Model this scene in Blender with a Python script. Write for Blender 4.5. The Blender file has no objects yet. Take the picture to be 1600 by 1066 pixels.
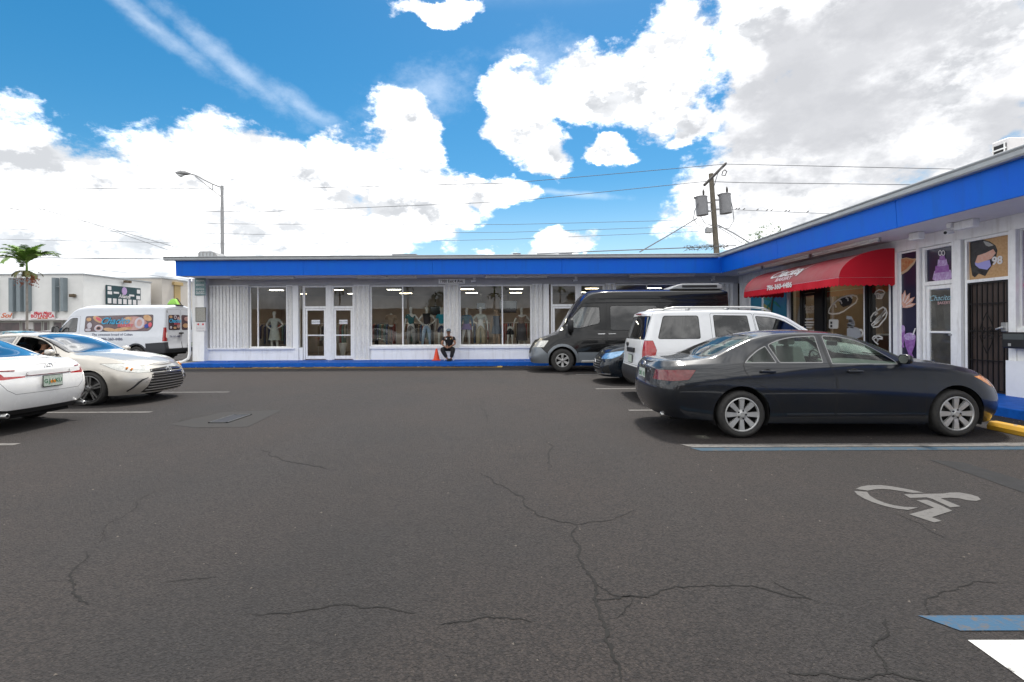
import bpy, bmesh, math, random
import numpy as np
from mathutils import Vector, Matrix
R = math.radians
PI = math.pi
C = bpy.context.scene.collection
SC = bpy.context.scene
random.seed(7)

# ------------------------------------------------------------------ camera
EYE = 1.4625
FOC = 780.0                       # focal length in pixels of the 1600 px wide photograph
YAW = 0.0045
ROLL = 0.0052
cam_d = bpy.data.cameras.new('camera')
cam = bpy.data.objects.new('camera', cam_d)
C.objects.link(cam)
cam_d.sensor_width = 36.0
cam_d.lens = 36.0 * FOC / 1600.0
cam_d.clip_start = 0.05
cam_d.clip_end = 3000
cam_d.shift_y = -22.0 / 1600.0
cam_d.shift_x = FOC * YAW / 1600.0
cam.matrix_world = (Matrix.Translation((0, 0, EYE)) @ Matrix.Rotation(YAW, 4, 'Z')
                    @ Matrix.Rotation(PI / 2, 4, 'X') @ Matrix.Rotation(-ROLL, 4, 'Z'))
SC.camera = cam

# ------------------------------------------------------------------ exposure
SC.view_settings.view_transform = 'Standard'
SC.view_settings.look = 'None'
SC.view_settings.gamma = 1
SC.view_settings.use_curve_mapping = False
SC.view_settings.exposure = 1.52

# ------------------------------------------------------------------ sun
SUN_EL = 64.0
SUN_AZ = 16.0                     # degrees from +Y towards +X
sun_d = bpy.data.lights.new('sun', 'SUN')
sun_d.energy = 1.6
sun_d.angle = R(7)
sun_d.color = (1.0, 0.955, 0.89)
sun = bpy.data.objects.new('sun', sun_d)
C.objects.link(sun)
sv = Vector((math.sin(R(SUN_AZ)) * math.cos(R(SUN_EL)), math.cos(R(SUN_AZ)) * math.cos(R(SUN_EL)), math.sin(R(SUN_EL))))
sun.rotation_euler = sv.to_track_quat('Z', 'Y').to_euler()

# ------------------------------------------------------------------ sky: nishita air + procedural clouds
world = bpy.data.worlds.new('World')
SC.world = world
world.use_nodes = True
wn = world.node_tree.nodes
wl = world.node_tree.links
for n in list(wn): wn.remove(n)

def W(kind, **kw):
    n = wn.new(kind)
    for k, v in kw.items(): setattr(n, k, v)
    return n

def wmath(op, a, b=None, c=None, clamp=False):
    n = W('ShaderNodeMath', operation=op, use_clamp=clamp)
    for i, q in enumerate((a, b, c)):
        if q is None: continue
        if isinstance(q, (int, float)): n.inputs[i].default_value = q
        else: wl.new(q, n.inputs[i])
    return n.outputs[0]

def wmix(f, a, b):
    n = W('ShaderNodeMix', data_type='RGBA')
    for s, q in ((n.inputs[0], f), (n.inputs[6], a), (n.inputs[7], b)):
        if isinstance(q, (int, float)): s.default_value = q
        elif isinstance(q, tuple): s.default_value = q
        else: wl.new(q, s)
    return n.outputs[2]

def wramp(v, stops, interp='LINEAR'):
    n = W('ShaderNodeValToRGB')
    cr = n.color_ramp
    cr.interpolation = interp
    while len(cr.elements) > 1: cr.elements.remove(cr.elements[-1])
    cr.elements[0].position, cr.elements[0].color = stops[0][0], tuple(stops[0][1]) + (1,)
    for p, c in stops[1:]:
        e = cr.elements.new(p); e.color = tuple(c) + (1,)
    wl.new(v, n.inputs[0])
    return n.outputs[0]

def wsmooth(v, lo, hi):
    n = W('ShaderNodeMapRange', interpolation_type='SMOOTHSTEP')
    wl.new(v, n.inputs[0])
    n.inputs[1].default_value = lo; n.inputs[2].default_value = hi
    n.inputs[3].default_value = 0; n.inputs[4].default_value = 1
    return n.outputs[0]

tc = W('ShaderNodeTexCoord').outputs['Generated']
sep = W('ShaderNodeSeparateXYZ'); wl.new(tc, sep.inputs[0])
AZ = wmath('ARCTAN2', sep.outputs[0], sep.outputs[1])
EL = wmath('ARCSINE', sep.outputs[2])
comb = W('ShaderNodeCombineXYZ'); wl.new(AZ, comb.inputs[0]); wl.new(EL, comb.inputs[1])

def wnoise(vec, scale, detail=6, rough=0.55, off=(0, 0, 0), sc=(1, 1, 1), dist=0.0):
    m = W('ShaderNodeMapping'); wl.new(vec, m.inputs[0])
    m.inputs['Location'].default_value = off; m.inputs['Scale'].default_value = sc
    n = W('ShaderNodeTexNoise'); wl.new(m.outputs[0], n.inputs['Vector'])
    n.inputs['Scale'].default_value = scale; n.inputs['Detail'].default_value = detail
    n.inputs['Roughness'].default_value = rough; n.inputs['Distortion'].default_value = dist
    return n

# angular position warped by noise so that cloud edges billow
nw = wnoise(tc, 4.0, 7, 0.6, (3.1, 1.7, 0.4), (1, 1, 1.6))
vsub = W('ShaderNodeVectorMath', operation='SUBTRACT'); wl.new(nw.outputs['Color'], vsub.inputs[0]); vsub.inputs[1].default_value = (.5, .5, .5)
vsc = W('ShaderNodeVectorMath', operation='SCALE'); wl.new(vsub.outputs[0], vsc.inputs[0]); vsc.inputs['Scale'].default_value = 0.22
vadd = W('ShaderNodeVectorMath', operation='ADD'); wl.new(comb.outputs[0], vadd.inputs[0]); wl.new(vsc.outputs[0], vadd.inputs[1])
PW = vadd.outputs[0]

def ang(px, py):
    a = math.atan((px - 800) / FOC)
    return a, math.atan((511 - py) / FOC * math.cos(a))

def blob_field(blobs, vec):
    acc = None
    for (px, py, rx, ry, rot) in blobs:
        a, e = ang(px, py)
        m = W('ShaderNodeMapping', vector_type='TEXTURE')
        wl.new(vec, m.inputs[0])
        m.inputs['Location'].default_value = (a, e, 0)
        m.inputs['Rotation'].default_value = (0, 0, R(-rot))
        m.inputs['Scale'].default_value = (rx / FOC * math.cos(a), ry / FOC * math.cos(a), 1)
        # flatten z of the warped position
        ln = W('ShaderNodeVectorMath', operation='LENGTH')
        f = W('ShaderNodeVectorMath', operation='MULTIPLY'); wl.new(m.outputs[0], f.inputs[0]); f.inputs[1].default_value = (1, 1, 0)
        wl.new(f.outputs[0], ln.inputs[0])
        d = wmath('SUBTRACT', 1.0, ln.outputs['Value'])
        acc = d if acc is None else wmath('SMOOTH_MAX', acc, d, 0.12)
    return acc

CUMULUS = [(60, 250, 190, 110, 8), (230, 290, 200, 110, 12), (60, 370, 260, 80, 0), (420, 290, 190, 95, 12), (330, 380, 340, 70, 0),
           (620, 300, 130, 85, 0), (650, 215, 62, 48, 20), (560, 262, 80, 50, 0), (740, 285, 85, 34, 10), (545, 378, 110, 45, 0), (120, 420, 330, 60, 0),
           (875, 386, 70, 26, 0), (760, 398, 60, 18, 0), (680, 2, 80, 20, 0),
           (820, 150, 75, 62, 20), (840, 215, 62, 42, 35), (940, 145, 95, 62, 0), (1040, 130, 95, 90, -20), (1100, 195, 60, 40, 0),
           (945, 255, 44, 24, 15), (1078, 218, 38, 22, 0), (1330, 60, 220, 130, 0), (1300, 210, 210, 140, 0), (1500, 120, 200, 190, 0),
           (1140, 330, 110, 90, 0), (1320, 370, 230, 110, 0), (1560, 330, 190, 140, 0), (1190, 90, 70, 110, 0), (1230, 300, 110, 90, 0)]
field = blob_field(CUMULUS, PW)
fine = wnoise(tc, 9.0, 10, 0.66, (0.3, 2.2, 5.4), (1, 1, 1.7)).outputs['Fac']
fine2 = wnoise(tc, 9.0, 6, 0.60, (0.3 - .012, 2.2 - .004, 5.4 - .05), (1, 1, 1.7)).outputs['Fac']
fieldn = wmath('ADD', field, wmath('MULTIPLY', wmath('SUBTRACT', fine, 0.5), 1.35))
cum = wsmooth(fieldn, 0.04, 0.36)
# outside the photographed part of the sky: near-overcast cloud, made this dense to brighten the shaded shop fronts
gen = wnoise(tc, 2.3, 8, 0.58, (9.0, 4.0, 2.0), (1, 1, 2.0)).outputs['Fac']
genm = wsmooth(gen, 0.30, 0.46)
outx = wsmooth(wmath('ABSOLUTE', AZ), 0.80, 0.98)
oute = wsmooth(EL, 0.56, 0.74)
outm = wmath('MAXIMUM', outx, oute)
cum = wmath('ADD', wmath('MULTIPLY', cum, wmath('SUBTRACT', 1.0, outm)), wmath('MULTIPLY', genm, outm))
# thin streaks of high cloud
CIRRUS = [(230, 30, 190, 19, 26), (370, 105, 170, 22, 30), (480, 168, 110, 20, 24), (880, 302, 130, 7, 7), (660, 150, 120, 50, -20), (850, 110, 90, 60, 0)]
cirf = blob_field(CIRRUS, comb.outputs[0])
cirn = wnoise(tc, 22.0, 7, 0.65, (5.2, 2.3, 7.7), (1, 1, 1.6)).outputs['Fac']
cir = wmath('MULTIPLY', wsmooth(wmath('ADD', cirf, wmath('MULTIPLY', wmath('SUBTRACT', cirn, 0.5), 1.6)), -0.05, 1.35), 0.34)
# grey bellies
GREY = [(1270, 190, 200, 150, -15), (1440, 260, 170, 90, 0), (1380, 60, 130, 60, 0), (1570, 200, 110, 110, 0), (1240, 120, 70, 80, 0)]
gre = blob_field(GREY, PW)
gn = wnoise(tc, 5.0, 7, 0.6, (4, 0, 1), (1, 1, 1.8)).outputs['Fac']
gmask = wmath('MULTIPLY', wsmooth(wmath('ADD', gre, wmath('MULTIPLY', wmath('SUBTRACT', gn, 0.5), 2.0)), -0.35, 0.75), 0.95)
soft = wsmooth(wnoise(tc, 7.0, 8, 0.65, (2, 5, 0), (1, 1, 1.9)).outputs['Fac'], 0.38, 0.70)
low = wsmooth(EL, 0.22, 0.02)

sky = W('ShaderNodeTexSky', sky_type='NISHITA')
sky.sun_disc = False
sky.sun_elevation = R(SUN_EL)
sky.sun_rotation = R(SUN_AZ)
sky.air_density = 1.0
sky.dust_density = 0.35
sky.ozone_density = 2.2
SKY_K = 0.085
hs = W('ShaderNodeHueSaturation'); wl.new(sky.outputs[0], hs.inputs['Color'])
hs.inputs['Hue'].default_value = 0.487
hs.inputs['Saturation'].default_value = 1.42; hs.inputs['Value'].default_value = .53
relief = wmath('MULTIPLY_ADD', wmath('SUBTRACT', fine2, fine), 4.5, 0.46, clamp=True)
deep = wsmooth(field, 0.25, 1.0)
shade = wmath('ADD', wmath('MULTIPLY', relief, 0.85), wmath('MULTIPLY', wmath('MULTIPLY', soft, deep), 0.45), clamp=True)
white = wmix(shade, (9.4, 9.4, 9.4, 1), (2.9, 3.0, 3.15, 1))
white = wmix(wmath('MULTIPLY', low, 0.35), white, (4.6, 5.2, 5.8, 1))
cloudc = wmix(gmask, white, (2.75, 2.8, 2.95, 1))
air = wmix(wmath('MULTIPLY', wsmooth(EL, 0.30, -0.02), 0.92), hs.outputs[0], (2.9, 4.1, 5.1, 1))
c1 = wmix(cir, air, (5.6, 5.9, 6.3, 1))
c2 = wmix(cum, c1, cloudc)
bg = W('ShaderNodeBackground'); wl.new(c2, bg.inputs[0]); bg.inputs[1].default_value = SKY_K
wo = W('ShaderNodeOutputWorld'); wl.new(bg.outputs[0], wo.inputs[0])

# ------------------------------------------------------------------ helpers
def tag(o, label=None, cat=None, group=None, kind=None):
    if label: o['label'] = label
    if cat: o['category'] = cat
    if group: o['group'] = group
    if kind: o['kind'] = kind
    return o

def thing(name, label, cat, loc=(0, 0, 0), rz=0.0, group=None):
    o = bpy.data.objects.new(name, None)
    C.objects.link(o)
    o.location = loc; o.rotation_euler = (0, 0, rz)
    o.empty_display_size = 0.2
    return tag(o, label, cat, group)

def dup_tree(o, parent=None):
    c = o.copy(); C.objects.link(c)
    c.parent = parent
    for ch in o.children: dup_tree(ch, c)
    return c

_mat = {}
def mat(name, col=(.5, .5, .5), rough=.6, streak=None, crough=.04, metal=0.0, spec=.5, coat=0.0, emit=None, estr=0.0, noise=None, bump=None, trans=0.0, ior=1.45, sheen=0.0):
    """noise=(scale, amount, [second colour]) colour variation; bump=(scale, strength, distance)"""
    if name in _mat: return _mat[name]
    m = bpy.data.materials.new(name); m.use_nodes = True
    nt = m.node_tree; b = nt.nodes['Principled BSDF']
    b.inputs['Base Color'].default_value = (*col, 1)
    b.inputs['Roughness'].default_value = rough
    b.inputs['Metallic'].default_value = metal
    b.inputs['Specular IOR Level'].default_value = spec
    b.inputs['Coat Weight'].default_value = coat
    b.inputs['Coat Roughness'].default_value = crough
    b.inputs['IOR'].default_value = ior
    b.inputs['Transmission Weight'].default_value = trans
    if emit:
        b.inputs['Emission Color'].default_value = (*emit, 1); b.inputs['Emission Strength'].default_value = estr
    t = nt.nodes.new('ShaderNodeTexCoord')
    if noise:
        n = nt.nodes.new('ShaderNodeTexNoise'); nt.links.new(t.outputs['Object'], n.inputs['Vector'])
        n.inputs['Scale'].default_value = noise[0]; n.inputs['Detail'].default_value = 7; n.inputs['Roughness'].default_value = .65
        mr = nt.nodes.new('ShaderNodeMapRange'); nt.links.new(n.outputs['Fac'], mr.inputs[0])
        mr.inputs[1].default_value = .35; mr.inputs[2].default_value = .7
        mx = nt.nodes.new('ShaderNodeMix'); mx.data_type = 'RGBA'
        nt.links.new(mr.outputs[0], mx.inputs[0])
        mx.inputs[6].default_value = (*col, 1)
        c2 = noise[2] if len(noise) > 2 else tuple(c * (1 - noise[1]) for c in col)
        mx.inputs[7].default_value = (*c2, 1)
        nt.links.new(mx.outputs[2], b.inputs['Base Color'])
        mr2 = nt.nodes.new('ShaderNodeMapRange'); nt.links.new(n.outputs['Fac'], mr2.inputs[0])
        mr2.inputs[3].default_value = max(.02, rough - .06); mr2.inputs[4].default_value = min(1, rough + .10)
        nt.links.new(mr2.outputs[0], b.inputs['Roughness'])
    if streak:
        mp = nt.nodes.new('ShaderNodeMapping'); nt.links.new(t.outputs['Object'], mp.inputs[0]); mp.inputs['Scale'].default_value = (1, 1, .10)
        n = nt.nodes.new('ShaderNodeTexNoise'); nt.links.new(mp.outputs[0], n.inputs['Vector']); n.inputs['Scale'].default_value = streak[0]; n.inputs['Detail'].default_value = 6; n.inputs['Roughness'].default_value = .7
        mr = nt.nodes.new('ShaderNodeMapRange'); nt.links.new(n.outputs['Fac'], mr.inputs[0]); mr.inputs[1].default_value = .52; mr.inputs[2].default_value = .78; mr.inputs[4].default_value = streak[2]
        mx = nt.nodes.new('ShaderNodeMix'); mx.data_type = 'RGBA'; nt.links.new(mr.outputs[0], mx.inputs[0]); mx.inputs[7].default_value = (*streak[1], 1)
        src = b.inputs['Base Color'].links[0].from_socket if b.inputs['Base Color'].links else None
        if src: nt.links.new(src, mx.inputs[6])
        else: mx.inputs[6].default_value = (*col, 1)
        nt.links.new(mx.outputs[2], b.inputs['Base Color'])
    if bump:
        n = nt.nodes.new('ShaderNodeTexNoise'); nt.links.new(t.outputs['Object'], n.inputs['Vector'])
        n.inputs['Scale'].default_value = bump[0]; n.inputs['Detail'].default_value = 5
        bp = nt.nodes.new('ShaderNodeBump'); bp.inputs['Strength'].default_value = bump[1]; bp.inputs['Distance'].default_value = bump[2]
        nt.links.new(n.outputs['Fac'], bp.inputs['Height']); nt.links.new(bp.outputs[0], b.inputs['Normal'])
    _mat[name] = m
    return m

def glass(name, tint=(.6, .7, .66), refl=1.0, rough=0.0, bumpy=0.0):
    """a thin sheet of glass: tinted see-through plus a fresnel mirror"""
    if name in _mat: return _mat[name]
    m = bpy.data.materials.new(name); m.use_nodes = True
    nt = m.node_tree; N = nt.nodes; L = nt.links
    for n in list(N): N.remove(n)
    out = N.new('ShaderNodeOutputMaterial'); mix = N.new('ShaderNodeMixShader')
    tr = N.new('ShaderNodeBsdfTransparent'); tr.inputs[0].default_value = (*tint, 1)
    gl = N.new('ShaderNodeBsdfAnisotropic'); gl.inputs['Roughness'].default_value = rough; gl.inputs[0].default_value = (1, 1, 1, 1)
    fr = N.new('ShaderNodeFresnel'); fr.inputs[0].default_value = 1.52
    mu = N.new('ShaderNodeMath'); mu.operation = 'MULTIPLY_ADD'; mu.use_clamp = True
    L.new(fr.outputs[0], mu.inputs[0]); mu.inputs[1].default_value = 1.25 * refl; mu.inputs[2].default_value = 0.03 * refl
    if bumpy:
        t = N.new('ShaderNodeTexCoord'); n = N.new('ShaderNodeTexNoise'); L.new(t.outputs['Object'], n.inputs['Vector'])
        n.inputs['Scale'].default_value = 1.3; n.inputs['Detail'].default_value = 1
        bp = N.new('ShaderNodeBump'); bp.inputs['Strength'].default_value = bumpy; bp.inputs['Distance'].default_value = .02
        L.new(n.outputs['Fac'], bp.inputs['Height']); L.new(bp.outputs[0], gl.inputs['Normal'])
    L.new(mu.outputs[0], mix.inputs[0]); L.new(tr.outputs[0], mix.inputs[1]); L.new(gl.outputs[0], mix.inputs[2])
    L.new(mix.outputs[0], out.inputs[0])
    _mat[name] = m
    return m

class MB:
    def __init__(s): s.v = []; s.f = []; s.m = []
    def add(s, vs, fs, mi=0):
        o = len(s.v); s.v += [tuple(v) for v in vs]
        for f in fs: s.f.append([o + i for i in f]); s.m.append(mi)
        return s
    def box(s, x0, y0, z0, x1, y1, z1, mi=0):
        x0, x1 = min(x0, x1), max(x0, x1); y0, y1 = min(y0, y1), max(y0, y1); z0, z1 = min(z0, z1), max(z0, z1)
        return s.add([(x0, y0, z0), (x1, y0, z0), (x1, y1, z0), (x0, y1, z0), (x0, y0, z1), (x1, y0, z1), (x1, y1, z1), (x0, y1, z1)],
                     [(0, 3, 2, 1), (4, 5, 6, 7), (0, 1, 5, 4), (1, 2, 6, 5), (2, 3, 7, 6), (3, 0, 4, 7)], mi)
    def tube(s, p, q, r1, r2=None, n=8, mi=0, caps=True):
        p = Vector(p); q = Vector(q); r2 = r1 if r2 is None else r2
        d = (q - p).normalized(); a = d.orthogonal().normalized(); b = d.cross(a)
        vs = []
        for c, r in ((p, r1), (q, r2)):
            for i in range(n):
                t = 2 * PI * i / n; vs.append(c + (a * math.cos(t) + b * math.sin(t)) * r)
        fs = [(i, (i + 1) % n, n + (i + 1) % n, n + i) for i in range(n)]
        if caps: fs += [tuple(range(n - 1, -1, -1)), tuple(range(n, 2 * n))]
        return s.add(vs, fs, mi)
    def path(s, pts, r, n=6, mi=0):
        pts = [Vector(p) for p in pts]; vs = []; prev = None
        for k, p in enumerate(pts):
            d = (pts[min(k + 1, len(pts) - 1)] - pts[max(k - 1, 0)]).normalized()
            a = d.orthogonal().normalized() if prev is None else (prev - d * prev.dot(d)).normalized()
            prev = a; b = d.cross(a); rr = r[k] if isinstance(r, (list, tuple)) else r
            for i in range(n):
                t = 2 * PI * i / n; vs.append(p + (a * math.cos(t) + b * math.sin(t)) * rr)
        m = len(pts)
        fs = [(k * n + i, k * n + (i + 1) % n, (k + 1) * n + (i + 1) % n, (k + 1) * n + i) for k in range(m - 1) for i in range(n)]
        fs += [tuple(range(n - 1, -1, -1)), tuple((m - 1) * n + i for i in range(n))]
        return s.add(vs, fs, mi)
    def bar(s, p, q, w, h, up=(0, 0, 1), mi=0):
        p = Vector(p); q = Vector(q); d = (q - p).normalized(); up = Vector(up)
        a = d.cross(up)
        a = d.orthogonal().normalized() if a.length < 1e-4 else a.normalized()
        b = a.cross(d)
        vs = []
        for c in (p, q):
            for sa, sb in ((-1, -1), (1, -1), (1, 1), (-1, 1)): vs.append(c + a * sa * w / 2 + b * sb * h / 2)
        return s.add(vs, [(0, 1, 2, 3), (7, 6, 5, 4), (0, 4, 5, 1), (1, 5, 6, 2), (2, 6, 7, 3), (3, 7, 4, 0)], mi)
    def prism(s, pts, f, a, b, mi=0):
        """pts 2-D outline; f(u, v, w) -> 3-D; extruded between w=a and w=b"""
        n = len(pts)
        vs = [f(u, v, a) for u, v in pts] + [f(u, v, b) for u, v in pts]
        fs = [tuple(range(n)), tuple(range(2 * n - 1, n - 1, -1))] + [(i, n + i, n + (i + 1) % n, (i + 1) % n) for i in range(n)]
        return s.add(vs, fs, mi)
    def lathe(s, prof, n, f, mi=0):
        """prof [(r, h)], f(x, y, h)"""
        m = len(prof)
        vs = [f(r * math.cos(2 * PI * i / n), r * math.sin(2 * PI * i / n), h) for r, h in prof for i in range(n)]
        fs = [(k * n + i, k * n + (i + 1) % n, (k + 1) * n + (i + 1) % n, (k + 1) * n + i) for k in range(m - 1) for i in range(n)]
        return s.add(vs, fs, mi)
    def build(s, name, mats, parent=None, smooth=False, bevel=0.0, local=False, segs=1, angle=None):
        me = bpy.data.meshes.new(name)
        vs = s.v
        if parent is not None and not local:
            off = world_loc(parent)
            vs = [(v[0] - off.x, v[1] - off.y, v[2] - off.z) for v in s.v]
        me.from_pydata(vs, [], s.f)
        for m in (mats if isinstance(mats, (list, tuple)) else [mats]): me.materials.append(m)
        me.polygons.foreach_set('material_index', s.m)
        bm = bmesh.new(); bm.from_mesh(me)
        bmesh.ops.recalc_face_normals(bm, faces=bm.faces)
        bm.to_mesh(me); bm.free()
        o = bpy.data.objects.new(name, me); C.objects.link(o)
        o.parent = parent
        if smooth:
            me.polygons.foreach_set('use_smooth', [True] * len(me.polygons))
            if angle: me.set_sharp_from_angle(angle=R(angle))
        if bevel:
            b = o.modifiers.new('bevel', 'BEVEL'); b.width = bevel; b.segments = segs; b.limit_method = 'ANGLE'; b.angle_limit = R(40)
        return o

def world_loc(o):
    v = Vector((0, 0, 0))
    while o is not None: v += o.location; o = o.parent
    return v

def text_obj(name, s, size, m, loc, rot, parent=None, shear=0.0, ext=0.004, bold=0.0, align='CENTER', sx=1.0):
    cu = bpy.data.curves.new(name, 'FONT'); cu.body = s; cu.size = size; cu.extrude = ext; cu.offset = bold
    cu.align_x = align; cu.align_y = 'CENTER'; cu.shear = shear; cu.resolution_u = 3
    t = bpy.data.objects.new('text_tmp', cu); C.objects.link(t)
    dg = bpy.context.evaluated_depsgraph_get()
    me = bpy.data.meshes.new_from_object(t.evaluated_get(dg))
    bpy.data.objects.remove(t)
    me.name = name
    me.materials.clear(); me.materials.append(m)
    o = bpy.data.objects.new(name, me); C.objects.link(o)
    o.parent = parent
    off = world_loc(parent) if parent is not None else Vector((0, 0, 0))
    o.location = Vector(loc) - off; o.rotation_euler = rot; o.scale = (sx, 1, 1)
    return o
FACE_CAM = (PI / 2, 0, 0)          # lettering on a wall that looks towards -Y
FACE_LOT = (PI / 2, 0, -PI / 2)    # lettering on a wall that looks towards -X

def gx(px, py):
    """a point of the asphalt (z=0) in metres, worked out from where the photograph shows it"""
    h = 511 - ROLL * (px - 800)
    Y = EYE * FOC / (py - h)
    return ((px - 800) / FOC * Y, Y)

# ------------------------------------------------------------------ shared materials
M_white = mat('white_wall_paint', (.92, .92, .91), .65, streak=(7.0, (.50, .47, .42), .55), noise=(3.0, .07), bump=(60, .15, .004))
M_white2 = mat('white_frame_paint', (.91, .91, .90), .45, streak=(12.0, (.45, .42, .38), .5), noise=(9.0, .10))
M_shut = mat('shutter_enamel', (.84, .835, .815), .5, streak=(22.0, (.38, .34, .30), .7), noise=(14.0, .14))
M_blue = mat('blue_fascia_paint', (.0015, .110, .64), .5, spec=.25, streak=(5.0, (.01, .09, .38), .5), noise=(1.4, .12, (.002, .13, .62)), bump=(25, .10, .01))
M_bluew = mat('blue_walkway_paint', (.002, .105, .50), .6, spec=.3, noise=(5.0, .3), bump=(50, .2, .004))
M_gut = mat('grey_gutter_metal', (.42, .44, .45), .42, metal=.3, noise=(2.5, .15))
M_soff = mat('soffit_paint', (.74, .71, .73), .7, noise=(2.0, .1), bump=(70, .2, .003))
M_black = mat('black_plastic', (.012, .012, .013), .45, noise=(20, .2))
M_rub = mat('tyre_rubber', (.020, .020, .020), .75, noise=(20, .35, (.045, .042, .038)), bump=(80, .2, .003))
M_chr = mat('chrome', (.72, .72, .72), .12, metal=1.0)
M_alu = mat('brushed_aluminium', (.55, .55, .54), .3, metal=.9, noise=(8, .15))
M_glass = glass('shop_glass', (.80, .83, .81), .55, bumpy=.05)
M_glassR = glass('bakery_glass', (.80, .82, .78), .22)
M_steel = mat('galvanised_steel', (.36, .36, .36), .5, metal=.5, noise=(6, .25))
M_gap = mat('shut_line_shadow', (.008, .008, .008), .8)
# ================================================================== vehicles
def pchip(pts):
    xs = np.array([p[0] for p in pts], float); ys = np.array([p[1] for p in pts], float)
    h = np.diff(xs); d = np.diff(ys) / h; n = len(xs); m = np.zeros(n)
    for i in range(1, n - 1):
        if d[i - 1] * d[i] > 0:
            w1 = 2 * h[i] + h[i - 1]; w2 = h[i] + 2 * h[i - 1]
            m[i] = (w1 + w2) / (w1 / d[i - 1] + w2 / d[i])
    m[0] = d[0]; m[-1] = d[-1]
    def f(x):
        x = np.clip(np.asarray(x, float), xs[0], xs[-1])
        i = np.clip(np.searchsorted(xs, x) - 1, 0, n - 2)
        t = (x - xs[i]) / h[i]
        return ((1 + 2 * t) * (1 - t) ** 2 * ys[i] + t * (1 - t) ** 2 * h[i] * m[i] + t * t * (3 - 2 * t) * ys[i + 1] + t * t * (t - 1) * h[i] * m[i + 1])
    return f

def car_grid(sp):
    """half body (y>=0) as an array [row][column][xyz]; rows run from the centre line down to the sill"""
    nc, nm = 15, sp.get('nm', 84)
    th = np.linspace(0, PI / 2, nc) ** 1.0
    rows = []
    for k in ('rail', 'belt', 'shoulder', 'wide', 'low', 'sill'):
        r = sp[k]; fz = pchip(r['z']); fy = pchip(r['y'])
        Df, Dr, nf, nr = sp['Df'], sp['Dr'], sp['nf'], sp['nr']
        xr, xf = r['x']
        xa = xr + Dr - Dr * np.cos(th) ** (2 / nr); ya = fy(xr + Dr) * np.sin(th) ** (2 / nr)
        xm = np.linspace(xr + Dr, xf - Df, nm + 2)[1:-1]; ym = fy(xm)
        xb = xf - Df + Df * np.cos(th[::-1]) ** (2 / nf); yb = fy(xf - Df) * np.sin(th[::-1]) ** (2 / nf)
        x = np.concatenate([xa, xm, xb]); y = np.concatenate([ya, ym, yb])
        rows.append(np.stack([x, y, fz(x)], -1))
    top = pchip(sp['top'])
    x2, y2, z2 = rows[0][:, 0], rows[0][:, 1], rows[0][:, 2]
    z0 = np.maximum(top(x2), z2)
    def mid(u, w): return np.stack([x2, y2 * u, z2 + (z0 - z2) * w], -1)
    ctl = [mid(0, 1.0), mid(.45, .87), mid(.8, .42), rows[0]]
    a, b = rows[0], rows[1]
    ctl += [a + (b - a) * .12, a + (b - a) * .90, b] + rows[2:]
    P = np.array(ctl)
    # centripetal-ish Hermite through the rows
    out = []
    nrow = len(P)
    seg = np.linalg.norm(np.diff(P, axis=0), axis=2) + 1e-4
    T = np.zeros_like(P)
    for i in range(nrow):
        if i == 0: T[i] = (P[1] - P[0]) / seg[0][:, None]; T[i][:, 2] = 0
        elif i == nrow - 1: T[i] = (P[-1] - P[-2]) / seg[-1][:, None]
        else:
            d0 = (P[i] - P[i - 1]) / seg[i - 1][:, None]; d1 = (P[i + 1] - P[i]) / seg[i][:, None]
            w = seg[i - 1] / (seg[i - 1] + seg[i])
            T[i] = d0 * (1 - w)[:, None] + d1 * w[:, None]
    cnt = [5, 4, 4, 2, 6, 2, 4, 6, 5, 5]
    for i in range(nrow - 1):
        for j in range(cnt[i]):
            t = j / cnt[i]; h = seg[i][:, None]
            out.append((1 + 2 * t) * (1 - t) ** 2 * P[i] + t * (1 - t) ** 2 * h * T[i] + t * t * (3 - 2 * t) * P[i + 1] + t * t * (t - 1) * h * T[i + 1])
    out.append(P[-1])
    # roll the sill under
    last = P[-1].copy(); last[:, 1] *= .93; last[:, 2] += .015; out.append(last)
    G = np.array(out); G[:, :, 1] = np.maximum(G[:, :, 1], 0)
    return G

def round_poly(pts, r, n=3):
    out = []; m = len(pts)
    for i in range(m):
        p0, p1, p2 = Vector(pts[i - 1][:2]), Vector(pts[i][:2]), Vector(pts[(i + 1) % m][:2])
        rr = pts[i][2] if len(pts[i]) > 2 else r
        if rr <= 0: out.append(tuple(p1)); continue
        a = (p0 - p1); b = (p2 - p1); k = min(rr, a.length * .48, b.length * .48)
        a = p1 + a.normalized() * k; b = p1 + b.normalized() * k
        for j in range(n + 1):
            t = j / n; q = a * (1 - t) ** 2 + p1 * 2 * t * (1 - t) + b * t * t; out.append((q.x, q.y))
    return out

def inset_poly(poly, d):
    n = len(poly); A = sum(poly[i - 1][0] * poly[i][1] - poly[i][0] * poly[i - 1][1] for i in range(n)); s = 1 if A > 0 else -1
    out = []
    for i in range(n):
        p0, p1, p2 = Vector(poly[i - 1]), Vector(poly[i]), Vector(poly[(i + 1) % n])
        e1 = (p1 - p0); e2 = (p2 - p1)
        if e1.length < 1e-6 or e2.length < 1e-6: out.append(tuple(p1)); continue
        n1 = Vector((-e1.y, e1.x)).normalized() * s; n2 = Vector((-e2.y, e2.x)).normalized() * s
        nn = n1 + n2; nn = nn / max(.35, nn.length_squared / 2)
        q = p1 + nn * d; out.append((q.x, q.y))
    return out

def inside(poly, x, y):
    c = False; n = len(poly); j = n - 1
    for i in range(n):
        xi, yi = poly[i]; xj, yj = poly[j]
        if (yi > y) != (yj > y) and x < (xj - xi) * (y - yi) / (yj - yi) + xi: c = not c
        j = i
    return c

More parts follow.
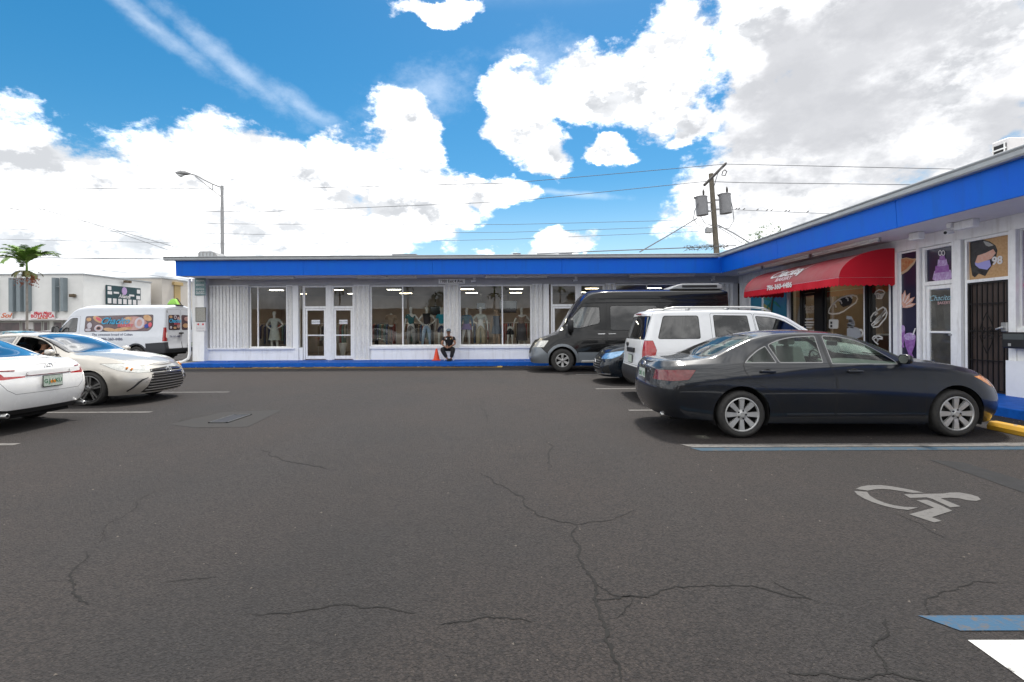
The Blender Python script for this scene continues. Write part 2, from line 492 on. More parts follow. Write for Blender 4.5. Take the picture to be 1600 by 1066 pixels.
PROJ = {'side': (0, 2), 'front': (1, 2), 'top': (0, 1)}
def cut(bm, polys, flt=None):
    """cut the outline(s) into the surface and return the faces inside all of them"""
    faces = [f for f in bm.faces if flt is None or flt(f)]
    for proj, poly in polys:
        a, b = PROJ[proj]
        x0, x1 = min(p[0] for p in poly), max(p[0] for p in poly); y0, y1 = min(p[1] for p in poly), max(p[1] for p in poly)
        def near(f):
            cx = [v.co[a] for v in f.verts]; cy = [v.co[b] for v in f.verts]
            return max(cx) >= x0 and min(cx) <= x1 and max(cy) >= y0 and min(cy) <= y1
        faces = [f for f in faces if near(f)]
        n = len(poly)
        for i in range(n):
            p, q = poly[i - 1], poly[i]
            dx, dy = q[0] - p[0], q[1] - p[1]
            L = math.hypot(dx, dy)
            if L < 1e-5: continue
            # only the faces close to this edge need cutting
            m0 = .02
            ex0, ex1, ey0, ey1 = min(p[0], q[0]) - m0, max(p[0], q[0]) + m0, min(p[1], q[1]) - m0, max(p[1], q[1]) + m0
            loc = []; rest = []
            for f in faces:
                cx = [v.co[a] for v in f.verts]; cy = [v.co[b] for v in f.verts]
                (loc if (max(cx) >= ex0 and min(cx) <= ex1 and max(cy) >= ey0 and min(cy) <= ey1) else rest).append(f)
            if not loc: continue
            co = [0, 0, 0]; no = [0, 0, 0]; co[a], co[b] = p; no[a], no[b] = -dy / L, dx / L
            geom = set(loc)
            for f in loc: geom.update(f.edges); geom.update(f.verts)
            r = bmesh.ops.bisect_plane(bm, geom=list(geom), dist=1e-5, plane_co=co, plane_no=no)
            nf = set(g for g in r['geom'] if isinstance(g, bmesh.types.BMFace)); nf.update(f for f in loc if f.is_valid)
            faces = [f for f in rest if f.is_valid] + list(nf)
        sel = []
        for f in faces:
            c = f.calc_center_median()
            if inside(poly, c[a], c[b]): sel.append(f)
        faces = sel
    return faces

def make_obj(name, vs, fs, mis, mats, parent, smooth=True, angle=50):
    me = bpy.data.meshes.new(name)
    me.from_pydata(vs, [], fs)
    for m in mats: me.materials.append(m)
    me.polygons.foreach_set('material_index', mis)
    if smooth:
        me.polygons.foreach_set('use_smooth', [True] * len(me.polygons))
        if angle: me.set_sharp_from_angle(angle=R(angle))
    o = bpy.data.objects.new(name, me); C.objects.link(o); o.parent = parent
    return o

def car_body(root, sp, mats):
    """mats: slot list [paint, gap, trim, glass, ...]; sp['regions'] in cutting order"""
    G = car_grid(sp); nr, ncol = G.shape[:2]
    bm = bmesh.new()
    V = [[bm.verts.new(G[i, j]) for j in range(ncol)] for i in range(nr)]
    for i in range(nr - 1):
        for j in range(ncol - 1):
            q = [V[i][j], V[i][j + 1], V[i + 1][j + 1], V[i + 1][j]]
            try: bm.faces.new(q)
            except ValueError: pass
    bmesh.ops.remove_doubles(bm, verts=bm.verts, dist=2e-4)
    bmesh.ops.dissolve_degenerate(bm, edges=bm.edges, dist=1e-5)
    bm.normal_update()
    parts = {}
    keyl = bm.faces.layers.int.new('part')
    tmpl = bm.faces.layers.int.new('tmp')
    names = ['body']
    modes = ['center']
    # wheel arches
    for ax in sp['axles']:
        circ = [(ax + sp['arch'] * math.cos(t), sp['archz'] + sp['arch'] * math.sin(t)) for t in np.linspace(0, 2 * PI, 37)[:-1]]
        fs = cut(bm, [('side', circ)], lambda f: f.calc_center_median().y > .5 and abs(f.normal.y) > .15)
        bmesh.ops.delete(bm, geom=fs, context='FACES')
        bm.normal_update()
        if sp.get('archtrim'):
            c2 = [(ax + (sp['arch'] + sp['archtrim']) * math.cos(t), sp['archz'] + (sp['arch'] + sp['archtrim']) * math.sin(t)) for t in np.linspace(0, 2 * PI, 37)[:-1]]
            for f in cut(bm, [('side', c2)], lambda f: f.calc_center_median().y > .5 and abs(f.normal.y) > .15): f.material_index = sp.get('archmat', 0)
            bm.normal_update()
    for reg in sp['regions']:
        nm, pr, poly = reg['name'], reg['proj'], reg['poly']
        flt0 = {'side': lambda f: f.normal.y > .25, 'rear': lambda f: f.normal.x < -.25, 'nose': lambda f: f.normal.x > .25,
                'top': lambda f: f.normal.z > .08, 'any': lambda f: True}[reg.get('filter', {'side': 'side', 'front': 'any', 'top': 'top'}[pr])]
        xr = reg.get('xr', (-9, 9)); zr = reg.get('zr', (-9, 9)); yr = reg.get('yr', (-9, 9))
        def flt(f):
            c = f.calc_center_median()
            return f[keyl] == reg.get('on', 0) and xr[0] < c.x < xr[1] and zr[0] < c.z < zr[1] and yr[0] < c.y < yr[1] and flt0(f)
        if reg.get('on') == 'any':
            def flt(f):
                c = f.calc_center_median()
                return xr[0] < c.x < xr[1] and zr[0] < c.z < zr[1] and yr[0] < c.y < yr[1] and flt0(f)
        extra = reg.get('and', [])
        fs = cut(bm, [(pr, poly)] + extra, flt)
        bm.normal_update()
        ring = reg.get('ring', 0)
        if ring:
            for f in fs: f[tmpl] = 1
            ip = inset_poly(poly, ring)
            inner = cut(bm, [(pr, ip)] + extra, lambda f: f[tmpl] == 1)
            for f in inner: f[tmpl] = 2
            for f in bm.faces:
                if f[tmpl] == 1: f.material_index = reg.get('ringmat', 1)
                f[tmpl] = 0
            fs = inner
            bm.normal_update()
        keep = reg.get('keep')
        if keep:
            for f in fs: f.material_index = reg['mat']
        else:
            names.append(nm); modes.append(reg.get('mode', 'side'))
            for f in fs:
                f[keyl] = len(names) - 1
                if reg.get('mat') is not None: f.material_index = reg['mat']
            if reg.get('ringpart'):
                pass
    objs = []
    bm.faces.ensure_lookup_table()
    groups = {}
    for f in bm.faces: groups.setdefault(f[keyl], []).append(f)
    for k, fs in groups.items():
        idx = {}; vs = []; F = []; MI = []
        for f in fs:
            ff = []
            for v in f.verts:
                if v.index not in idx or True:
                    key = v
                    if key not in idx: idx[key] = len(vs); vs.append(tuple(v.co))
                    ff.append(idx[key])
            F.append(ff); MI.append(f.material_index)
        mv = [(x, -y, z) for x, y, z in vs]; mf = [list(reversed(f)) for f in F]
        if modes[k] == 'center':
            o = len(vs)
            ob = make_obj(names[k], vs + mv, F + [[i + o for i in f] for f in mf], MI + MI, mats, root)
            b2 = bmesh.new(); b2.from_mesh(ob.data); bmesh.ops.remove_doubles(b2, verts=[v for v in b2.verts if abs(v.co.y) < 1e-3], dist=1e-3)
            b2.to_mesh(ob.data); b2.free(); objs.append(ob)
        else:
            for vv, f2 in ((vs, F), (mv, mf)):
                ob = make_obj(names[k], vv, f2, MI, mats, root); objs.append(ob)
        # only keep the slots that are used
    bm.free()
    for ob in objs:
        used = sorted(set(p.material_index for p in ob.data.polygons))
        if len(used) < len(mats):
            mm = [mats[i] for i in used]; mp = {u: i for i, u in enumerate(used)}
            mi = [mp[p.material_index] for p in ob.data.polygons]
            ob.data.materials.clear()
            for m in mm: ob.data.materials.append(m)
            ob.data.polygons.foreach_set('material_index', mi)
    # arch liners and floor
    w = sp['halfw']
    lin = MB()
    for ax in sp['axles']:
        for s in (-1, 1):
            n = 20; ra = sp['arch'] - .004
            ts = np.linspace(R(-25), R(205), n)
            vs = []
            for t in ts:
                X, Z = ax + ra * math.cos(t), sp['archz'] + ra * math.sin(t)
                vs += [(X, s * (w - .035), Z), (X, s * (w - .34), Z)]
            lin.add(vs, [(2 * i, 2 * i + 1, 2 * i + 3, 2 * i + 2) for i in range(n - 1)])
            vs = [(ax + ra * math.cos(t), s * (w - .34), sp['archz'] + ra * math.sin(t)) for t in ts]
            lin.add(vs, [tuple(range(n))])
    x0, x1 = .25, sp['L'] - .3
    lin.box(x0, -(w - .36), sp['floor'], x1, w - .36, sp['floor'] + .12)
    a0, a1 = sp['axles'][0] + sp['arch'], sp['axles'][1] - sp['arch']
    lin.box(a0, -(w - .1), sp['floor'] + .01, a1, w - .1, sp['floor'] + .11)
    lin.build('underbody', M_gap, root, local=True)
    return objs

def wheel(root, x, side, w, Rt, rimr, style, rim_m, width=.21, back=None):
    """wheel whose outer face looks to +y (side=1) or -y (side=-1)"""
    yo = side * w
    def F(a, b, h): return (x + a, yo - side * h, Rt + b)       # h measured inwards from the outer face
    m = MB()
    m.lathe([(0.001, .09), (rimr * .72, .09), (rimr * .72, .10)], 24, F)
    m.lathe([(rimr - .004, .012), (rimr - .018, .05), (rimr - .03, width - .02)], 30, F)
    wh = m.build('wheel', mat('brake_and_barrel', (.05, .05, .05), .5, metal=.6, noise=(20, .3)), root, smooth=True, local=True)
    t = MB()
    pr = [(rimr - .006, .02), (rimr + .004, .004), (rimr + .018, -.002), (Rt * .5 + rimr * .5, -.012), (Rt - .03, -.004), (Rt - .012, .014), (Rt - .002, .04), (Rt, width / 2), (Rt - .002, width - .04),
          (Rt - .015, width - .012), (Rt * .5 + rimr * .5, width + .008), (rimr + .004, width - .006)]
    t.lathe(pr, 44, F)
    t.build('tyre', M_rub, wh, smooth=True, local=True)
    r = MB()
    r.lathe([(rimr + .006, .012), (rimr + .004, .0), (rimr - .008, -.004), (rimr - .016, .006), (rimr - .016, .03)], 44, F)
    n, w0, w1, dbl = style['n'], style['w0'], style['w1'], style.get('dbl', 0)
    for k in range(n):
        t0 = 2 * PI * (k + style.get('ph', 0)) / n + PI / 2
        offs = (0,) if not dbl else (-dbl, dbl)
        for of in offs:
            ca, sa = math.cos(t0), math.sin(t0)
            def Q(rr, ww, h): return F(ca * rr - sa * (ww + of * (rr / rimr) ** .6), sa * rr + ca * (ww + of * (rr / rimr) ** .6), h)
            r0, r1 = rimr * .16, rimr - .008
            rm = rimr * .6; hm = style.get('dish', .012)
            vs = [Q(r0, -w0, .018), Q(r0, w0, .018), Q(rm, -(w0 * .5 + w1 * .5), hm * .6), Q(rm, (w0 * .5 + w1 * .5), hm * .6), Q(r1, -w1, .006), Q(r1, w1, .006),
                  Q(r0, -w0, .05), Q(r0, w0, .05), Q(rm, -(w0 * .5 + w1 * .5), .04), Q(rm, (w0 * .5 + w1 * .5), .04), Q(r1, -w1, .04), Q(r1, w1, .04)]
            r.add(vs, [(0, 1, 3, 2), (2, 3, 5, 4), (0, 2, 8, 6), (2, 4, 10, 8), (1, 7, 9, 3), (3, 9, 11, 5)])
    r.lathe([(.001, .0), (rimr * .13, .0), (rimr * .16, .006), (rimr * .3, .012), (rimr * .3, .05)], 24, F)
    for k in range(style.get('lug', 5)):
        t0 = 2 * PI * k / style.get('lug', 5)
        cx, cy = rimr * .235 * math.cos(t0), rimr * .235 * math.sin(t0)
        r.lathe([(.001, .004), (.012, .004), (.014, .0125)], 8, lambda a, b, h, cx=cx, cy=cy: F(a + cx, b + cy, h), 1)
    r.build('rim', [rim_m, M_black], wh, smooth=True, local=True, angle=35)
    return wh

def seat_row(root, x, ys, z, m, name='seat', h=.62, head=True, z_floor=.3):
    for y in ys:
        b = MB()
        b.box(x - .02, y - .24, z_floor, x + .48, y + .24, z)
        o = b.build(name, m, root, bevel=.04, local=True, segs=2)
        c = MB(); c.prism([(x + .02, z), (x + .16, z), (x - .02, z + h), (x - .14, z + h), (x - .12, z + .2)], lambda u, v, w: (u, w, v), y - .22, y + .22)
        if head:
            c.box(x - .16, y - .12, z + h + .03, x - .05, y + .12, z + h + .19)
            c.box(x - .12, y - .05, z + h - .02, x - .09, y + .05, z + h + .05)
        c.build('backrest', m, o, bevel=.04, local=True, segs=2)

def cockpit(root, x, w, z, m, lhd=1):
    d = MB()
    d.prism([(x, z - .3), (x + .02, z - .04), (x + .12, z), (x + .5, z + .02), (x + .6, z - .1), (x + .6, z - .35)], lambda u, v, q: (u, q, v), -w, w)
    dash = d.build('dashboard', m, root, bevel=.02, local=True)
    s = MB(); pts = []
    cx, cy, cz = x - .12, .36 * lhd, z - .02
    for i in range(25):
        t = 2 * PI * i / 24; pts.append((cx - .06 * math.sin(t), cy + .18 * math.cos(t), cz + .17 * math.sin(t)))
    s.path(pts, .014, 6); s.tube((cx, cy, cz), (x + .1, cy, cz - .05), .05, .04)
    s.bar((cx, cy - .17, cz), (cx, cy + .17, cz), .03, .03)
    s.build('steering_wheel', M_black, root, smooth=True, local=True)
    r = MB(); r.box(x - .14, -.12, z + .24, x - .115, .12, z + .31)
    r.build('rear_view_mirror', M_black, root, bevel=.01, local=True)

def side_mirror(root, x, y, z, s, m_cap, sc=1.0, tall=1.0):
    b = MB()
    n = 12; prof = []
    rings = []
    for k, (dx, sca) in enumerate(((-.03, .9), (-.025, 1.0), (.02, .98), (.06, .75), (.085, .35), (.09, .05))):
        for i in range(n):
            t = 2 * PI * i / n
            cy = math.copysign(abs(math.cos(t)) ** .7, math.cos(t)); sz = math.copysign(abs(math.sin(t)) ** .7, math.sin(t))
            rings.append((x + dx * sc, s * (y + .115 * sc) + .105 * sc * sca * cy, z + .075 * sc * tall * sca * sz))
    b.add(rings, [(k * n + i, k * n + (i + 1) % n, (k + 1) * n + (i + 1) % n, (k + 1) * n + i) for k in range(5) for i in range(n)])
    o = b.build('side_mirror', m_cap, root, smooth=True, local=True)
    g = MB(); g.add([(x - .028 * sc, s * (y + .115 * sc) + .09 * sc * math.cos(2 * PI * i / n), z + .062 * sc * tall * math.sin(2 * PI * i / n)) for i in range(n)], [tuple(range(n))])
    g.build('mirror_glass', M_chr, o, local=True)
    a = MB(); a.bar((x + .02, s * (y - .05), z - .05 * sc), (x + .03, s * (y + .04), z - .035 * sc), .06 * sc, .03 * sc)
    a.build('mirror_arm', M_black, o, local=True)

def door_handle(root, x, y, z, s, m, w=.19):
    b = MB()
    b.prism([(x - w / 2, z - .012), (x + w / 2, z - .016), (x + w / 2, z + .014), (x - w / 2, z + .018)], lambda u, v, q: (u, s * q, v), y + .022, y + .042)
    b.box(x - w / 2, s * (y - .02), z - .01, x - w / 2 + .03, s * (y + .03), z + .012); b.box(x + w / 2 - .03, s * (y - .02), z - .01, x + w / 2, s * (y + .03), z + .012)
    o = b.build('door_handle', m, root, bevel=.007, local=True, segs=2)
    c = MB(); c.lathe([(.001, 0), (.036, 0.001), (.04, .006)], 14, lambda a, b_, h: (x + a * 1.3, s * (y + .006 - h), z - .004 + b_))
    c.build('handle_recess', M_gap, o, local=True)

def badge_ring(root, c, nrm, r, m=None):
    """interlocked ovals like the maker's mark on the photographed cars, facing nrm (+-x)"""
    b = MB()
    def oval(cy, cz, ry, rz, t=.006):
        pts = [(c[0] + nrm * .006, c[1] + cy + ry * math.cos(q), c[2] + cz + rz * math.sin(q)) for q in np.linspace(0, 2 * PI, 21)]
        b.path(pts, t, 5)
    oval(0, 0, r, r * .66); oval(0, 0, r * .3, r * .62, .005); oval(0, r * .33, r * .62, r * .28, .005)
    return b.build('badge', m or M_chr, root, smooth=True, local=True)

M_tire_st = {}
M_amber = mat('amber_lens', (.75, .26, .04), .12, coat=1.0, noise=(30, .2))
M_red = mat('red_lens', (.42, .008, .01), .14, coat=1.0, noise=(30, .3))
M_redd = mat('smoked_red_lens', (.17, .016, .018), .18, coat=.7, noise=(10, .45))
M_lamp = mat('headlamp_lens', (.62, .62, .58), .12, metal=.4, coat=1.0, noise=(25, .4))
M_plate = mat('plate_white', (.62, .64, .6), .4, noise=(60, .35, (.3, .42, .3)))
M_plate2 = mat('plate_green_print', (.03, .16, .07), .5)
M_plateo = mat('plate_orange_print', (.75, .25, .02), .5)
M_seat = mat('grey_seat_fabric', (.26, .26, .255), .85, noise=(12, .15))
M_seatd = mat('dark_seat_fabric', (.045, .045, .05), .85, noise=(12, .2))
M_dash = mat('dark_dashboard', (.05, .05, .052), .7)

def plate(root, c, nrm, w=.305, h=.152, txt='', yside=0, m=None, orange=True):
    """number plate facing +-x"""
    b = MB(); b.box(c[0], c[1] - w / 2 - .012, c[2] - h / 2 - .012, c[0] + nrm * .008, c[1] + w / 2 + .012, c[2] + h / 2 + .012)
    o = b.build('licence_plate', M_black, root, bevel=.004, local=True)
    p = MB(); p.box(c[0] + nrm * .008, c[1] - w / 2, c[2] - h / 2, c[0] + nrm * .012, c[1] + w / 2, c[2] + h / 2)
    p.build('plate_face', m or M_plate, o, local=True)
    if orange:
        q = MB()
        for dy in (-.022, .022): q.lathe([(.001, 0), (.024, 0), (.024, .002)], 12, lambda a, b_, hh, dy=dy: (c[0] + nrm * (.0135 + hh), c[1] + dy + a, c[2] - .012 + b_))
        q.build('plate_emblem', M_plateo, o, local=True)
    if txt:
        k = len(txt)
        for i, ch in enumerate(txt):
            if ch == ' ': continue
            yy = c[1] + (-nrm) * 0 + (i - (k - 1) / 2) * w / (k + .3) * nrm
            t = text_obj('plate_letter', ch, .085, M_plate2, (0, 0, 0), (PI / 2, 0, PI / 2 * nrm), None, ext=.001, bold=.001)
            t.parent = o; t.location = (c[0] + nrm * .0135, yy, c[2] - .003)
    return o
from mathutils.bvhtree import BVHTree
def grid_bvh(sp):
    G = car_grid(sp); nr, nc = G.shape[:2]
    vs = [tuple(G[i, j]) for i in range(nr) for j in range(nc)]
    fs = [(i * nc + j, i * nc + j + 1, (i + 1) * nc + j + 1, (i + 1) * nc + j) for i in range(nr - 1) for j in range(nc - 1)]
    return BVHTree.FromPolygons(vs, fs)
def hit(bvh, o, d):
    r = bvh.ray_cast(Vector(o), Vector(d)); return r[0]
def nose(bvh, y, z, d=-1, L=6):
    r = hit(bvh, (L if d < 0 else -1, abs(y), z), (d, 0, 0))
    return r.x if r else None
def side_y(bvh, x, z):
    r = hit(bvh, (x, 3, z), (0, -1, 0)); return r.y if r else None
def strip(bvh, name, zfun, y0, y1, h, t, m, root, d=-1, off=.004, n=15, mirror=True):
    """a horizontal bar following the nose (d=-1) or the tail (d=+1) between y0 and y1"""
    b = MB(); up = []; 
    ys = np.linspace(y0, y1, n)
    pts = []
    for y in ys:
        z = zfun(abs(y)); x = nose(bvh, y, z, d)
        if x is None: continue
        pts.append((x - d * off, y, z))
    vs = []
    for (x, y, z) in pts: vs += [(x, y, z - h / 2), (x - d * t, y, z - h / 2), (x - d * t, y, z + h / 2), (x, y, z + h / 2)]
    k = len(pts)
    fs = [(4 * i + a, 4 * i + (a + 1) % 4, 4 * i + 4 + (a + 1) % 4, 4 * i + 4 + a) for i in range(k - 1) for a in range(4)] + [(0, 1, 2, 3), (4 * k - 1, 4 * k - 2, 4 * k - 3, 4 * k - 4)]
    b.add(vs, fs)
    return b.build(name, m, root, local=True)

def sedan_spec(**o):
    sp = dict(L=4.82, halfw=.91, axles=(1.08, 3.855), arch=.365, archz=.315, floor=.19, Df=.60, Dr=.42, nf=2.35, nr=2.7, nm=88,
        top=[(.08, .96), (.14, .995), (.62, 1.045), (1.0, 1.19), (1.35, 1.325), (1.7, 1.385), (2.1, 1.402), (2.5, 1.385), (2.78, 1.33), (3.1, 1.19), (3.45, 1.02), (3.82, .99), (4.19, .925), (4.5, .845), (4.62, .79), (4.70, .72)],
        rail=dict(x=(.09, 4.68), z=[(.08, .93), (.14, .975), (.5, 1.0), (.75, 1.03), (1.05, 1.15), (1.4, 1.285), (1.75, 1.338), (2.1, 1.348), (2.5, 1.328), (2.8, 1.262), (3.05, 1.16), (3.3, 1.03), (3.46, .965), (3.8, .935), (4.2, .865), (4.5, .785), (4.70, .70)],
                  y=[(.08, .62), (.75, .70), (1.4, .60), (2.1, .575), (2.8, .60), (3.3, .69), (3.5, .745), (4.2, .71), (4.7, .60)]),
        belt=dict(x=(.05, 4.75), z=[(.05, .90), (.5, .955), (1.1, .965), (2.2, .96), (3.1, .94), (3.6, .905), (4.2, .80), (4.75, .63)],
                  y=[(.05, .72), (.8, .80), (1.3, .835), (2.4, .845), (3.5, .835), (4.2, .80), (4.75, .72)]),
        shoulder=dict(x=(.03, 4.79), z=[(.03, .80), (.8, .85), (2.2, .84), (3.5, .80), (4.2, .70), (4.8, .55)],
                      y=[(.05, .80), (1.0, .875), (2.4, .885), (3.6, .88), (4.3, .86), (4.75, .8)]),
        wide=dict(x=(.0, 4.82), z=[(0, .60), (1.2, .60), (3.6, .56), (4.8, .45)], y=[(0, .84), (1.1, .905), (2.4, .91), (3.8, .908), (4.4, .88), (4.8, .84)]),
        low=dict(x=(.03, 4.82), z=[(0, .40), (1.2, .37), (3.6, .35), (4.8, .33)], y=[(0, .80), (1.1, .892), (2.4, .895), (3.8, .895), (4.8, .84)]),
        sill=dict(x=(.10, 4.74), z=[(0, .27), (.8, .22), (1.4, .19), (3.6, .18), (4.8, .19)], y=[(0, .76), (1.1, .865), (2.4, .865), (3.8, .865), (4.8, .8)]))
    sp.update(o)
    return sp

def sedan_regions(kind):
    RG = []
    front_glass = round_poly([(2.275, .955), (2.29, 1.325, .03), (2.50, 1.318, .1), (2.76, 1.255, .1), (2.95, 1.15, .1), (3.13, 1.0, .03), (3.15, .945, .02)], .02)
    rear_glass = round_poly([(1.60, .972), (2.17, .972), (2.20, 1.325, .03), (1.86, 1.308, .12), (1.66, 1.265, .08), (1.52, 1.205, .03)], .02)
    quarter = round_poly([(1.145, .972), (1.565, .972), (1.49, 1.195, .02), (1.36, 1.135, .05), (1.22, 1.04, .05)], .02)
    for nm, p in (('door_glass', front_glass), ('door_glass', rear_glass), ('quarter_glass', quarter)):
        RG.append(dict(name=nm, proj='side', poly=p, mat=3, ring=.011, ringmat=2, zr=(.9, 1.5)))
    ws = [(2.60, -.1), (2.56, .50), (2.585, .575), (2.9, .64), (3.25, .715), (3.33, .72), (3.42, .55), (3.50, .25), (3.52, -.1)]
    RG.append(dict(name='windshield', proj='top', poly=ws, mat=3, ring=.02, ringmat=1, mode='center', zr=(.93, 1.45)))
    rw = [(1.40, -.1), (1.42, .50), (1.37, .56), (1.0, .60), (.76, .635), (.68, .5), (.64, -.1)]
    RG.append(dict(name='rear_window', proj='top', poly=rw, mat=3, ring=.02, ringmat=1, mode='center', zr=(.98, 1.42)))
    if kind == 'rear_smoked':
        RG.append(dict(name='tail_light', proj='side', poly=round_poly([(-.1, .735), (.2, .735), (.41, .755), (.52, .89), (.30, .892), (-.1, .86)], .02), mat=4, ring=.005, filter='any', **{'and': [('front', [(.47, .5), (1.2, .5), (1.2, 1.2), (.47, 1.2)])]}))
        RG.append(dict(name='headlight', proj='side', poly=round_poly([(4.12, .79), (4.35, .80), (4.62, .745), (4.9, .68), (4.9, .545), (4.60, .57), (4.36, .655)], .02), mat=5, ring=.005, filter='any', **{'and': [('front', [(.40, .3), (1.2, .3), (1.2, 1.2), (.40, 1.2)])]}))
        RG.append(dict(name='trunk_lid', proj='front', poly=[(-.1, .62), (.60, .62), (.66, .72), (.66, 1.2), (-.1, 1.2)], mode='center', ring=.006, filter='any', xr=(-1, .60), mat=0))
    if kind == 'front_grille':
        RG.append(dict(name='headlight', proj='side', poly=round_poly([(4.02, .80), (4.35, .80), (4.62, .735), (4.9, .66), (4.9, .585), (4.62, .60), (4.38, .66)], .02), mat=5, ring=.005, filter='any', **{'and': [('front', [(.44, .3), (1.2, .3), (1.2, 1.2), (.44, 1.2)])]}))
        RG.append(dict(name='upper_grille', proj='front', poly=[(-.1, .60), (.44, .60), (.42, .66), (-.1, .685)], mode='center', filter='nose', mat=1))
        RG.append(dict(name='lower_grille', proj='front', poly=round_poly([(-.1, .215), (.60, .215), (.42, .565), (-.1, .565)], .02), mode='center', filter='nose', mat=1))
        RG.append(dict(name='tail_light', proj='side', poly=round_poly([(-.1, .735), (.2, .735), (.41, .755), (.52, .89), (.30, .892), (-.1, .86)], .02), mat=4, ring=.005, filter='any', **{'and': [('front', [(.42, .5), (1.2, .5), (1.2, 1.2), (.42, 1.2)])]}))
    if kind == 'rear_red':
        RG.append(dict(name='tail_light', proj='front', poly=[(.36, .775), (.62, .76), (1.2, .80), (1.2, .895), (.62, .85), (.60, .81), (.36, .80)], mat=4, ring=.004, filter='any', xr=(-1, .34)))
        RG.append(dict(name='trunk_lid', proj='front', poly=round_poly([(-.1, .55), (.50, .55), (.60, .62), (.66, .72), (.72, 1.2), (-.1, 1.2)], .01), mode='center', ring=.005, filter='any', xr=(-1, .60), mat=0))
        RG.append(dict(name='lower_bumper_trim', proj='front', poly=[(-.1, .20), (1.2, .20), (1.2, .40), (.80, .375), (.55, .33), (-.1, .33)], mode='center', filter='any', xr=(-1, .62), mat=6))
        RG.append(dict(name='reflector', proj='front', poly=[(.66, .385), (.84, .40), (.84, .435), (.66, .425)], on=0, filter='any', xr=(-1, .5), mat=4))
        RG.append(dict(name='headlight', proj='side', poly=round_poly([(4.26, .765), (4.42, .785), (4.62, .735), (4.9, .66), (4.9, .60), (4.62, .62), (4.45, .68)], .02), mat=5, ring=.005, filter='any', **{'and': [('front', [(.40, .3), (1.2, .3), (1.2, 1.2), (.40, 1.2)])]}))
    rd = round_poly([(1.12, .955), (1.125, .86, .08), (1.24, .73, .08), (1.45, .61, .08), (1.55, .45, .08), (1.63, .255, .03), (2.283, .245, .03), (2.30, .80, .08), (2.235, .962, .02), (2.245, 1.34, .01), (1.85, 1.328, .12), (1.63, 1.282, .06), (1.44, 1.20, .04), (1.20, 1.055, .05)], .02)
    fd = round_poly([(2.245, .962, .02), (2.31, .80, .08), (2.293, .245, .03), (3.45, .245, .05), (3.47, .80, .08), (3.30, .93, .05), (3.17, .99, .02), (2.97, 1.168, .08), (2.78, 1.275, .08), (2.52, 1.335, .1), (2.255, 1.342, .01)], .02)
    RG.append(dict(name='rear_door', proj='side', poly=rd, ring=.008, zr=(.2, 1.4)))
    RG.append(dict(name='front_door', proj='side', poly=fd, ring=.008, zr=(.2, 1.4)))
    hood = [(3.44, -.1), (3.42, .45), (3.38, .70), (3.8, .715), (4.2, .69), (4.5, .60), (4.62, .40), (4.675, -.1)]
    RG.append(dict(name='hood', proj='top', poly=hood, ring=.005, mode='center', zr=(.6, 1.1)))
    return RG

def make_sedan(name, label, kind, loc, rz, paint, glass_m, tail, lamp, trim, rimm, style, group=None, seatm=None, sp=None, Rt=.308, rimr=.232, interior=True, lite=False):
    root = thing(name, label, 'car', loc, rz, group)
    sp = sp or sedan_spec()
    sp['regions'] = sedan_regions(kind)
    bvh = grid_bvh(sp)
    objs = car_body(root, sp, [paint, M_gap, trim, glass_m, tail, lamp, M_black])
    for ax in sp['axles']:
        for s in (-1, 1): wheel(root, ax, s, .895, Rt, rimr, style, rimm)
    if interior:
        sm = seatm or M_seat
        seat_row(root, 2.05, (-.36, .36), .62, sm, h=.55); seat_row(root, 1.38, (-.38, 0, .38), .58, sm, h=.40)
        cockpit(root, 2.94, .68, .925, M_dash)
    for s in (-1, 1):
        side_mirror(root, 3.16, .83, 1.02, s, paint, .88)
        for hx in (1.42, 2.54): door_handle(root, hx, side_y(bvh, hx, .865) or .88, .865, s, paint)
    return root, bvh

def under_exhaust(root, x, y, z):
    b = MB(); b.lathe([(.02, .0), (.032, .0), (.034, .01), (.034, .16)], 14, lambda a, c, h: (x + h, y + a, z + c))
    b.build('exhaust_pipe', M_alu, root, smooth=True, local=True)

# ---- paints
P_dark = mat('dark_slate_paint', (.0045, .0075, .013), .36, metal=.05, coat=.95, crough=.055, spec=.25, noise=(3.0, 0, (.009, .010, .012)), bump=(4, .02, .02))
P_tan = mat('champagne_metallic_paint', (.50, .47, .42), .28, metal=.55, coat=.9, noise=(6, .06))
P_white = mat('white_car_paint', (.78, .775, .76), .25, coat=.9, noise=(5, .04))
P_white2 = mat('white_suv_paint', (.76, .77, .78), .3, coat=.8, noise=(5, .06))
P_black = mat('black_van_paint', (.004, .004, .0045), .2, metal=.0, coat=.45, spec=.25, noise=(5, .3))
P_vgrey = mat('grey_van_lower_paint', (.17, .19, .21), .35, metal=.3, coat=.4, noise=(5, .12))
P_nblue = mat('dark_blue_paint', (.006, .011, .018), .16, metal=.1, coat=.8, spec=.3, noise=(5, .2))
P_teal = mat('teal_paint', (.02, .16, .22), .25, coat=.8)
P_vwhite = mat('white_van_paint', (.66, .69, .74), .34, coat=.6, noise=(4, .06))
G_car = glass('car_glass', (.66, .78, .70), .45)
G_tint = glass('dark_tinted_glass', (.10, .10, .10), .9)
G_mid = glass('tinted_glass', (.30, .34, .33), 1.2)
G_blue = glass('blue_reflecting_glass', (.06, .20, .30), 2.2)
ST8 = dict(n=8, w0=.022, w1=.036, dish=.014)
ST10 = dict(n=5, w0=.016, w1=.016, dbl=.034, dish=.02)
ST6 = dict(n=6, w0=.018, w1=.020, dbl=.022, dish=.02, lug=6)
M_hub = mat('silver_wheel_cover', (.50, .50, .49), .36, metal=.5, noise=(20, .18))
M_rimd = mat('dark_machined_rim', (.22, .22, .22), .3, metal=.8, noise=(20, .4))

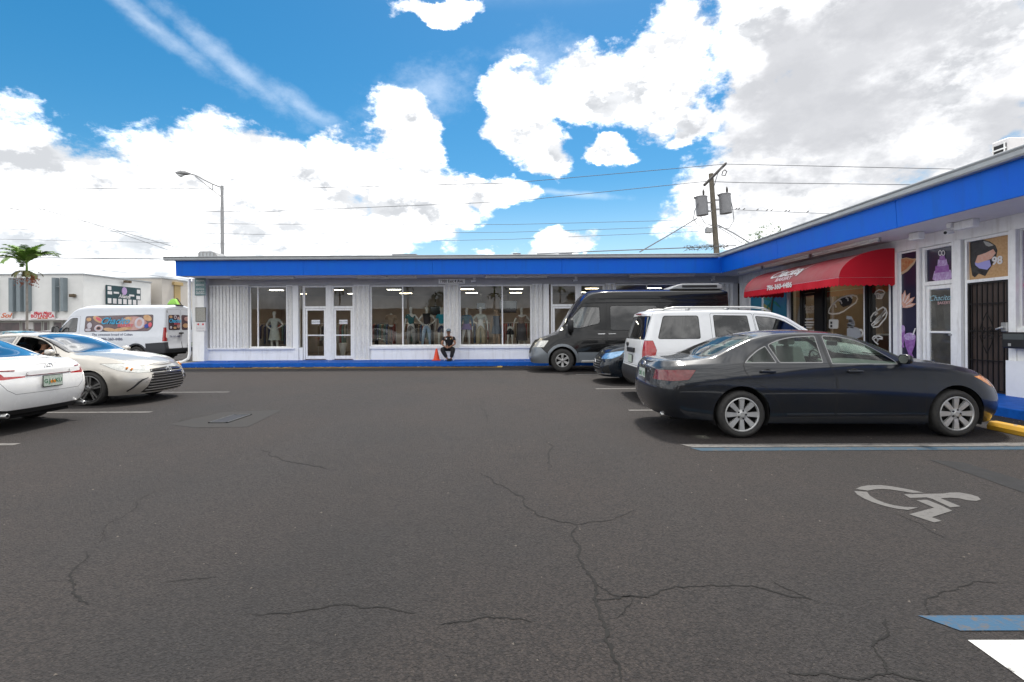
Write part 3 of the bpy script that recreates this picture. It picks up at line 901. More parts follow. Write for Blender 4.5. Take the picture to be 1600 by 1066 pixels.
def fill_grille(root, bvh, z0, z1, w0, w1, n, m, inset=.03, bar=.012):
    for i in range(n):
        z = z0 + (z1 - z0) * (i + .5) / n; w = w0 + (w1 - w0) * (i + .5) / n
        strip(bvh, 'grille_bar', lambda y, z=z: z, -w, w, bar, .012, m, root, off=.004 - .0)

def person_in_car(x, y): ...

# ---------------------------------------------------------------- hero: dark sedan, nose to the walkway
def build_dark_sedan():
    root, bvh = make_sedan('dark_sedan', 'dusty dark slate sedan with eight-spoke silver wheels, its nose at the yellow wheel stop',
                           'rear_smoked', (1.9, 7.38, 0), 0, P_dark, G_car, M_redd, M_amber, mat('satin_window_trim', (.22, .22, .22), .35, metal=.8), M_hub, ST8, rimr=.220, sp=sedan_spec(Df=.74, nf=2.15, Dr=.36))
    plate(root, (.028, 0, .775), -1, txt='DXT 42', m=mat('plate_pale', (.5, .55, .5), .4), orange=False)
    x = nose(bvh, 0, .93, 1) or .05
    badge_ring(root, (.06, 0, .915), -1, .06)
    b = MB(); b.box(.045, -.34, .838, .075, .34, .862); b.build('boot_trim', M_chr, root, bevel=.004, local=True)
    under_exhaust(root, .12, -.55, .26)
    # side moulding along the doors and the fuel of road dust stays in the paint
    for s in (-1, 1):
        m = MB()
        for (x0, x1) in ((1.66, 2.27), (2.31, 3.44)):
            pts = [(x0 + (x1 - x0) * i / 8, 0, 0) for i in range(9)]
            vs = []
            for p in pts:
                y = side_y(bvh, p[0], .30) or .9
                vs += [(p[0], s * y, .283), (p[0], s * (y + .006), .288), (p[0], s * (y + .006), .312), (p[0], s * y, .317)]
            m.add(vs, [(4 * i + a, 4 * i + (a + 1) % 4, 4 * i + 4 + (a + 1) % 4, 4 * i + 4 + a) for i in range(8) for a in range(4)])
        m.build('rocker_moulding', P_dark, root, local=True)
    w = MB(); w.bar((3.40, -.55, 1.0), (3.30, .05, 1.06), .015, .012); w.bar((3.42, .05, 1.0), (3.32, .6, 1.05), .015, .012)
    w.build('wiper', M_black, root, local=True)
    a = MB(); a.tube((1.36, 0, 1.33), (1.26, 0, 1.40), .004, .003, 5); a.build('roof_aerial', M_black, root, local=True)
    return root

def build_tan_sedan():
    sp = sedan_spec()
    root, bvh = make_sedan('tan_sedan', 'champagne sedan with wide slatted chrome grille pointing right and its driver at the window', 'front_grille', (-11.92, 10.35, 0), 0,
                           P_tan, G_blue, M_red, M_lamp, M_black, M_rimd, ST10, sp=sp, Rt=.325, rimr=.245, seatm=M_seatd)
    for i, z in enumerate(np.linspace(.26, .53, 6)):
        w = .585 - (z - .215) / .35 * .17
        strip(bvh, 'grille_bar', lambda y, z=z: z, -w, w, .022, .02, M_chr, root)
    strip(bvh, 'grille_surround', lambda y: .575, -.43, .43, .03, .03, M_chr, root)
    strip(bvh, 'grille_bar', lambda y: .645 - y * .02, -.42, .42, .026, .03, M_chr, root)
    xb = nose(bvh, 0, .635) or 4.8
    badge_ring(root, (xb + .03, 0, .635), 1, .075)
    for s in (-1, 1):
        pts = []
        for (y, z) in ((.78, .26), (.74, .33), (.68, .42), (.62, .47), (.52, .50)):
            xx = nose(bvh, y, z)
            if xx: pts.append((xx + .003, s * y, z))
        f = MB(); f.path(pts, [.012, .018, .020, .016, .006], 6); f.build('bumper_crease', M_black, root, smooth=True, local=True)
        q = MB(); 
        for (y, z) in ((.74, .70), (.70, .675)):
            xx = (nose(bvh, y, z) or 4.5); q.lathe([(.001, .012), (.03, .012), (.036, .0)], 12, lambda a, b, h, xx=xx, y=y, z=z: (xx - .0 + h, s * y + a, z + b))
        q.build('lamp_bulb', M_amber, root, smooth=True, local=True)
    return root

def build_white_sedan():
    sp = sedan_spec()
    root, bvh = make_sedan('white_sedan', 'white sedan seen from behind at the left edge, thin red tail lights and Florida plate', 'rear_red', (-6.90, 7.45, 0), PI,
                           P_white, G_blue, M_red, M_lamp, M_black, M_rimd, ST10, sp=sp, Rt=.325, rimr=.245, seatm=M_seatd)
    plate(root, (min(nose(bvh, 0, z_, 1) for z_ in (.62,.7,.77)) - .012, 0, .70), -1, txt='GJLKU', orange=True)
    badge_ring(root, (.055, 0, .905), -1, .07)
    for i, ch in enumerate('CAMRY'):
        t = text_obj('boot_letter', ch, .05, M_chr, (0, 0, 0), (PI / 2, 0, -PI / 2), None, ext=.003)
        t.parent = root; t.location = (.04, -(i - 2) * .17, .825)
    strip(bvh, 'tail_light_strip', lambda y: .80 + .02 * max(0, y - .3), -.36, .36, .010, .006, M_redd, root, d=1, off=.002)
    strip(bvh, 'tail_light_blade', lambda y: .865 + .04 * y, .48, .74, .014, .006, M_red, root, d=1, off=.002)
    strip(bvh, 'tail_light_blade', lambda y: .865 + .04 * y, -.74, -.48, .014, .006, M_red, root, d=1, off=.002)
    under_exhaust(root, .04, -.62, .27); under_exhaust(root, .04, .62, .27)
    return root

# ---------------------------------------------------------------- boxy bodies
def suv_spec():
    return dict(L=4.85, halfw=.97, axles=(1.02, 3.87), arch=.43, archz=.37, floor=.26, Df=.50, Dr=.16, nf=2.8, nr=3.4, nm=88, archtrim=.05, archmat=6,
        top=[(.20, 1.70), (.30, 1.765), (.8, 1.79), (1.8, 1.80), (2.5, 1.775), (2.85, 1.70), (3.2, 1.50), (3.6, 1.24), (3.75, 1.17), (4.2, 1.12), (4.6, 1.02), (4.7, .92)],
        rail=dict(x=(.24, 4.70), z=[(.20, 1.68), (.35, 1.72), (.8, 1.742), (1.8, 1.75), (2.5, 1.72), (2.85, 1.62), (3.2, 1.40), (3.55, 1.18), (3.75, 1.13), (4.2, 1.07), (4.7, .90)],
                  y=[(.2, .72), (.8, .735), (2.4, .73), (2.9, .755), (3.4, .83), (3.7, .86), (4.7, .72)]),
        belt=dict(x=(.10, 4.76), z=[(.1, 1.19), (1.5, 1.17), (3.4, 1.12), (4.2, .98), (4.8, .80)], y=[(.1, .885), (1.2, .905), (3.2, .905), (4.2, .90), (4.8, .84)]),
        shoulder=dict(x=(.07, 4.80), z=[(.1, 1.03), (3.4, 1.0), (4.2, .86), (4.8, .68)], y=[(.1, .93), (1.2, .95), (3.4, .95), (4.3, .94), (4.8, .9)]),
        wide=dict(x=(.05, 4.83), z=[(0, .72), (4.8, .60)], y=[(0, .95), (1.2, .97), (3.8, .97), (4.8, .92)]),
        low=dict(x=(.0, 4.85), z=[(0, .50), (4.8, .45)], y=[(0, .93), (1.2, .96), (3.8, .96), (4.8, .92)]),
        sill=dict(x=(.03, 4.78), z=[(0, .36), (1.4, .28), (3.6, .28), (4.8, .30)], y=[(0, .9), (1.2, .935), (3.8, .935), (4.8, .88)]))

def build_white_suv():
    root = thing('white_suv', 'white SUV with roof rails and red tail light parked just beyond the dark sedan', 'car', (2.42, 10.42, 0), 0)
    sp = suv_spec(); RG = []
    RG.append(dict(name='rear_window', proj='front', poly=round_poly([(-.1, 1.20), (.76, 1.20, .04), (.70, 1.66, .04), (-.1, 1.68)], 0), mat=3, ring=.02, ringmat=1, mode='center', filter='rear', xr=(-1, .5)))
    RG.append(dict(name='quarter_glass', proj='side', poly=round_poly([(.36, 1.215), (1.18, 1.215), (1.18, 1.665), (.50, 1.665)], .05), mat=3, ring=.014, ringmat=1, zr=(1.1, 1.8)))
    RG.append(dict(name='door_glass', proj='side', poly=round_poly([(1.46, 1.20), (2.16, 1.185), (2.12, 1.66), (1.46, 1.672)], .03), mat=3, ring=.014, ringmat=1, zr=(1.1, 1.8)))
    RG.append(dict(name='door_glass', proj='side', poly=round_poly([(2.34, 1.18), (3.32, 1.155), (3.06, 1.40, .1), (2.80, 1.565, .1), (2.55, 1.63, .1), (2.27, 1.65, .03)], .03), mat=7, ring=.014, ringmat=1, zr=(1.1, 1.8)))
    ws = [(2.72, -.1), (2.70, .6), (2.75, .70), (3.1, .76), (3.5, .80), (3.62, .55), (3.70, -.1)]
    RG.append(dict(name='windshield', proj='top', poly=ws, mat=7, ring=.02, ringmat=1, mode='center', zr=(1.1, 1.8)))
    RG.append(dict(name='tail_light', proj='side', poly=round_poly([(-.1, .86), (.28, .86), (.33, 1.0), (.27, 1.19), (-.1, 1.19)], .02), mat=4, ring=.004, filter='any', **{'and': [('front', [(.76, .8), (1.2, .8), (1.2, 1.3), (.76, 1.3)])]}))
    RG.append(dict(name='headlight', proj='side', poly=round_poly([(4.45, .80), (4.9, .80), (4.9, .64), (4.5, .64)], .02), mat=5, ring=.004, filter='any', **{'and': [('front', [(.5, .5), (1.2, .5), (1.2, 1.2), (.5, 1.2)])]}))
    RG.append(dict(name='rear_bumper', proj='side', poly=[(-.1, .2), (.62, .2), (.55, .62), (-.1, .66)], mat=6, ring=.004, mode='center', filter='any'))
    RG.append(dict(name='tailgate', proj='front', poly=[(-.1, .68), (.80, .68), (.80, 1.18), (.70, 1.74), (-.1, 1.74)], ring=.006, mode='center', filter='rear', xr=(-1, .4)))
    RG.append(dict(name='rear_door', proj='side', poly=round_poly([(1.40, 1.10), (1.50, .80), (1.62, .42), (2.28, .40), (2.28, 1.1), (2.22, 1.70), (1.40, 1.71)], .04), ring=.006, zr=(.3, 1.75)))
    RG.append(dict(name='front_door', proj='side', poly=round_poly([(2.29, .40), (3.42, .40), (3.46, 1.10), (3.10, 1.42), (2.82, 1.60), (2.55, 1.67), (2.235, 1.695), (2.29, 1.1)], .04), ring=.006, zr=(.3, 1.75)))
    sp['regions'] = RG
    bvh = grid_bvh(sp)
    car_body(root, sp, [P_white2, M_gap, M_black, G_tint, M_red, M_lamp, M_black, G_mid])
    for ax in sp['axles']:
        for s in (-1, 1): wheel(root, ax, s, .955, .37, .25, ST6, M_hub)
    for s in (-1, 1):
        r = MB(); pts = [(.46, s * .67, 1.735), (.58, s * .67, 1.80), (.75, s * .67, 1.825), (2.25, s * .665, 1.825), (2.48, s * .665, 1.80), (2.62, s * .665, 1.74)]
        r.path(pts, .019, 8)
        for q in (1.0, 1.75): r.box(q - .04, s * .67 - .012, 1.74, q + .04, s * .67 + .012, 1.82)
        r.build('roof_rail', M_alu, root, smooth=True, local=True)
        side_mirror(root, 3.26, .90, 1.22, s, P_white2, 1.2, 1.2)
        for hx in (1.70, 2.50): door_handle(root, hx, side_y(bvh, hx, 1.03) or .95, 1.03, s, P_white2)
    plate(root, (.045, 0, .80), -1, txt='', m=M_plate, orange=False)
    b = MB(); b.box(.035, -.30, .93, .068, .30, 1.03); b.build('tailgate_handle_trim', M_black, root, bevel=.01, local=True)
    o = MB(); o.lathe([(.001, .03), (.05, .03), (.055, .0)], 16, lambda a, b_, h: (.085 - h, .35 + a * 1.4, 1.09 + b_)); o.build('badge', M_black, root, local=True)
    w = MB(); w.bar((.14, .05, 1.22), (.20, -.42, 1.34), .02, .02); w.build('wiper', M_black, root, local=True)
    l = MB(); l.box(.20, -.16, 1.70, .235, .16, 1.722); l.build('high_brake_light', M_red, root, bevel=.004, local=True)
    seat_row(root, 2.1, (-.4, .4), .85, M_seatd, h=.55, z_floor=.5); cockpit(root, 2.95, .74, 1.12, M_dash)
    return root

def van_spec(L, H, hw, rax, fax, nose_h=1.10, ws_top=None, arch=.44, Rc=.37, cowl=None):
    """tall panel van: L length, H roof height"""
    wt = ws_top if ws_top else L - 1.75
    cw = cowl if cowl else L - .92
    rz = H - .13
    return dict(L=L, halfw=hw, axles=(rax, fax), arch=arch, archz=Rc, floor=.32, Df=.52, Dr=.10, nf=2.9, nr=4.0, nm=96,
        top=[(.08, H - .05), (.2, H), (wt - .5, H), (wt - .05, H - .06), (wt + .12, H - .17), ((wt + cw) / 2 + .06, (H - .17 + nose_h + .10) / 2 + .06), (cw, nose_h + .10), (cw + .3, nose_h - .03), (L - .25, nose_h - .17), (L - .13, nose_h - .30)],
        rail=dict(x=(.06, L - .13), z=[(.05, rz - .02), (.3, rz), (wt - .6, rz), (wt - .15, rz - .07), (wt + .1, rz - .19), ((wt + cw) / 2, (rz - .19 + nose_h + .02) / 2 + .03), (cw - .04, nose_h + .04), (cw + .25, nose_h - .06), (L - .13, nose_h - .32)],
                  y=[(.05, hw - .19), (.5, hw - .18), (wt - .3, hw - .19), (wt + .1, hw - .2), (cw, hw - .12), (L - .13, hw - .28)]),
        belt=dict(x=(.03, L - .08), z=[(.05, 1.32), (wt, 1.30), (cw - .2, 1.16), (cw + .2, nose_h - .16), (L - .08, nose_h - .40)], y=[(.05, hw - .055), (wt, hw - .055), (cw, hw - .07), (L, hw - .15)]),
        shoulder=dict(x=(.02, L - .04), z=[(0, 1.12), (wt, 1.10), (cw, .94), (L, .72)], y=[(0, hw - .02), (wt, hw - .02), (cw, hw - .03), (L, hw - .08)]),
        wide=dict(x=(.0, L - .01), z=[(0, .80), (wt, .78), (L, .58)], y=[(0, hw - .005), (L - .6, hw), (L, hw - .04)]),
        low=dict(x=(-.03, L), z=[(0, .55), (L, .44)], y=[(0, hw - .01), (L - .6, hw), (L, hw - .05)]),
        sill=dict(x=(.0, L - .06), z=[(0, .42), (1, .38), (L, .28)], y=[(0, hw - .03), (L - .6, hw - .02), (L, hw - .08)]))

def build_black_van():
    L = 6.55
    root = thing('black_van', 'long high-roof van, black above grey, front wheel near the walkway and nose pointing left', 'van', (7.12, 17.05, 0), PI)
    sp = van_spec(L, 2.70, .99, 1.35, 5.50, nose_h=1.20, ws_top=4.62, cowl=5.62, arch=.45, Rc=.375); sp['archtrim'] = .085; sp['archmat'] = 6
    RG = []
    RG.append(dict(name='door_glass', proj='side', poly=round_poly([(4.26, 1.56), (4.27, 2.10), (4.86, 2.12, .1), (5.42, 1.52, .06), (5.36, 1.43, .05), (4.95, 1.39, .1)], .06), mat=7, ring=.02, ringmat=1, zr=(1.2, 2.4)))
    RG.append(dict(name='side_glass', proj='side', poly=round_poly([(2.42, 1.33), (3.95, 1.33), (3.95, 2.14), (2.42, 2.14)], .08), mat=3, ring=.014, ringmat=1, zr=(1.2, 2.4)))
    RG.append(dict(name='side_glass', proj='side', poly=round_poly([(.70, 1.33), (2.20, 1.33), (2.20, 2.14), (.70, 2.14)], .08), mat=3, ring=.014, ringmat=1, zr=(1.2, 2.4)))
    ws = [(4.70, -.1), (4.68, .55), (4.74, .70), (5.2, .78), (5.52, .80), (5.62, .5), (5.68, -.1)]
    RG.append(dict(name='windshield', proj='top', poly=ws, mat=8, ring=.02, ringmat=1, mode='center', zr=(1.1, 2.7)))
    RG.append(dict(name='headlight', proj='side', poly=round_poly([(5.93, 1.02), (6.30, 1.02), (6.7, .92), (6.7, .76), (6.28, .80), (6.10, .80)], .03), mat=5, ring=.004, filter='any', **{'and': [('front', [(.56, .5), (1.2, .5), (1.2, 1.3), (.56, 1.3)])]}))
    RG.append(dict(name='grille', proj='front', poly=round_poly([(-.1, .58), (.50, .58), (.55, .90), (-.1, .96)], .02), mat=1, mode='center', filter='nose', xr=(5.9, 7)))
    RG.append(dict(name='front_bumper', proj='side', poly=[(5.99, .1), (6.8, .1), (6.8, .80), (6.2, .80), (5.99, .60)], mat=6, mode='center', filter='any', ring=.004, zr=(0, .8)))
    RG.append(dict(name='lower_side_panel', proj='side', poly=[(1.85, .3), (5.0, .3), (5.0, .64), (1.85, .64)], mat=6, ring=.004))
    RG.append(dict(name='sliding_door', proj='side', poly=round_poly([(2.34, .66), (4.06, .66), (4.06, 2.34), (2.34, 2.34)], .03), ring=.006, zr=(.6, 2.4)))
    RG.append(dict(name='front_door', proj='side', poly=round_poly([(4.10, .66), (5.02, .66), (5.12, .95), (5.48, 1.25), (5.50, 1.48), (4.92, 2.16), (4.80, 2.22), (4.10, 2.22)], .05), ring=.006, zr=(.6, 2.4)))
    RG.append(dict(name='hood', proj='top', poly=[(5.74, -.1), (5.68, .7), (5.75, .86), (6.2, .74), (6.36, .4), (6.42, -.1)], ring=.006, mode='center', zr=(.85, 1.4)))
    sp['regions'] = RG
    bvh = grid_bvh(sp)
    G_ws = glass('van_windshield', (.05, .10, .16), 1.6)
    car_body(root, sp, [P_black, M_gap, M_black, G_tint, M_red, M_lamp, P_vgrey, G_mid, G_ws])
    for ax in sp['axles']:
        for s in (-1, 1): wheel(root, ax, s, .97, .375, .215, ST6, M_hub, width=.25)
    for s in (-1, 1):
        side_mirror(root, 5.22, .97, 1.50, s, M_black, 1.5, 2.0)
        for hx in (4.24, 3.9): door_handle(root, hx, side_y(bvh, hx, 1.22) or .95, 1.22, s, M_chr, .24)
        g = MB(); g.box(2.3, s * .84, .30, 4.9, s * 1.06, .36); g.box(2.32, s * 1.0, .36, 4.88, s * 1.055, .375)
        g.build('running_board', [M_alu], root, bevel=.01, local=True)
        u = MB()
        for z in (2.36, 2.23):
            vs = []; xs = np.linspace(.15, 4.75, 24)
            for x in xs:
                y = side_y(bvh, x, z) or .9
                vs += [(x, s * y, z - .012), (x, s * (y + .007), z - .006), (x, s * (y + .007), z + .006), (x, s * y, z + .012)]
            u.add(vs, [(4 * i + a, 4 * i + (a + 1) % 4, 4 * i + 4 + (a + 1) % 4, 4 * i + 4 + a) for i in range(23) for a in range(4)])
        u.build('side_rib', P_black, root, local=True)
    for i, z in enumerate((.66, .76, .86)):
        strip(bvh, 'grille_bar', lambda y, z=z: z, -.50, .50, .035, .04, mat('dull_chrome', (.35, .36, .37), .3, metal=.9), root)
    b = MB(); xx = nose(bvh, 0, .8); b.lathe([(.001, .02), (.085, .02), (.095, 0)], 20, lambda a, c, h: (xx + .03 + h, a, .80 + c)); b.build('badge', M_chr, root, smooth=True, local=True)
    strip(bvh, 'air_intake', lambda y: .50, -.75, .75, .07, .012, M_black, root, off=-.004)
    a = MB(); a.prism([(.15, 2.68), (.18, 2.80), (.3, 2.86), (1.5, 2.86), (1.75, 2.78), (1.9, 2.68)], lambda u, v, w: (u, w, v), -.55, .55)
    a.build('roof_air_conditioner', mat('grey_roof_unit', (.30, .31, .32), .4), root, bevel=.03, local=True, segs=2)
    v = MB(); v.box(.35, -.557, 2.73, 1.5, -.551, 2.81); v.box(.35, .551, 2.73, 1.5, .557, 2.81); v.build('cooling_vent', M_black, root, local=True)['kind'] = 'stuff'
    st = MB(); st.lathe([(.001, 0), (.07, 0), (.07, .004)], 16, lambda a_, b_, h: (5.30 + b_ * .6, .50 + a_, 1.60 - b_ * .75 + h)); st.build('windshield_sticker', mat('white_sticker', (.7, .75, .75), .5), root, local=True)
    seat_row(root, 4.2, (-.45, .45), 1.1, M_seatd, h=.6, z_floor=.7); cockpit(root, 5.05, .8, 1.32, M_dash)
    return root

def build_dark_crossover():
    root = thing('dark_crossover', 'dark blue-black crossover tucked between the black van and the white SUV, only its nose showing', 'car', (6.85, 13.40, 0), PI)
    sp = sedan_spec(L=4.62, axles=(1.0, 3.72), arch=.39, archz=.35, floor=.22, Df=.55, nf=2.5, archtrim=0)
    sp['top'] = [(.08, 1.05), (.2, 1.25), (.6, 1.48), (1.2, 1.56), (2.0, 1.58), (2.4, 1.54), (2.8, 1.38), (3.2, 1.12), (3.35, 1.06), (3.8, 1.0), (4.2, .92), (4.42, .84), (4.5, .76)]
    sp['rail'] = dict(x=(.10, 4.48), z=[(.08, 1.0), (.3, 1.28), (.7, 1.44), (1.4, 1.50), (2.0, 1.50), (2.5, 1.42), (2.9, 1.22), (3.25, 1.02), (3.7, .97), (4.2, .87), (4.5, .74)],
                      y=[(.08, .60), (1.0, .62), (2.2, .60), (2.9, .66), (3.3, .76), (4.2, .72), (4.5, .6)])
    sp['belt'] = dict(x=(.06, 4.55), z=[(.05, .98), (1.5, 1.03), (3.0, 1.0), (3.6, .92), (4.5, .68)], y=[(.05, .76), (1.2, .84), (3.4, .84), (4.5, .74)])
    sp['shoulder'] = dict(x=(.03, 4.59), z=[(.03, .88), (3.4, .86), (4.2, .74), (4.6, .58)], y=[(.05, .82), (1.0, .885), (3.5, .89), (4.5, .82)])
    sp['wide'] = dict(x=(.0, 4.62), z=[(0, .62), (4.6, .48)], y=[(0, .86), (1.1, .92), (3.7, .92), (4.6, .86)])
    sp['low'] = dict(x=(.03, 4.62), z=[(0, .42), (4.6, .33)], y=[(0, .82), (1.1, .90), (3.7, .90), (4.6, .86)])
    sp['sill'] = dict(x=(.10, 4.55), z=[(0, .3), (1.4, .22), (4.6, .18)], y=[(0, .76), (1.1, .87), (3.7, .87), (4.6, .82)])
    RG = []
    RG.append(dict(name='door_glass', proj='side', poly=round_poly([(1.9, 1.04), (3.02, 1.02), (2.75, 1.28, .1), (2.45, 1.40, .1), (1.9, 1.45)], .03), mat=3, ring=.014, ringmat=1, zr=(.98, 1.6)))
    RG.append(dict(name='door_glass', proj='side', poly=round_poly([(.75, 1.08), (1.8, 1.05), (1.8, 1.45), (1.2, 1.44), (.85, 1.38)], .03), mat=3, ring=.014, ringmat=1, zr=(.98, 1.6)))
    RG.append(dict(name='windshield', proj='top', poly=[(2.35, -.1), (2.33, .5), (2.4, .58), (3.0, .67), (3.15, .70), (3.26, .4), (3.32, -.1)], mat=3, ring=.02, ringmat=1, mode='center', zr=(.95, 1.6)))
    RG.append(dict(name='headlight', proj='side', poly=round_poly([(3.98, .86), (4.25, .82), (4.7, .70), (4.7, .60), (4.35, .64), (4.15, .72)], .02), mat=5, ring=.005, filter='any', **{'and': [('front', [(.42, .3), (1.2, .3), (1.2, 1.2), (.42, 1.2)])]}))
    RG.append(dict(name='grille', proj='front', poly=round_poly([(-.1, .34), (.45, .34), (.50, .60), (-.1, .70)], .02), mode='center', filter='nose', mat=1))
    RG.append(dict(name='air_intake', proj='front', poly=round_poly([(.55, .26), (.80, .28), (.78, .50), (.60, .42)], .02), filter='any', xr=(4, 5), mat=1))
    RG.append(dict(name='hood', proj='top', poly=[(3.24, -.1), (3.18, .70), (3.6, .72), (4.1, .64), (4.3, .4), (4.38, -.1)], ring=.005, mode='center', zr=(.7, 1.15)))
    sp['regions'] = RG; bvh = grid_bvh(sp)
    M_bl = mat('bluish_headlamp', (.20, .38, .60), .08, metal=.5, coat=1.0, noise=(14, .5))
    car_body(root, sp, [P_nblue, M_gap, M_black, G_tint, M_red, M_bl, M_black])
    for ax in sp['axles']:
        for s in (-1, 1): wheel(root, ax, s, .90, .345, .25, ST10, M_rimd)
    for z in (.40, .46, .52, .58): strip(bvh, 'grille_bar', lambda y, z=z: z, -.44, .44, .012, .012, M_alu, root)
    strip(bvh, 'chrome_lip', lambda y: .235 + .02 * y, -.78, .78, .018, .02, M_chr, root)
    xx = nose(bvh, 0, .52); b = MB(); b.lathe([(.001, .012), (.085, .012), (.09, 0)], 20, lambda a, c, h: (xx + .015 + h, a, .52 + c))
    b.build('badge', M_chr, root, smooth=True, local=True)
    for s in (-1, 1): side_mirror(root, 2.9, .84, 1.08, s, P_nblue)
    return root
# ================================================================== the lot
def asphalt_material():
    m = bpy.data.materials.new('worn_asphalt'); m.use_nodes = True
    nt = m.node_tree; N = nt.nodes; L = nt.links; b = N['Principled BSDF']
    t = N.new('ShaderNodeTexCoord')
    def noise(sc, det=6, rough=.6, m_=(1, 1, 1), off=(0, 0, 0)):
        mp = N.new('ShaderNodeMapping'); L.new(t.outputs['Object'], mp.inputs[0]); mp.inputs['Scale'].default_value = m_; mp.inputs['Location'].default_value = off
        n = N.new('ShaderNodeTexNoise'); L.new(mp.outputs[0], n.inputs['Vector']); n.inputs['Scale'].default_value = sc; n.inputs['Detail'].default_value = det; n.inputs['Roughness'].default_value = rough
        return n.outputs['Fac']
    def rng(v, a, b_, c=0, d=1):
        r = N.new('ShaderNodeMapRange'); L.new(v, r.inputs[0]); r.inputs[1].default_value = a; r.inputs[2].default_value = b_; r.inputs[3].default_value = c; r.inputs[4].default_value = d; return r.outputs[0]
    def mix(f, a, b_, mode='MIX'):
        x = N.new('ShaderNodeMix'); x.data_type = 'RGBA'; x.blend_type = mode
        for s, q in ((x.inputs[0], f), (x.inputs[6], a), (x.inputs[7], b_)):
            if isinstance(q, (int, float)): s.default_value = q
            elif isinstance(q, tuple): s.default_value = (*q, 1)
            else: L.new(q, s)
        return x.outputs[2]
    base = mix(rng(noise(.16, 5, .6), .40, .58), (0.0267, 0.0252, 0.0255), (0.0447, 0.0345, 0.0302))
    base = mix(rng(noise(.5, 5, .65, (1, .55, 1), (4, 2, 0)), .42, .72, 0, .75), base, (0.0485, 0.0380, 0.0330))
    base = mix(rng(noise(.9, 6, .7, (1, 1, 1), (7, 5, 0)), .58, .72, 0, .6), base, (0.0187, 0.0164, 0.0163))
    # wheel tracks and wear bands along the driving lane
    base = mix(rng(noise(.35, 4, .5, (2.2, .22, 1), (1, 9, 0)), .50, .68, 0, .45), base, (0.0459, 0.0403, 0.0383))
    # aggregate
    v = N.new('ShaderNodeTexVoronoi'); L.new(t.outputs['Object'], v.inputs['Vector']); v.inputs['Scale'].default_value = 95
    ag = rng(v.outputs['Distance'], .10, .36, 1, 0)
    n2 = noise(34, 4, .7)
    sp_ = N.new('ShaderNodeMath'); sp_.operation = 'MULTIPLY'; L.new(ag, sp_.inputs[0]); L.new(rng(n2, .50, .66), sp_.inputs[1])
    col = mix(sp_.outputs[0], base, (0.1459, 0.1213, 0.0965))
    v2 = N.new('ShaderNodeTexVoronoi'); L.new(t.outputs['Object'], v2.inputs['Vector']); v2.inputs['Scale'].default_value = 60
    col = mix(rng(v2.outputs['Distance'], .3, .75, 0, .8), col, (0.0112, 0.0099, 0.0098))
    v3 = N.new('ShaderNodeTexVoronoi'); L.new(t.outputs['Object'], v3.inputs['Vector']); v3.inputs['Scale'].default_value = 22
    col = mix(rng(v3.outputs['Distance'], .05, .16, .55, 0), col, (0.0762, 0.0633, 0.0522))
    col = mix(rng(noise(14, 5, .8, (1, 1, 1), (8, 1, 3)), .52, .66, 0, .45), col, (0.0143, 0.0126, 0.0124))
    base = None
    col = mix(rng(noise(1.5, 5, .7, (1, 1, 1), (2, 8, 5)), .60, .72, 0, .4), col, (0.0115, 0.0105, 0.0104))
    n3 = noise(5, 6, .75, (1, 1, 1), (3, 3, 3))
    col = mix(rng(n3, .3, .75, 0, .35), col, (0.0195, 0.0167, 0.0157))
    L.new(col, b.inputs['Base Color'])
    b.inputs['Roughness'].default_value = .82; b.inputs['Specular IOR Level'].default_value = .35
    bp = N.new('ShaderNodeBump'); bp.inputs['Strength'].default_value = .9; bp.inputs['Distance'].default_value = .011
    ad = N.new('ShaderNodeMath'); ad.operation = 'ADD'; L.new(v.outputs['Distance'], ad.inputs[0]); L.new(noise(55, 4, .7), ad.inputs[1])
    L.new(ad.outputs[0], bp.inputs['Height']); L.new(bp.outputs[0], b.inputs['Normal'])
    return m
M_asph = asphalt_material()
g = MB()
n = 24
xs = np.concatenate([[-900, -300, -120], np.linspace(-60, 60, n), [120, 300, 900]])
vs = [(x, y, 0) for y in xs for x in xs]; k = len(xs)
g.add(vs, [(j * k + i, j * k + i + 1, (j + 1) * k + i + 1, (j + 1) * k + i) for j in range(k - 1) for i in range(k - 1)])
ground = tag(g.build('asphalt_ground', M_asph), kind='structure')

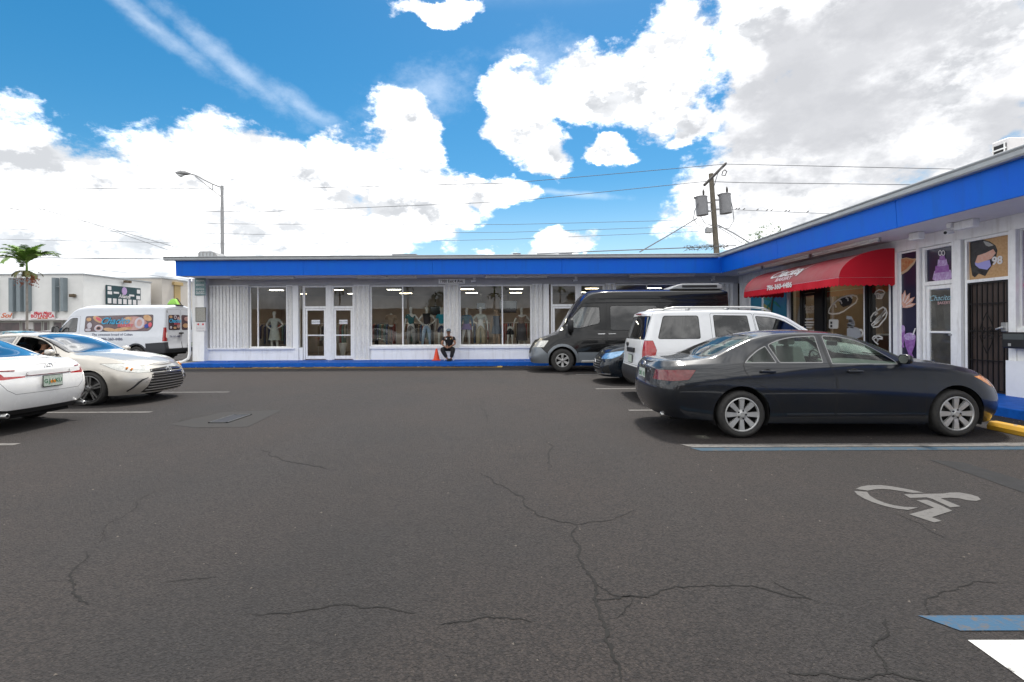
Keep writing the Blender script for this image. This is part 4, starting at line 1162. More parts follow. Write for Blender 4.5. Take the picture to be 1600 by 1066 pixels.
# cracks: jagged dark strips along the lines seen in the photograph
M_crack = mat('crack_dirt', (.006, .0055, .005), .95, noise=(6, .3, (.014, .013, .012)))
CR = [([(750, 738), (775, 757), (800, 770), (825, 795), (838, 806), (870, 815), (900, 820)], .011),
      ([(900, 820), (896, 845), (905, 860), (900, 870), (915, 893), (925, 905), (930, 918), (926, 935), (935, 965), (945, 985), (952, 1010), (965, 1040), (972, 1075)], .014),
      ([(900, 820), (940, 815), (970, 806), (990, 795)], .009), ([(926, 935), (950, 937), (1010, 933), (1030, 922), (1080, 916), (1140, 914), (1190, 919), (1235, 932), (1275, 938)], .010),
      ([(930, 912), (945, 922), (955, 930), (1010, 934)], .006), ([(985, 935), (975, 950), (960, 968)], .005),
      ([(852, 690), (862, 700), (856, 712), (856, 736)], .010), ([(405, 703), (420, 713), (450, 722), (480, 727), (510, 734)], .012),
      ([(130, 865), (105, 900), (110, 920), (135, 948)], .012), ([(390, 962), (460, 958), (490, 953), (520, 946), (560, 950), (610, 953), (650, 958)], .009),
      ([(680, 978), (730, 972), (760, 964), (800, 968), (830, 972)], .009), ([(250, 765), (210, 785), (190, 808), (150, 850)], .006),
      ([(1225, 1048), (1290, 1052), (1340, 1060), (1385, 1050), (1430, 1060), (1480, 1075)], .012), ([(1380, 965), (1383, 985), (1378, 995), (1357, 1008), (1375, 1030), (1380, 1050)], .009),
      ([(1445, 962), (1442, 940), (1460, 930), (1490, 920), (1515, 908), (1560, 912)], .007), ([(1390, 800), (1420, 812), (1445, 826), (1480, 842)], .006),
      ([(310, 665), (275, 661), (300, 652), (345, 648)], .012), ([(250, 912), (290, 908), (340, 903)], .006), ([(740, 560 + 60), (752, 640), (760, 660)], .008), ([(1200, 905), (1240, 925), (1260, 935)], .006)]
def subdiv_path(pts, rnd, depth=3, amp=.10):
    for _ in range(depth):
        out = [pts[0]]
        for a, b in zip(pts[:-1], pts[1:]):
            L_ = math.hypot(b[0] - a[0], b[1] - a[1])
            nx, ny = -(b[1] - a[1]) / (L_ + 1e-6), (b[0] - a[0]) / (L_ + 1e-6)
            d = rnd.uniform(-amp, amp) * L_
            out += [((a[0] + b[0]) / 2 + nx * d, (a[1] + b[1]) / 2 + ny * d), b]
        pts = out
    return pts
rc = random.Random(5)
for pl, w in CR:
    pts = subdiv_path([gx(*p) for p in pl], rc, 4 if len(pl) < 9 else 3, .13)
    vs = []
    for i, p in enumerate(pts):
        q = pts[min(i + 1, len(pts) - 1)]; o = pts[max(i - 1, 0)]
        dx, dy = q[0] - o[0], q[1] - o[1]; L_ = math.hypot(dx, dy) + 1e-6
        e = min(1, min(i, len(pts) - 1 - i) / 5 + .12)
        ww = w * .60 * rc.uniform(.3, 1.4) * e
        vs += [(p[0] - dy / L_ * ww, p[1] + dx / L_ * ww, .0025), (p[0] + dy / L_ * ww, p[1] - dx / L_ * ww, .0025)]
    c = MB(); c.add(vs, [(2 * i, 2 * i + 1, 2 * i + 3, 2 * i + 2) for i in range(len(pts) - 1)])
    c.build('crack', M_crack, ground)

def worn_paint(name, col, wear=.5, under=(.06, .056, .054), sc=9, r=.7):
    if name in _mat: return _mat[name]
    m = bpy.data.materials.new(name); m.use_nodes = True
    nt = m.node_tree; N = nt.nodes; L = nt.links; b = N['Principled BSDF']
    t = N.new('ShaderNodeTexCoord'); n = N.new('ShaderNodeTexNoise'); L.new(t.outputs['Object'], n.inputs['Vector'])
    n.inputs['Scale'].default_value = sc; n.inputs['Detail'].default_value = 9; n.inputs['Roughness'].default_value = .8
    mr = N.new('ShaderNodeMapRange'); L.new(n.outputs['Fac'], mr.inputs[0]); mr.inputs[1].default_value = wear; mr.inputs[2].default_value = wear + .09
    x = N.new('ShaderNodeMix'); x.data_type = 'RGBA'; L.new(mr.outputs[0], x.inputs[0]); x.inputs[6].default_value = (*col, 1); x.inputs[7].default_value = (*under, 1)
    L.new(x.outputs[2], b.inputs['Base Color']); b.inputs['Roughness'].default_value = r
    bp = N.new('ShaderNodeBump'); bp.inputs['Strength'].default_value = .5; bp.inputs['Distance'].default_value = .004
    n2 = N.new('ShaderNodeTexNoise'); L.new(t.outputs['Object'], n2.inputs['Vector']); n2.inputs['Scale'].default_value = 70
    L.new(n2.outputs['Fac'], bp.inputs['Height']); L.new(bp.outputs[0], b.inputs['Normal'])
    _mat[name] = m; return m
PW1 = worn_paint('worn_white_line', (.135, .127, .118), .50, sc=14)
PW2 = worn_paint('fresh_white_line', (.52, .52, .50), .54, sc=12)
PB1 = worn_paint('worn_blue_line', (.006, .040, .072), .52, sc=12)
PB2 = worn_paint('fresh_blue_line', (.007, .058, .12), .50, sc=16)
PY1 = worn_paint('worn_yellow_line', (.62, .38, .05), .60, sc=7)
PG1 = worn_paint('grey_symbol_paint', (.10, .096, .091), .52, sc=22)
def flat(name, pts, m, z=.004, parent=None):
    b = MB(); b.add([(x, y, z) for x, y in pts], [tuple(range(len(pts)))])
    o = b.build(name, m, parent)
    if parent is None: tag(o, kind='structure')
    return o
def line(name, x0, x1, y, w, m, z=.004, skew=0.0):
    flat(name, [(x0 - skew, y - w / 2), (x1, y - w / 2), (x1, y + w / 2), (x0, y + w / 2)], m, z, ground)
line('parking_line', 2.06, 7.55, 6.10, .16, PW1, skew=-.10)
line('blue_parking_line', 2.12, 7.55, 5.915, .15, PB1, skew=-.08)
line('parking_line', 2.02, 6.6, 8.69, .10, PW1)
line('parking_line', 1.95, 6.6, 11.70, .12, PW1)
line('parking_line', 1.93, 6.6, 15.20, .14, PW1)
line('parking_line', -12.5, -6.50, 11.42, .11, PW1)
line('parking_line', -11.5, -6.33, 8.72, .11, PW1)
line('parking_line', -11.0, -6.30, 6.32, .11, PW1)
line('blue_parking_line', 2.03, 7.6, 2.452, .125, PB2, skew=-.10)
flat('parking_line', [(2.10, 2.318), (7.6, 2.318), (7.6, 1.72), (2.09, 1.55), (2.09, 2.02)], PW2, .004, ground)
# fire lane markings in front of the kerb
line('yellow_line', -12.3, -.36, 18.10, .07, PY1)
for x0, x1, yy in ((-9.2, -4.2, 0), (-6.0, -2.4, 0), (-29.8, -.4, 0)):
    flat('yellow_line', [(x0, 18.16), (x0 + .35, 18.16), (x1, 18.60), (x1 - .35, 18.60)], PY1, .004, ground)
flat('yellow_line', [(-.55, 18.14), (-.36, 18.14), (-.36, 18.66), (-.55, 18.66)], PY1, .0045, ground)
tx = text_obj('fire_lane_lettering', 'FIRE LANE', .50, PY1, (-7.7, 18.40, .006), (0, 0, 0), ground, ext=.0, sx=1.7)
# wheelchair symbol, outline pieces carried over to the ground plane
def sympx(pts): return [gx(1300 + u / 5.333, 740 + v / 5.333) for u, v in pts]
WH = [[(180, 128), (225, 108), (290, 97), (390, 96), (480, 106), (560, 120), (650, 137), (745, 158), (650, 160), (560, 146), (470, 132), (400, 128), (340, 131), (310, 136), (285, 142)],
      [(168, 145), (275, 152), (300, 185), (350, 215), (420, 243), (490, 262), (570, 275), (700, 282), (615, 302), (520, 292), (420, 270), (320, 238), (245, 205), (195, 175)],
      [(580, 172), (910, 165), (960, 157), (1040, 156), (1130, 172), (1195, 192), (1217, 215), (1180, 226), (1110, 222), (1040, 206), (960, 200), (885, 205), (1050, 272), (965, 280), (820, 212), (770, 198), (630, 202)],
      [(685, 222), (770, 217), (880, 260), (980, 308), (810, 362), (893, 393), (830, 406), (622, 338), (830, 283)]]
for p in WH: flat('wheelchair_symbol', sympx(p), PG1, .004, ground)
# tar patch and drain
M_tar = mat('tar_patch', (.015, .015, .016), .9, noise=(6, .3), bump=(60, .4, .004))
flat('asphalt_patch', [gx(1448, 718), gx(1500, 722), gx(1700, 782), gx(1700, 806)], M_tar, .003, ground)
M_tar2 = mat('old_patch', (.019, .018, .0175), .9, noise=(3, .3, (.027, .0245, .023)), bump=(60, .5, .004))
flat('asphalt_patch', [gx(262, 664), gx(345, 645), gx(440, 641), gx(385, 668), gx(300, 669)], M_tar2, .003, ground)
gr = thing('drain_grate', 'dark rectangular storm drain grate in the asphalt in front of the tan sedan', 'drain', (0, 0, 0))
d0, d1, d2, d3 = gx(329, 662), gx(353, 662), gx(386, 649), gx(360, 649)
cx = (d0[0] + d2[0]) / 2; cy = (d0[1] + d2[1]) / 2; gr.location = (cx, cy, 0)
x0, x1, y0, y1 = -.15, .15, -.36, .36
sk = lambda x, y: (x + .0 * y, y)
f = MB(); f.box(x0, y0, .0, x1, y1, .006); f.build('pit', M_black, gr, local=True)
f = MB()
for a in ((x0, y0, x1, y0 + .03), (x0, y1 - .03, x1, y1), (x0, y0, x0 + .025, y1), (x1 - .025, y0, x1, y1)): f.box(a[0], a[1], .007, a[2], a[3], .016)
f.build('frame', mat('worn_iron', (.07, .07, .07), .6, metal=.3), gr, local=True)
for i in range(7):
    f = MB(); xx = x0 + .045 + i * .035; f.box(xx - .010, y0 + .05, .007, xx + .018, y1 - .05, .014); f.build('bar', mat('dark_iron', (.04, .04, .045), .6, metal=.4), gr, local=True)
# yellow wheel stop in front of the dark sedan
ws = thing('wheel_stop', 'bright yellow concrete wheel stop in front of the dark sedan', 'wheel stop', (6.72, 6.1, 0))
M_ystop = mat('yellow_stop_paint', (.62, .33, .012), .55, noise=(7, .15, (.45, .27, .05)), bump=(40, .3, .006))
b = MB(); b.prism([(-.09, 0), (.09, 0), (.085, .05), (.06, .115), (-.05, .115), (-.085, .06)], lambda u, v, w: (u, w, v), -.92, .92); b.build('stop_block', M_ystop, ws, bevel=.012, local=True, segs=2)
for yy in (-.6, .6):
    b = MB(); b.lathe([(.001, .12), (.02, .12), (.022, .112)], 10, lambda a, c, h, yy=yy: (a, yy + c, h)); b.build('pin', M_steel, ws, local=True)

# ================================================================== walkway
YF, XW, ZS = 20.35, 9.23, 3.48
YK, XK = 18.72, 7.77
wk = MB(); wk.box(-12.45, YK, -.1, XW + .2, YF + .1, .15); wk.build('walkway', M_bluew, bevel=.012)['kind'] = 'structure'
wk = MB(); wk.box(XK, -30.0, -.1, XW + .2, YK, .1499); wk.build('walkway', M_bluew, bevel=.012)['kind'] = 'structure'
M_conc = mat('pale_concrete', (.38, .36, .33), .85, noise=(4, .25), bump=(40, .3, .006))
wk = MB(); wk.box(-16.5, YK + .3, -.1, -12.451, YK + 1.7, .10); wk.build('concrete_kerb', M_conc, bevel=.02)['kind'] = 'structure'
ye = MB(); ye.box(-13.6, YK + .12, .0, -12.55, YK + .32, .14); tag(ye.build('kerb_block', mat('faded_ochre', (.42, .24, .05), .7, noise=(8, .3)), bevel=.02), 'faded ochre concrete block beside the foot of the white downspout', 'kerb block')

# ================================================================== the strip mall
mall = thing('strip_mall', 'low L-shaped white shop building with a deep bright blue fascia and grey gutter', 'building', (-2, YF, 0))
M_floor = mat('shop_floor', (.16, .12, .10), .3, noise=(2, .2))
M_int = mat('shop_interior_wall', (.40, .35, .32), .8, noise=(2, .15))
M_ceil = mat('shop_ceiling', (.22, .20, .19), .9, noise=(4, .1))
def part(name, m, x0, y0, z0, x1, y1, z1, parent=None, bevel=0.0):
    b = MB(); b.box(x0, y0, z0, x1, y1, z1); return b.build(name, m, parent or mall, bevel=bevel)
def BX(px): return (px - 800) / FOC * YF
def BZ(px, y): return EYE - (y - (511 - ROLL * (px - 800))) / FOC * YF
T = .22
# header over everything, end pier, shell walls
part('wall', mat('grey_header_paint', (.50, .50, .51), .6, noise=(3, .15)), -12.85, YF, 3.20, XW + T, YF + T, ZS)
part('wall', M_white, XW, -30.0, 3.20, XW + T, YF - .002, ZS)
part('wall', M_white, -12.86, YF - .32, .15, BX(325), YF + T, ZS - .002)
part('wall', M_int, -12.85, YF + T + .002, .15, -12.65, YF + 7, ZS)
part('wall', M_int, -12.85, YF + 7, .15, XW + 6, YF + 7.2, ZS)
part('wall', M_white, XW + 5.8, -30.0, .15, XW + 6, YF + 7, 4.0)
part('shop_floor', M_floor, -12.64, YF + .04, .02, XW + 5.8, YF + 6.99, .165)
part('shop_floor', M_floor, XW + .04, -29.8, .021, XW + 5.79, YF + .035, .165)
part('shop_ceiling', M_ceil, -12.64, YF + T, 3.21, XW + 5.8, YF + 6.99, 3.25)
part('shop_ceiling', M_ceil, XW + T, -29.8, 3.212, XW + 5.79, YF + T - .01, 3.25)
part('soffit', M_soff, -12.70, 18.93, 3.482, XW + .15, YF + .15, 3.52)
part('soffit', M_soff, 7.96, -30.0, 3.4825, XW + .15, 18.925, 3.52)
part('roof', mat('roof_felt', (.45, .45, .44), .9, noise=(2, .2)), -12.86, 18.98, 4.04, XW + 6.2, YF + 7.3, 4.10)
part('roof', _mat['roof_felt'], 7.98, -30.0, 4.0405, XW + 6.2, 18.975, 4.10)
# fascia boards
def fascia_back(x0, x1):
    b = MB(); b.prism([(18.90, 3.46), (18.94, 3.46), (18.94, 4.05), (18.86, 4.05)], lambda u, v, w: (w, u, v), x0, x1); b.build('fascia_board', M_blue, mall, bevel=.004)
def fascia_right(y0, y1):
    b = MB(); b.prism([(7.93, 3.46), (7.97, 3.46), (7.97, 4.05), (7.89, 4.05)], lambda u, v, w: (u, w, v), y0, y1); b.build('fascia_board', M_blue, mall, bevel=.004)
xs = [-12.75, -7.9, -3.0, 1.9, 7.93]
for a, b_ in zip(xs[:-1], xs[1:]): fascia_back(a + .0025, b_ - .0025)
ys = [18.90, 14.9, 10.30, 5.2, .4, -5, -12, -20, -30.0]
for a, b_ in zip(ys[:-1], ys[1:]): fascia_right(b_ + .005, a - .005)
b = MB(); b.prism([(18.94, 3.47), (19.6, 3.47), (20.6, 4.05), (18.94, 4.05)], lambda u, v, w: (w, u, v), -12.75, -12.70); b.build('fascia_board', M_blue, mall)
# gutter with a rolled lip
prof = [(0, 0), (-.10, 0), (-.125, .03), (-.13, .10), (-.155, .125), (-.155, .15), (-.10, .15), (0, .15)]
b = MB(); b.prism([(18.86 + u, 4.03 + v) for u, v in prof], lambda u, v, w: (w, u, v), -13.12, 7.76); b.build('gutter', M_gut, mall, bevel=.004)
b = MB(); b.prism([(7.89 + u, 4.03 + v) for u, v in prof], lambda u, v, w: (u, w, v), -30.0, 18.73); b.build('gutter', M_gut, mall, bevel=.004)

def window_back(px0, px1, z0, z1, mull=(), fw=.055, m=None, name='window', gm=None, depth=.06, back=None):
    x0, x1 = BX(px0), BX(px1); m = m or M_white2
    f = MB()
    f.box(x0, YF + .03, z0, x0 + fw, YF + .03 + depth, z1); f.box(x1 - fw, YF + .03, z0, x1, YF + .03 + depth, z1)
    f.box(x0 + fw, YF + .03, z0, x1 - fw, YF + .03 + depth, z0 + fw); f.box(x0 + fw, YF + .03, z1 - fw, x1 - fw, YF + .03 + depth, z1)
    for q in mull: xx = BX(q); f.box(xx - fw * .45, YF + .032, z0 + fw, xx + fw * .45, YF + .028 + depth, z1 - fw)
    o = f.build(name, m, mall, bevel=.004)
    xs_ = [x0 + fw] + [BX(q) for q in mull] + [x1 - fw]
    for i in range(len(xs_) - 1):
        p = MB(); a, c = xs_[i] + (.025 if i else 0), xs_[i + 1] - (.025 if i + 1 < len(xs_) - 1 else 0)
        p.add([(a, YF + .06, z0 + fw), (c, YF + .06, z0 + fw), (c, YF + .06, z1 - fw), (a, YF + .06, z1 - fw)], [(0, 1, 2, 3)])
        p.build('pane', gm or M_glass, o)
    return o
def shutter(axis, u0, u1, z0, z1, depth, folds, at, name='storm_shutter', m=None, closed=False):
    """accordion shutter: a zigzag of vertical slats"""
    pts = []
    n = folds * 2
    if closed:
        for i in range(folds):
            a = u0 + (u1 - u0) * i / folds; w = (u1 - u0) / folds
            pts += [(a + w * .06, at), (a + w * .84, at - .012), (a + w * .90, at + depth), (a + w * .98, at + depth)]
    else:
        for i in range(n + 1):
            a = u0 + (u1 - u0) * i / n; d = (i % 2) * depth
            pts += [(a - (u1 - u0) / n * .12, at + d), (a + (u1 - u0) / n * .12, at + d)]
    pts2 = pts + [(u, at + depth + .02) for u, _ in (pts[-1], pts[0])]
    b = MB()
    fn = (lambda u, v, w: (u, v, w)) if axis == 'x' else (lambda u, v, w: (v, u, w))
    b.prism(pts2, fn, z0, z1)
    t = b.build(name, m or M_shut, mall)
    for zz in ((z0 - .035, z0), (z1, z1 + .04)):
        r = MB()
        if axis == 'x': r.box(u0 - .02, at - .02, zz[0], u1 + .02, at + depth + .03, zz[1])
        else: r.box(at - .02, min(u0, u1) - .02, zz[0], at + depth + .03, max(u0, u1) + .02, zz[1])
        r.build('shutter_track', M_white2, t)
    return t
ZT, ZB = 3.19, .745
# end shutter spread in front of the first bay
part('wall', M_white, BX(325) + .001, YF, .15, BX(466), YF + T, .60)
part('wall', M_int, BX(325) + .01, YF + .02, .61, BX(388), YF + T, 3.19)
part('window_sill', M_white, BX(325) + .01, YF - .10, .60, BX(460), YF + T, .66)
shutter('x', BX(328), BX(376), .665, ZT - .02, .05, 9, YF - .09, closed=True)
shutter('x', BX(376.5), BX(388), .665, ZT - .02, .10, 2, YF - .10)
window_back(388.5, 448, .66, ZT, (401.5,))
shutter('x', BX(449), BX(456), .665, ZT - .02, .08, 1, YF - .06)
part('wall', M_white, BX(457), YF - .04, .15, BX(466), YF + T, 3.198)
window_back(466.2, 472, .66, ZT, (), fw=.012)
part('wall', M_white, BX(466) + .002, YF + .01, .15, BX(472), YF + T, .655)
def door_back(px0, px1, ztr, n_label=True, m=None):
    """one glazed leaf with transom"""
    x0, x1 = BX(px0), BX(px1); m = m or M_white2
    f = MB()
    f.box(x0, YF + .02, .16, x0 + .07, YF + .12, ZT); f.box(x1 - .07, YF + .02, .16, x1, YF + .12, ZT)
    f.box(x0 + .07, YF + .022, ZT - .07, x1 - .07, YF + .118, ZT); f.box(x0 + .07, YF + .022, ztr - .04, x1 - .07, YF + .118, ztr + .05)
    o = f.build('door_frame', m, mall, bevel=.004)
    p = MB(); p.add([(x0 + .07, YF + .07, ztr + .05), (x1 - .07, YF + .07, ztr + .05), (x1 - .07, YF + .07, ZT - .07), (x0 + .07, YF + .07, ZT - .07)], [(0, 1, 2, 3)]); p.build('pane', M_glass, o)
    d = MB(); a, c, z0, z1 = x0 + .08, x1 - .08, .19, ztr - .05
    w = .075
    d.box(a, YF + .04, z0, a + w, YF + .09, z1); d.box(c - w, YF + .04, z0, c, YF + .09, z1)
    d.box(a + w, YF + .041, z0, c - w, YF + .089, z0 + .13); d.box(a + w, YF + .041, z1 - w, c - w, YF + .089, z1); d.box(a + w, YF + .03, 1.14, c - w, YF + .088, 1.185)
    do = d.build('door', m, mall, bevel=.004)
    p = MB(); p.add([(a + w, YF + .065, z0 + .13), (c - w, YF + .065, z0 + .13), (c - w, YF + .065, z1 - w), (a + w, YF + .065, z1 - w)], [(0, 1, 2, 3)]); p.build('pane', M_glass, do)
    if n_label:
        s_ = MB(); s_.box((a + c) / 2 - .17, YF + .055, 1.62, (a + c) / 2 + .17, YF + .06, 1.79); s_.build('door_sticker', mat('paper_white', (.75, .76, .78), .6), do)
        text_obj('sticker_lettering', 'WELCOME', .07, M_black, ((a + c) / 2, YF + .053, 1.705), FACE_CAM, mall, ext=.0005)
    return do
door_back(473, 511, 2.30); 
part('wall', M_white2, BX(511), YF, .15, BX(518), YF + T, 3.198)
door_back(518, 553, 2.30)
shutter('x', BX(554), BX(577), .17, ZT - .02, .09, 3, YF - .06)
part('wall', M_white, BX(553), YF + .08, .15, BX(578), YF + T, 3.198)
for (a, c, mu) in ((578, 695.5, (629,)), (717.5, 831, (785,))):
    part('wall', M_white, BX(a) + .001, YF, .15, BX(c), YF + T, .60)
    part('window_sill', M_white, BX(a), YF - .07, .60, BX(c), YF + T, .70)
    window_back(a, c, .70, ZT, mu, fw=.06)
part('wall', M_white, BX(695.5) + .002, YF + .0801, .15, BX(717.5) - .002, YF + T, 3.198)
part('wall', M_white, BX(695.5) + .001, YF - .03, .15, BX(717.5) - .001, YF + .08, .62)
shutter('x', BX(697), BX(716.5), .64, ZT - .02, .09, 3, YF - .06)
part('wall', M_white, BX(831), YF + .0801, .15, BX(858), YF + T, 3.198)
part('wall', M_white, BX(831) + .001, YF - .03, .15, BX(847), YF + .08, .62)
shutter('x', BX(832.5), BX(847), .64, ZT - .02, .09, 2, YF - .06)
part('wall', M_white2, BX(849), YF - .02, .15, BX(858), YF + .08, 3.198)
door_back(861, 902, 2.33, False)
part('wall', M_white2, BX(902), YF, .15, BX(906), YF + T, 3.198)
door_back(906, 945, 2.33, False)
part('wall', M_white, BX(945), YF + .0801, .15, BX(961), YF + T, 3.198)
shutter('x', BX(947), BX(960), .17, ZT - .02, .09, 2, YF - .06)
part('wall', M_white, BX(961) + .001, YF, .15, BX(1120), YF + T, .60)
window_back(961, 1121, .62, ZT, (1011, 1078), fw=.05)
part('wall', M_white, BX(1121), YF + .0801, .15, XW, YF + T, 3.198)
shutter('x', BX(1122), BX(1144), .17, ZT - .02, .09, 3, YF - .06)
# downspout at the left end
ds = MB(); ds.path([(-12.94, YF - .38, 3.46), (-12.94, YF - .38, .45), (-12.97, YF - .42, .26), (-13.15, YF - .50, .14), (-13.4, YF - .58, .11)], .055, 10)
ds.build('downspout', M_white2, mall, smooth=True)

# -------- right wing
def RY(px): return XW * FOC / (px - 800)
def rpart(name, m, px0, px1, z0, z1, d0=0.0, d1=T, parent=None, bevel=0.0):
    b = MB(); b.box(XW + d0, RY(px1) , z0, XW + d1, RY(px0), z1); return b.build(name, m, parent or mall, bevel=bevel)
def window_right(px0, px1, z0, z1, mull=(), fw=.05, m=None, gm=None, name='window', d=.03, fw_pane=None):
    y1, y0 = RY(px0), RY(px1); m = m or M_white2
    f = MB()
    f.box(XW + d, y0, z0, XW + d + .06, y0 + fw, z1); f.box(XW + d, y1 - fw, z0, XW + d + .06, y1, z1)
    f.box(XW + d + .001, y0 + fw, z0, XW + d + .059, y1 - fw, z0 + fw); f.box(XW + d + .001, y0 + fw, z1 - fw, XW + d + .059, y1 - fw, z1)
    cuts = [y1 - fw] + [RY(q) for q in mull] + [y0 + fw]
    for q in mull: f.box(XW + d - .005, RY(q) - .03, z0 + fw, XW + d + .06, RY(q) + .03, z1 - fw)
    o = f.build(name, m, mall, bevel=.004)
    for i in range(len(cuts) - 1):
        a, c = cuts[i + 1] + (.03 if i + 1 < len(cuts) - 1 else 0), cuts[i] - (.03 if i else 0)
        p = MB(); p.add([(XW + d + .03, a, z0 + fw), (XW + d + .03, c, z0 + fw), (XW + d + .03, c, z1 - fw), (XW + d + .03, a, z1 - fw)], [(0, 1, 2, 3)])
        p.build('pane', gm or M_glassR, o)
    return o
def print_right(name, pts, m, off=.0, parent=None, thick=.002):
    """flat print on the right wing: pts (Y, Z)"""
    b = MB(); b.prism(pts, lambda u, v, w: (w, u, v), XW + .052 - off - thick, XW + .052 - off); return b.build(name, m, parent or mall)
M_bronze = mat('black_aluminium', (.018, .018, .02), .35, metal=.3)
M_navy = mat('navy_vinyl', (.022, .02, .05), .3, coat=.5, noise=(2, .2))
rpart('wall', M_white, 1155, 1168.5, .15, 3.198, .05)
shutter('y', RY(1167.5), RY(1157), .17, ZT - .02, .09, 3, XW - .05)
# blue mural bay: glazed door and fixed pane printed with a palm beach
M_mural = mat('mural_blue_print', (.01, .14, .34), .35, noise=(.9, .3, (.01, .30, .36)))
rpart('mural_panel', M_mural, 1169, 1228.5, .66, ZT, .055, .10)
window_right(1169, 1189.5, .60, ZT, (), fw=.07, gm=None); rpart('window_bar', M_white2, 1169.5, 1189, 1.95, 2.03, .0, .055)
window_right(1189.6, 1229, .60, ZT, (), fw=.05)
rpart('wall', M_white, 1169, 1229, .15, .60)
M_sand = mat('mural_sand_print', (.36, .34, .12), .5); M_grn = mat('mural_green_print', (.02, .22, .14), .5); M_dk = mat('mural_trunk_print', (.05, .06, .04), .5)
yy = RY(1195)
print_right('mural_palm_trunk', [(yy, .9), (yy - .10, .9), (yy - .55, 2.6), (yy - .50, 2.62), (yy - .2, 1.9)], M_dk, .014, thick=.004)
print_right('mural_beach', [(RY(1190), .7), (RY(1228), .7), (RY(1228), 1.0), (RY(1215), 1.35), (RY(1207), 1.7), (RY(1200), 2.1), (RY(1190), 2.3)], M_sand, .008, thick=.003)
for k in range(6):
    t = R(20 + k * 60); c0 = (RY(1203), 2.35); e = (c0[0] + .7 * math.cos(t), c0[1] + .6 * math.sin(t) - .1)
    print_right('mural_palm_frond', [c0, ((c0[0] + e[0]) / 2, (c0[1] + e[1]) / 2 + .10), e, ((c0[0] + e[0]) / 2, (c0[1] + e[1]) / 2 - .02)], M_grn, .014, thick=.004)
rpart('wall', M_white2, 1229, 1232.5, .15, 3.198, -.01)
# bakery front
window_right(1233, 1248.5, .2, ZT, (), m=M_bronze, fw=.06)
def door_right(px0, px1, ztr, m, gm=None, rail=1.15, w=.08, dd=.03):
    y1, y0 = RY(px0), RY(px1)
    f = MB(); f.box(XW + dd, y0, .16, XW + dd + .1, y0 + .07, ZT); f.box(XW + dd, y1 - .07, .16, XW + dd + .1, y1, ZT)
    f.box(XW + dd + .001, y0 + .07, ZT - .06, XW + dd + .099, y1 - .07, ZT); f.box(XW + dd + .001, y0 + .07, ztr - .04, XW + dd + .099, y1 - .07, ztr + .05)
    fo = f.build('door_frame', m, mall, bevel=.004)
    a, c, z0, z1 = y0 + .08, y1 - .08, .19, ztr - .05
    d = MB(); d.box(XW + dd + .02, a, z0, XW + dd + .07, a + w, z1); d.box(XW + dd + .02, c - w, z0, XW + dd + .07, c, z1)
    d.box(XW + dd + .021, a + w, z0, XW + dd + .069, c - w, z0 + .15); d.box(XW + dd + .021, a + w, z1 - w, XW + dd + .069, c - w, z1)
    if rail: d.box(XW + dd + .01, a + w, rail, XW + dd + .068, c - w, rail + .045)
    do = d.build('door', m, mall, bevel=.004)
    p = MB(); p.add([(XW + dd + .045, a + w, z0 + .15), (XW + dd + .045, c - w, z0 + .15), (XW + dd + .045, c - w, z1 - w), (XW + dd + .045, a + w, z1 - w)], [(0, 1, 2, 3)]); p.build('pane', gm or M_glassR, do)
    return fo, do, (y0 + .07, y1 - .07, ztr + .05, ZT - .06), (a + w, c - w, z0 + .15, z1 - w)
fo, do, tr, gl = door_right(1249, 1273, 2.52, M_bronze, rail=None)
p = MB(); p.add([(XW + .07, tr[0], tr[2]), (XW + .07, tr[1], tr[2]), (XW + .07, tr[1], tr[3]), (XW + .07, tr[0], tr[3])], [(0, 1, 2, 3)]); p.build('pane', M_glass, fo)
h = MB(); h.path([(XW - .0, gl[1] - .02, 1.0), (XW - .06, gl[1] - .02, 1.02), (XW - .06, gl[1] - .02, 1.4), (XW - .0, gl[1] - .02, 1.42)], .014, 8); h.build('handle', M_alu, do, smooth=True)
rpart('wall', M_bronze, 1273, 1284.5, .15, 3.198, -.01)
window_right(1284.6, 1348, .45, ZT, (), m=M_bronze, fw=.05)
rpart('wall', M_white, 1284.6, 1350, .15, .449)
rpart('wall', M_white2, 1348.1, 1350.2, .15, 3.198, -.01)
rpart('wall', M_bronze, 1350.3, 1353.5, .15, 3.198, -.012)
window_right(1353.6, 1387.5, .45, ZT, (), m=M_bronze, fw=.04); rpart('wall', M_white, 1353.6, 1387.5, .15, .449)
rpart('wall', M_white2, 1387.6, 1390.5, .15, 3.198, -.01)
rpart('wall', M_navy, 1390.6, 1395, .15, 3.198, -.005)
rpart('wall', M_white2, 1395.1, 1402, .15, 3.198, -.03)
# printed side panel
rpart('graphic_panel', M_navy, 1402.1, 1430, .50, ZT, .05, .09)
window_right(1402.1, 1431, .45, ZT, (), fw=.04); rpart('wall', M_white, 1402.1, 1436, .15, .449)
rpart('wall', M_white2, 1431.1, 1436, .45, 3.198, -.02)
M_piz = mat('pizza_print', (.45, .13, .05), .5, noise=(14, .5, (.55, .35, .16))); M_crust = mat('crust_print', (.55, .42, .28), .5)
M_pink = mat('pastry_print', (.62, .30, .22), .5, noise=(12, .3, (.66, .45, .36))); M_purp = mat('purple_print', (.24, .06, .30), .5, noise=(12, .4, (.38, .22, .48)))
M_lil = mat('lilac_print', (.55, .45, .66), .5, noise=(20, .4, (.30, .12, .38))); M_cream = mat('white_print', (.70, .68, .68), .5)
def ZR(px, y):
    return EYE - (y - (511 - ROLL * (px - 800))) / FOC * RY(px)
def pr(pts): return [(RY(a), ZR(a, b)) for a, b in pts]
print_right('pizza_slice', pr([(1402.5, 405), (1412, 403), (1422, 405), (1428, 404), (1424, 413), (1414, 424), (1402.5, 431)]), M_crust, .012)
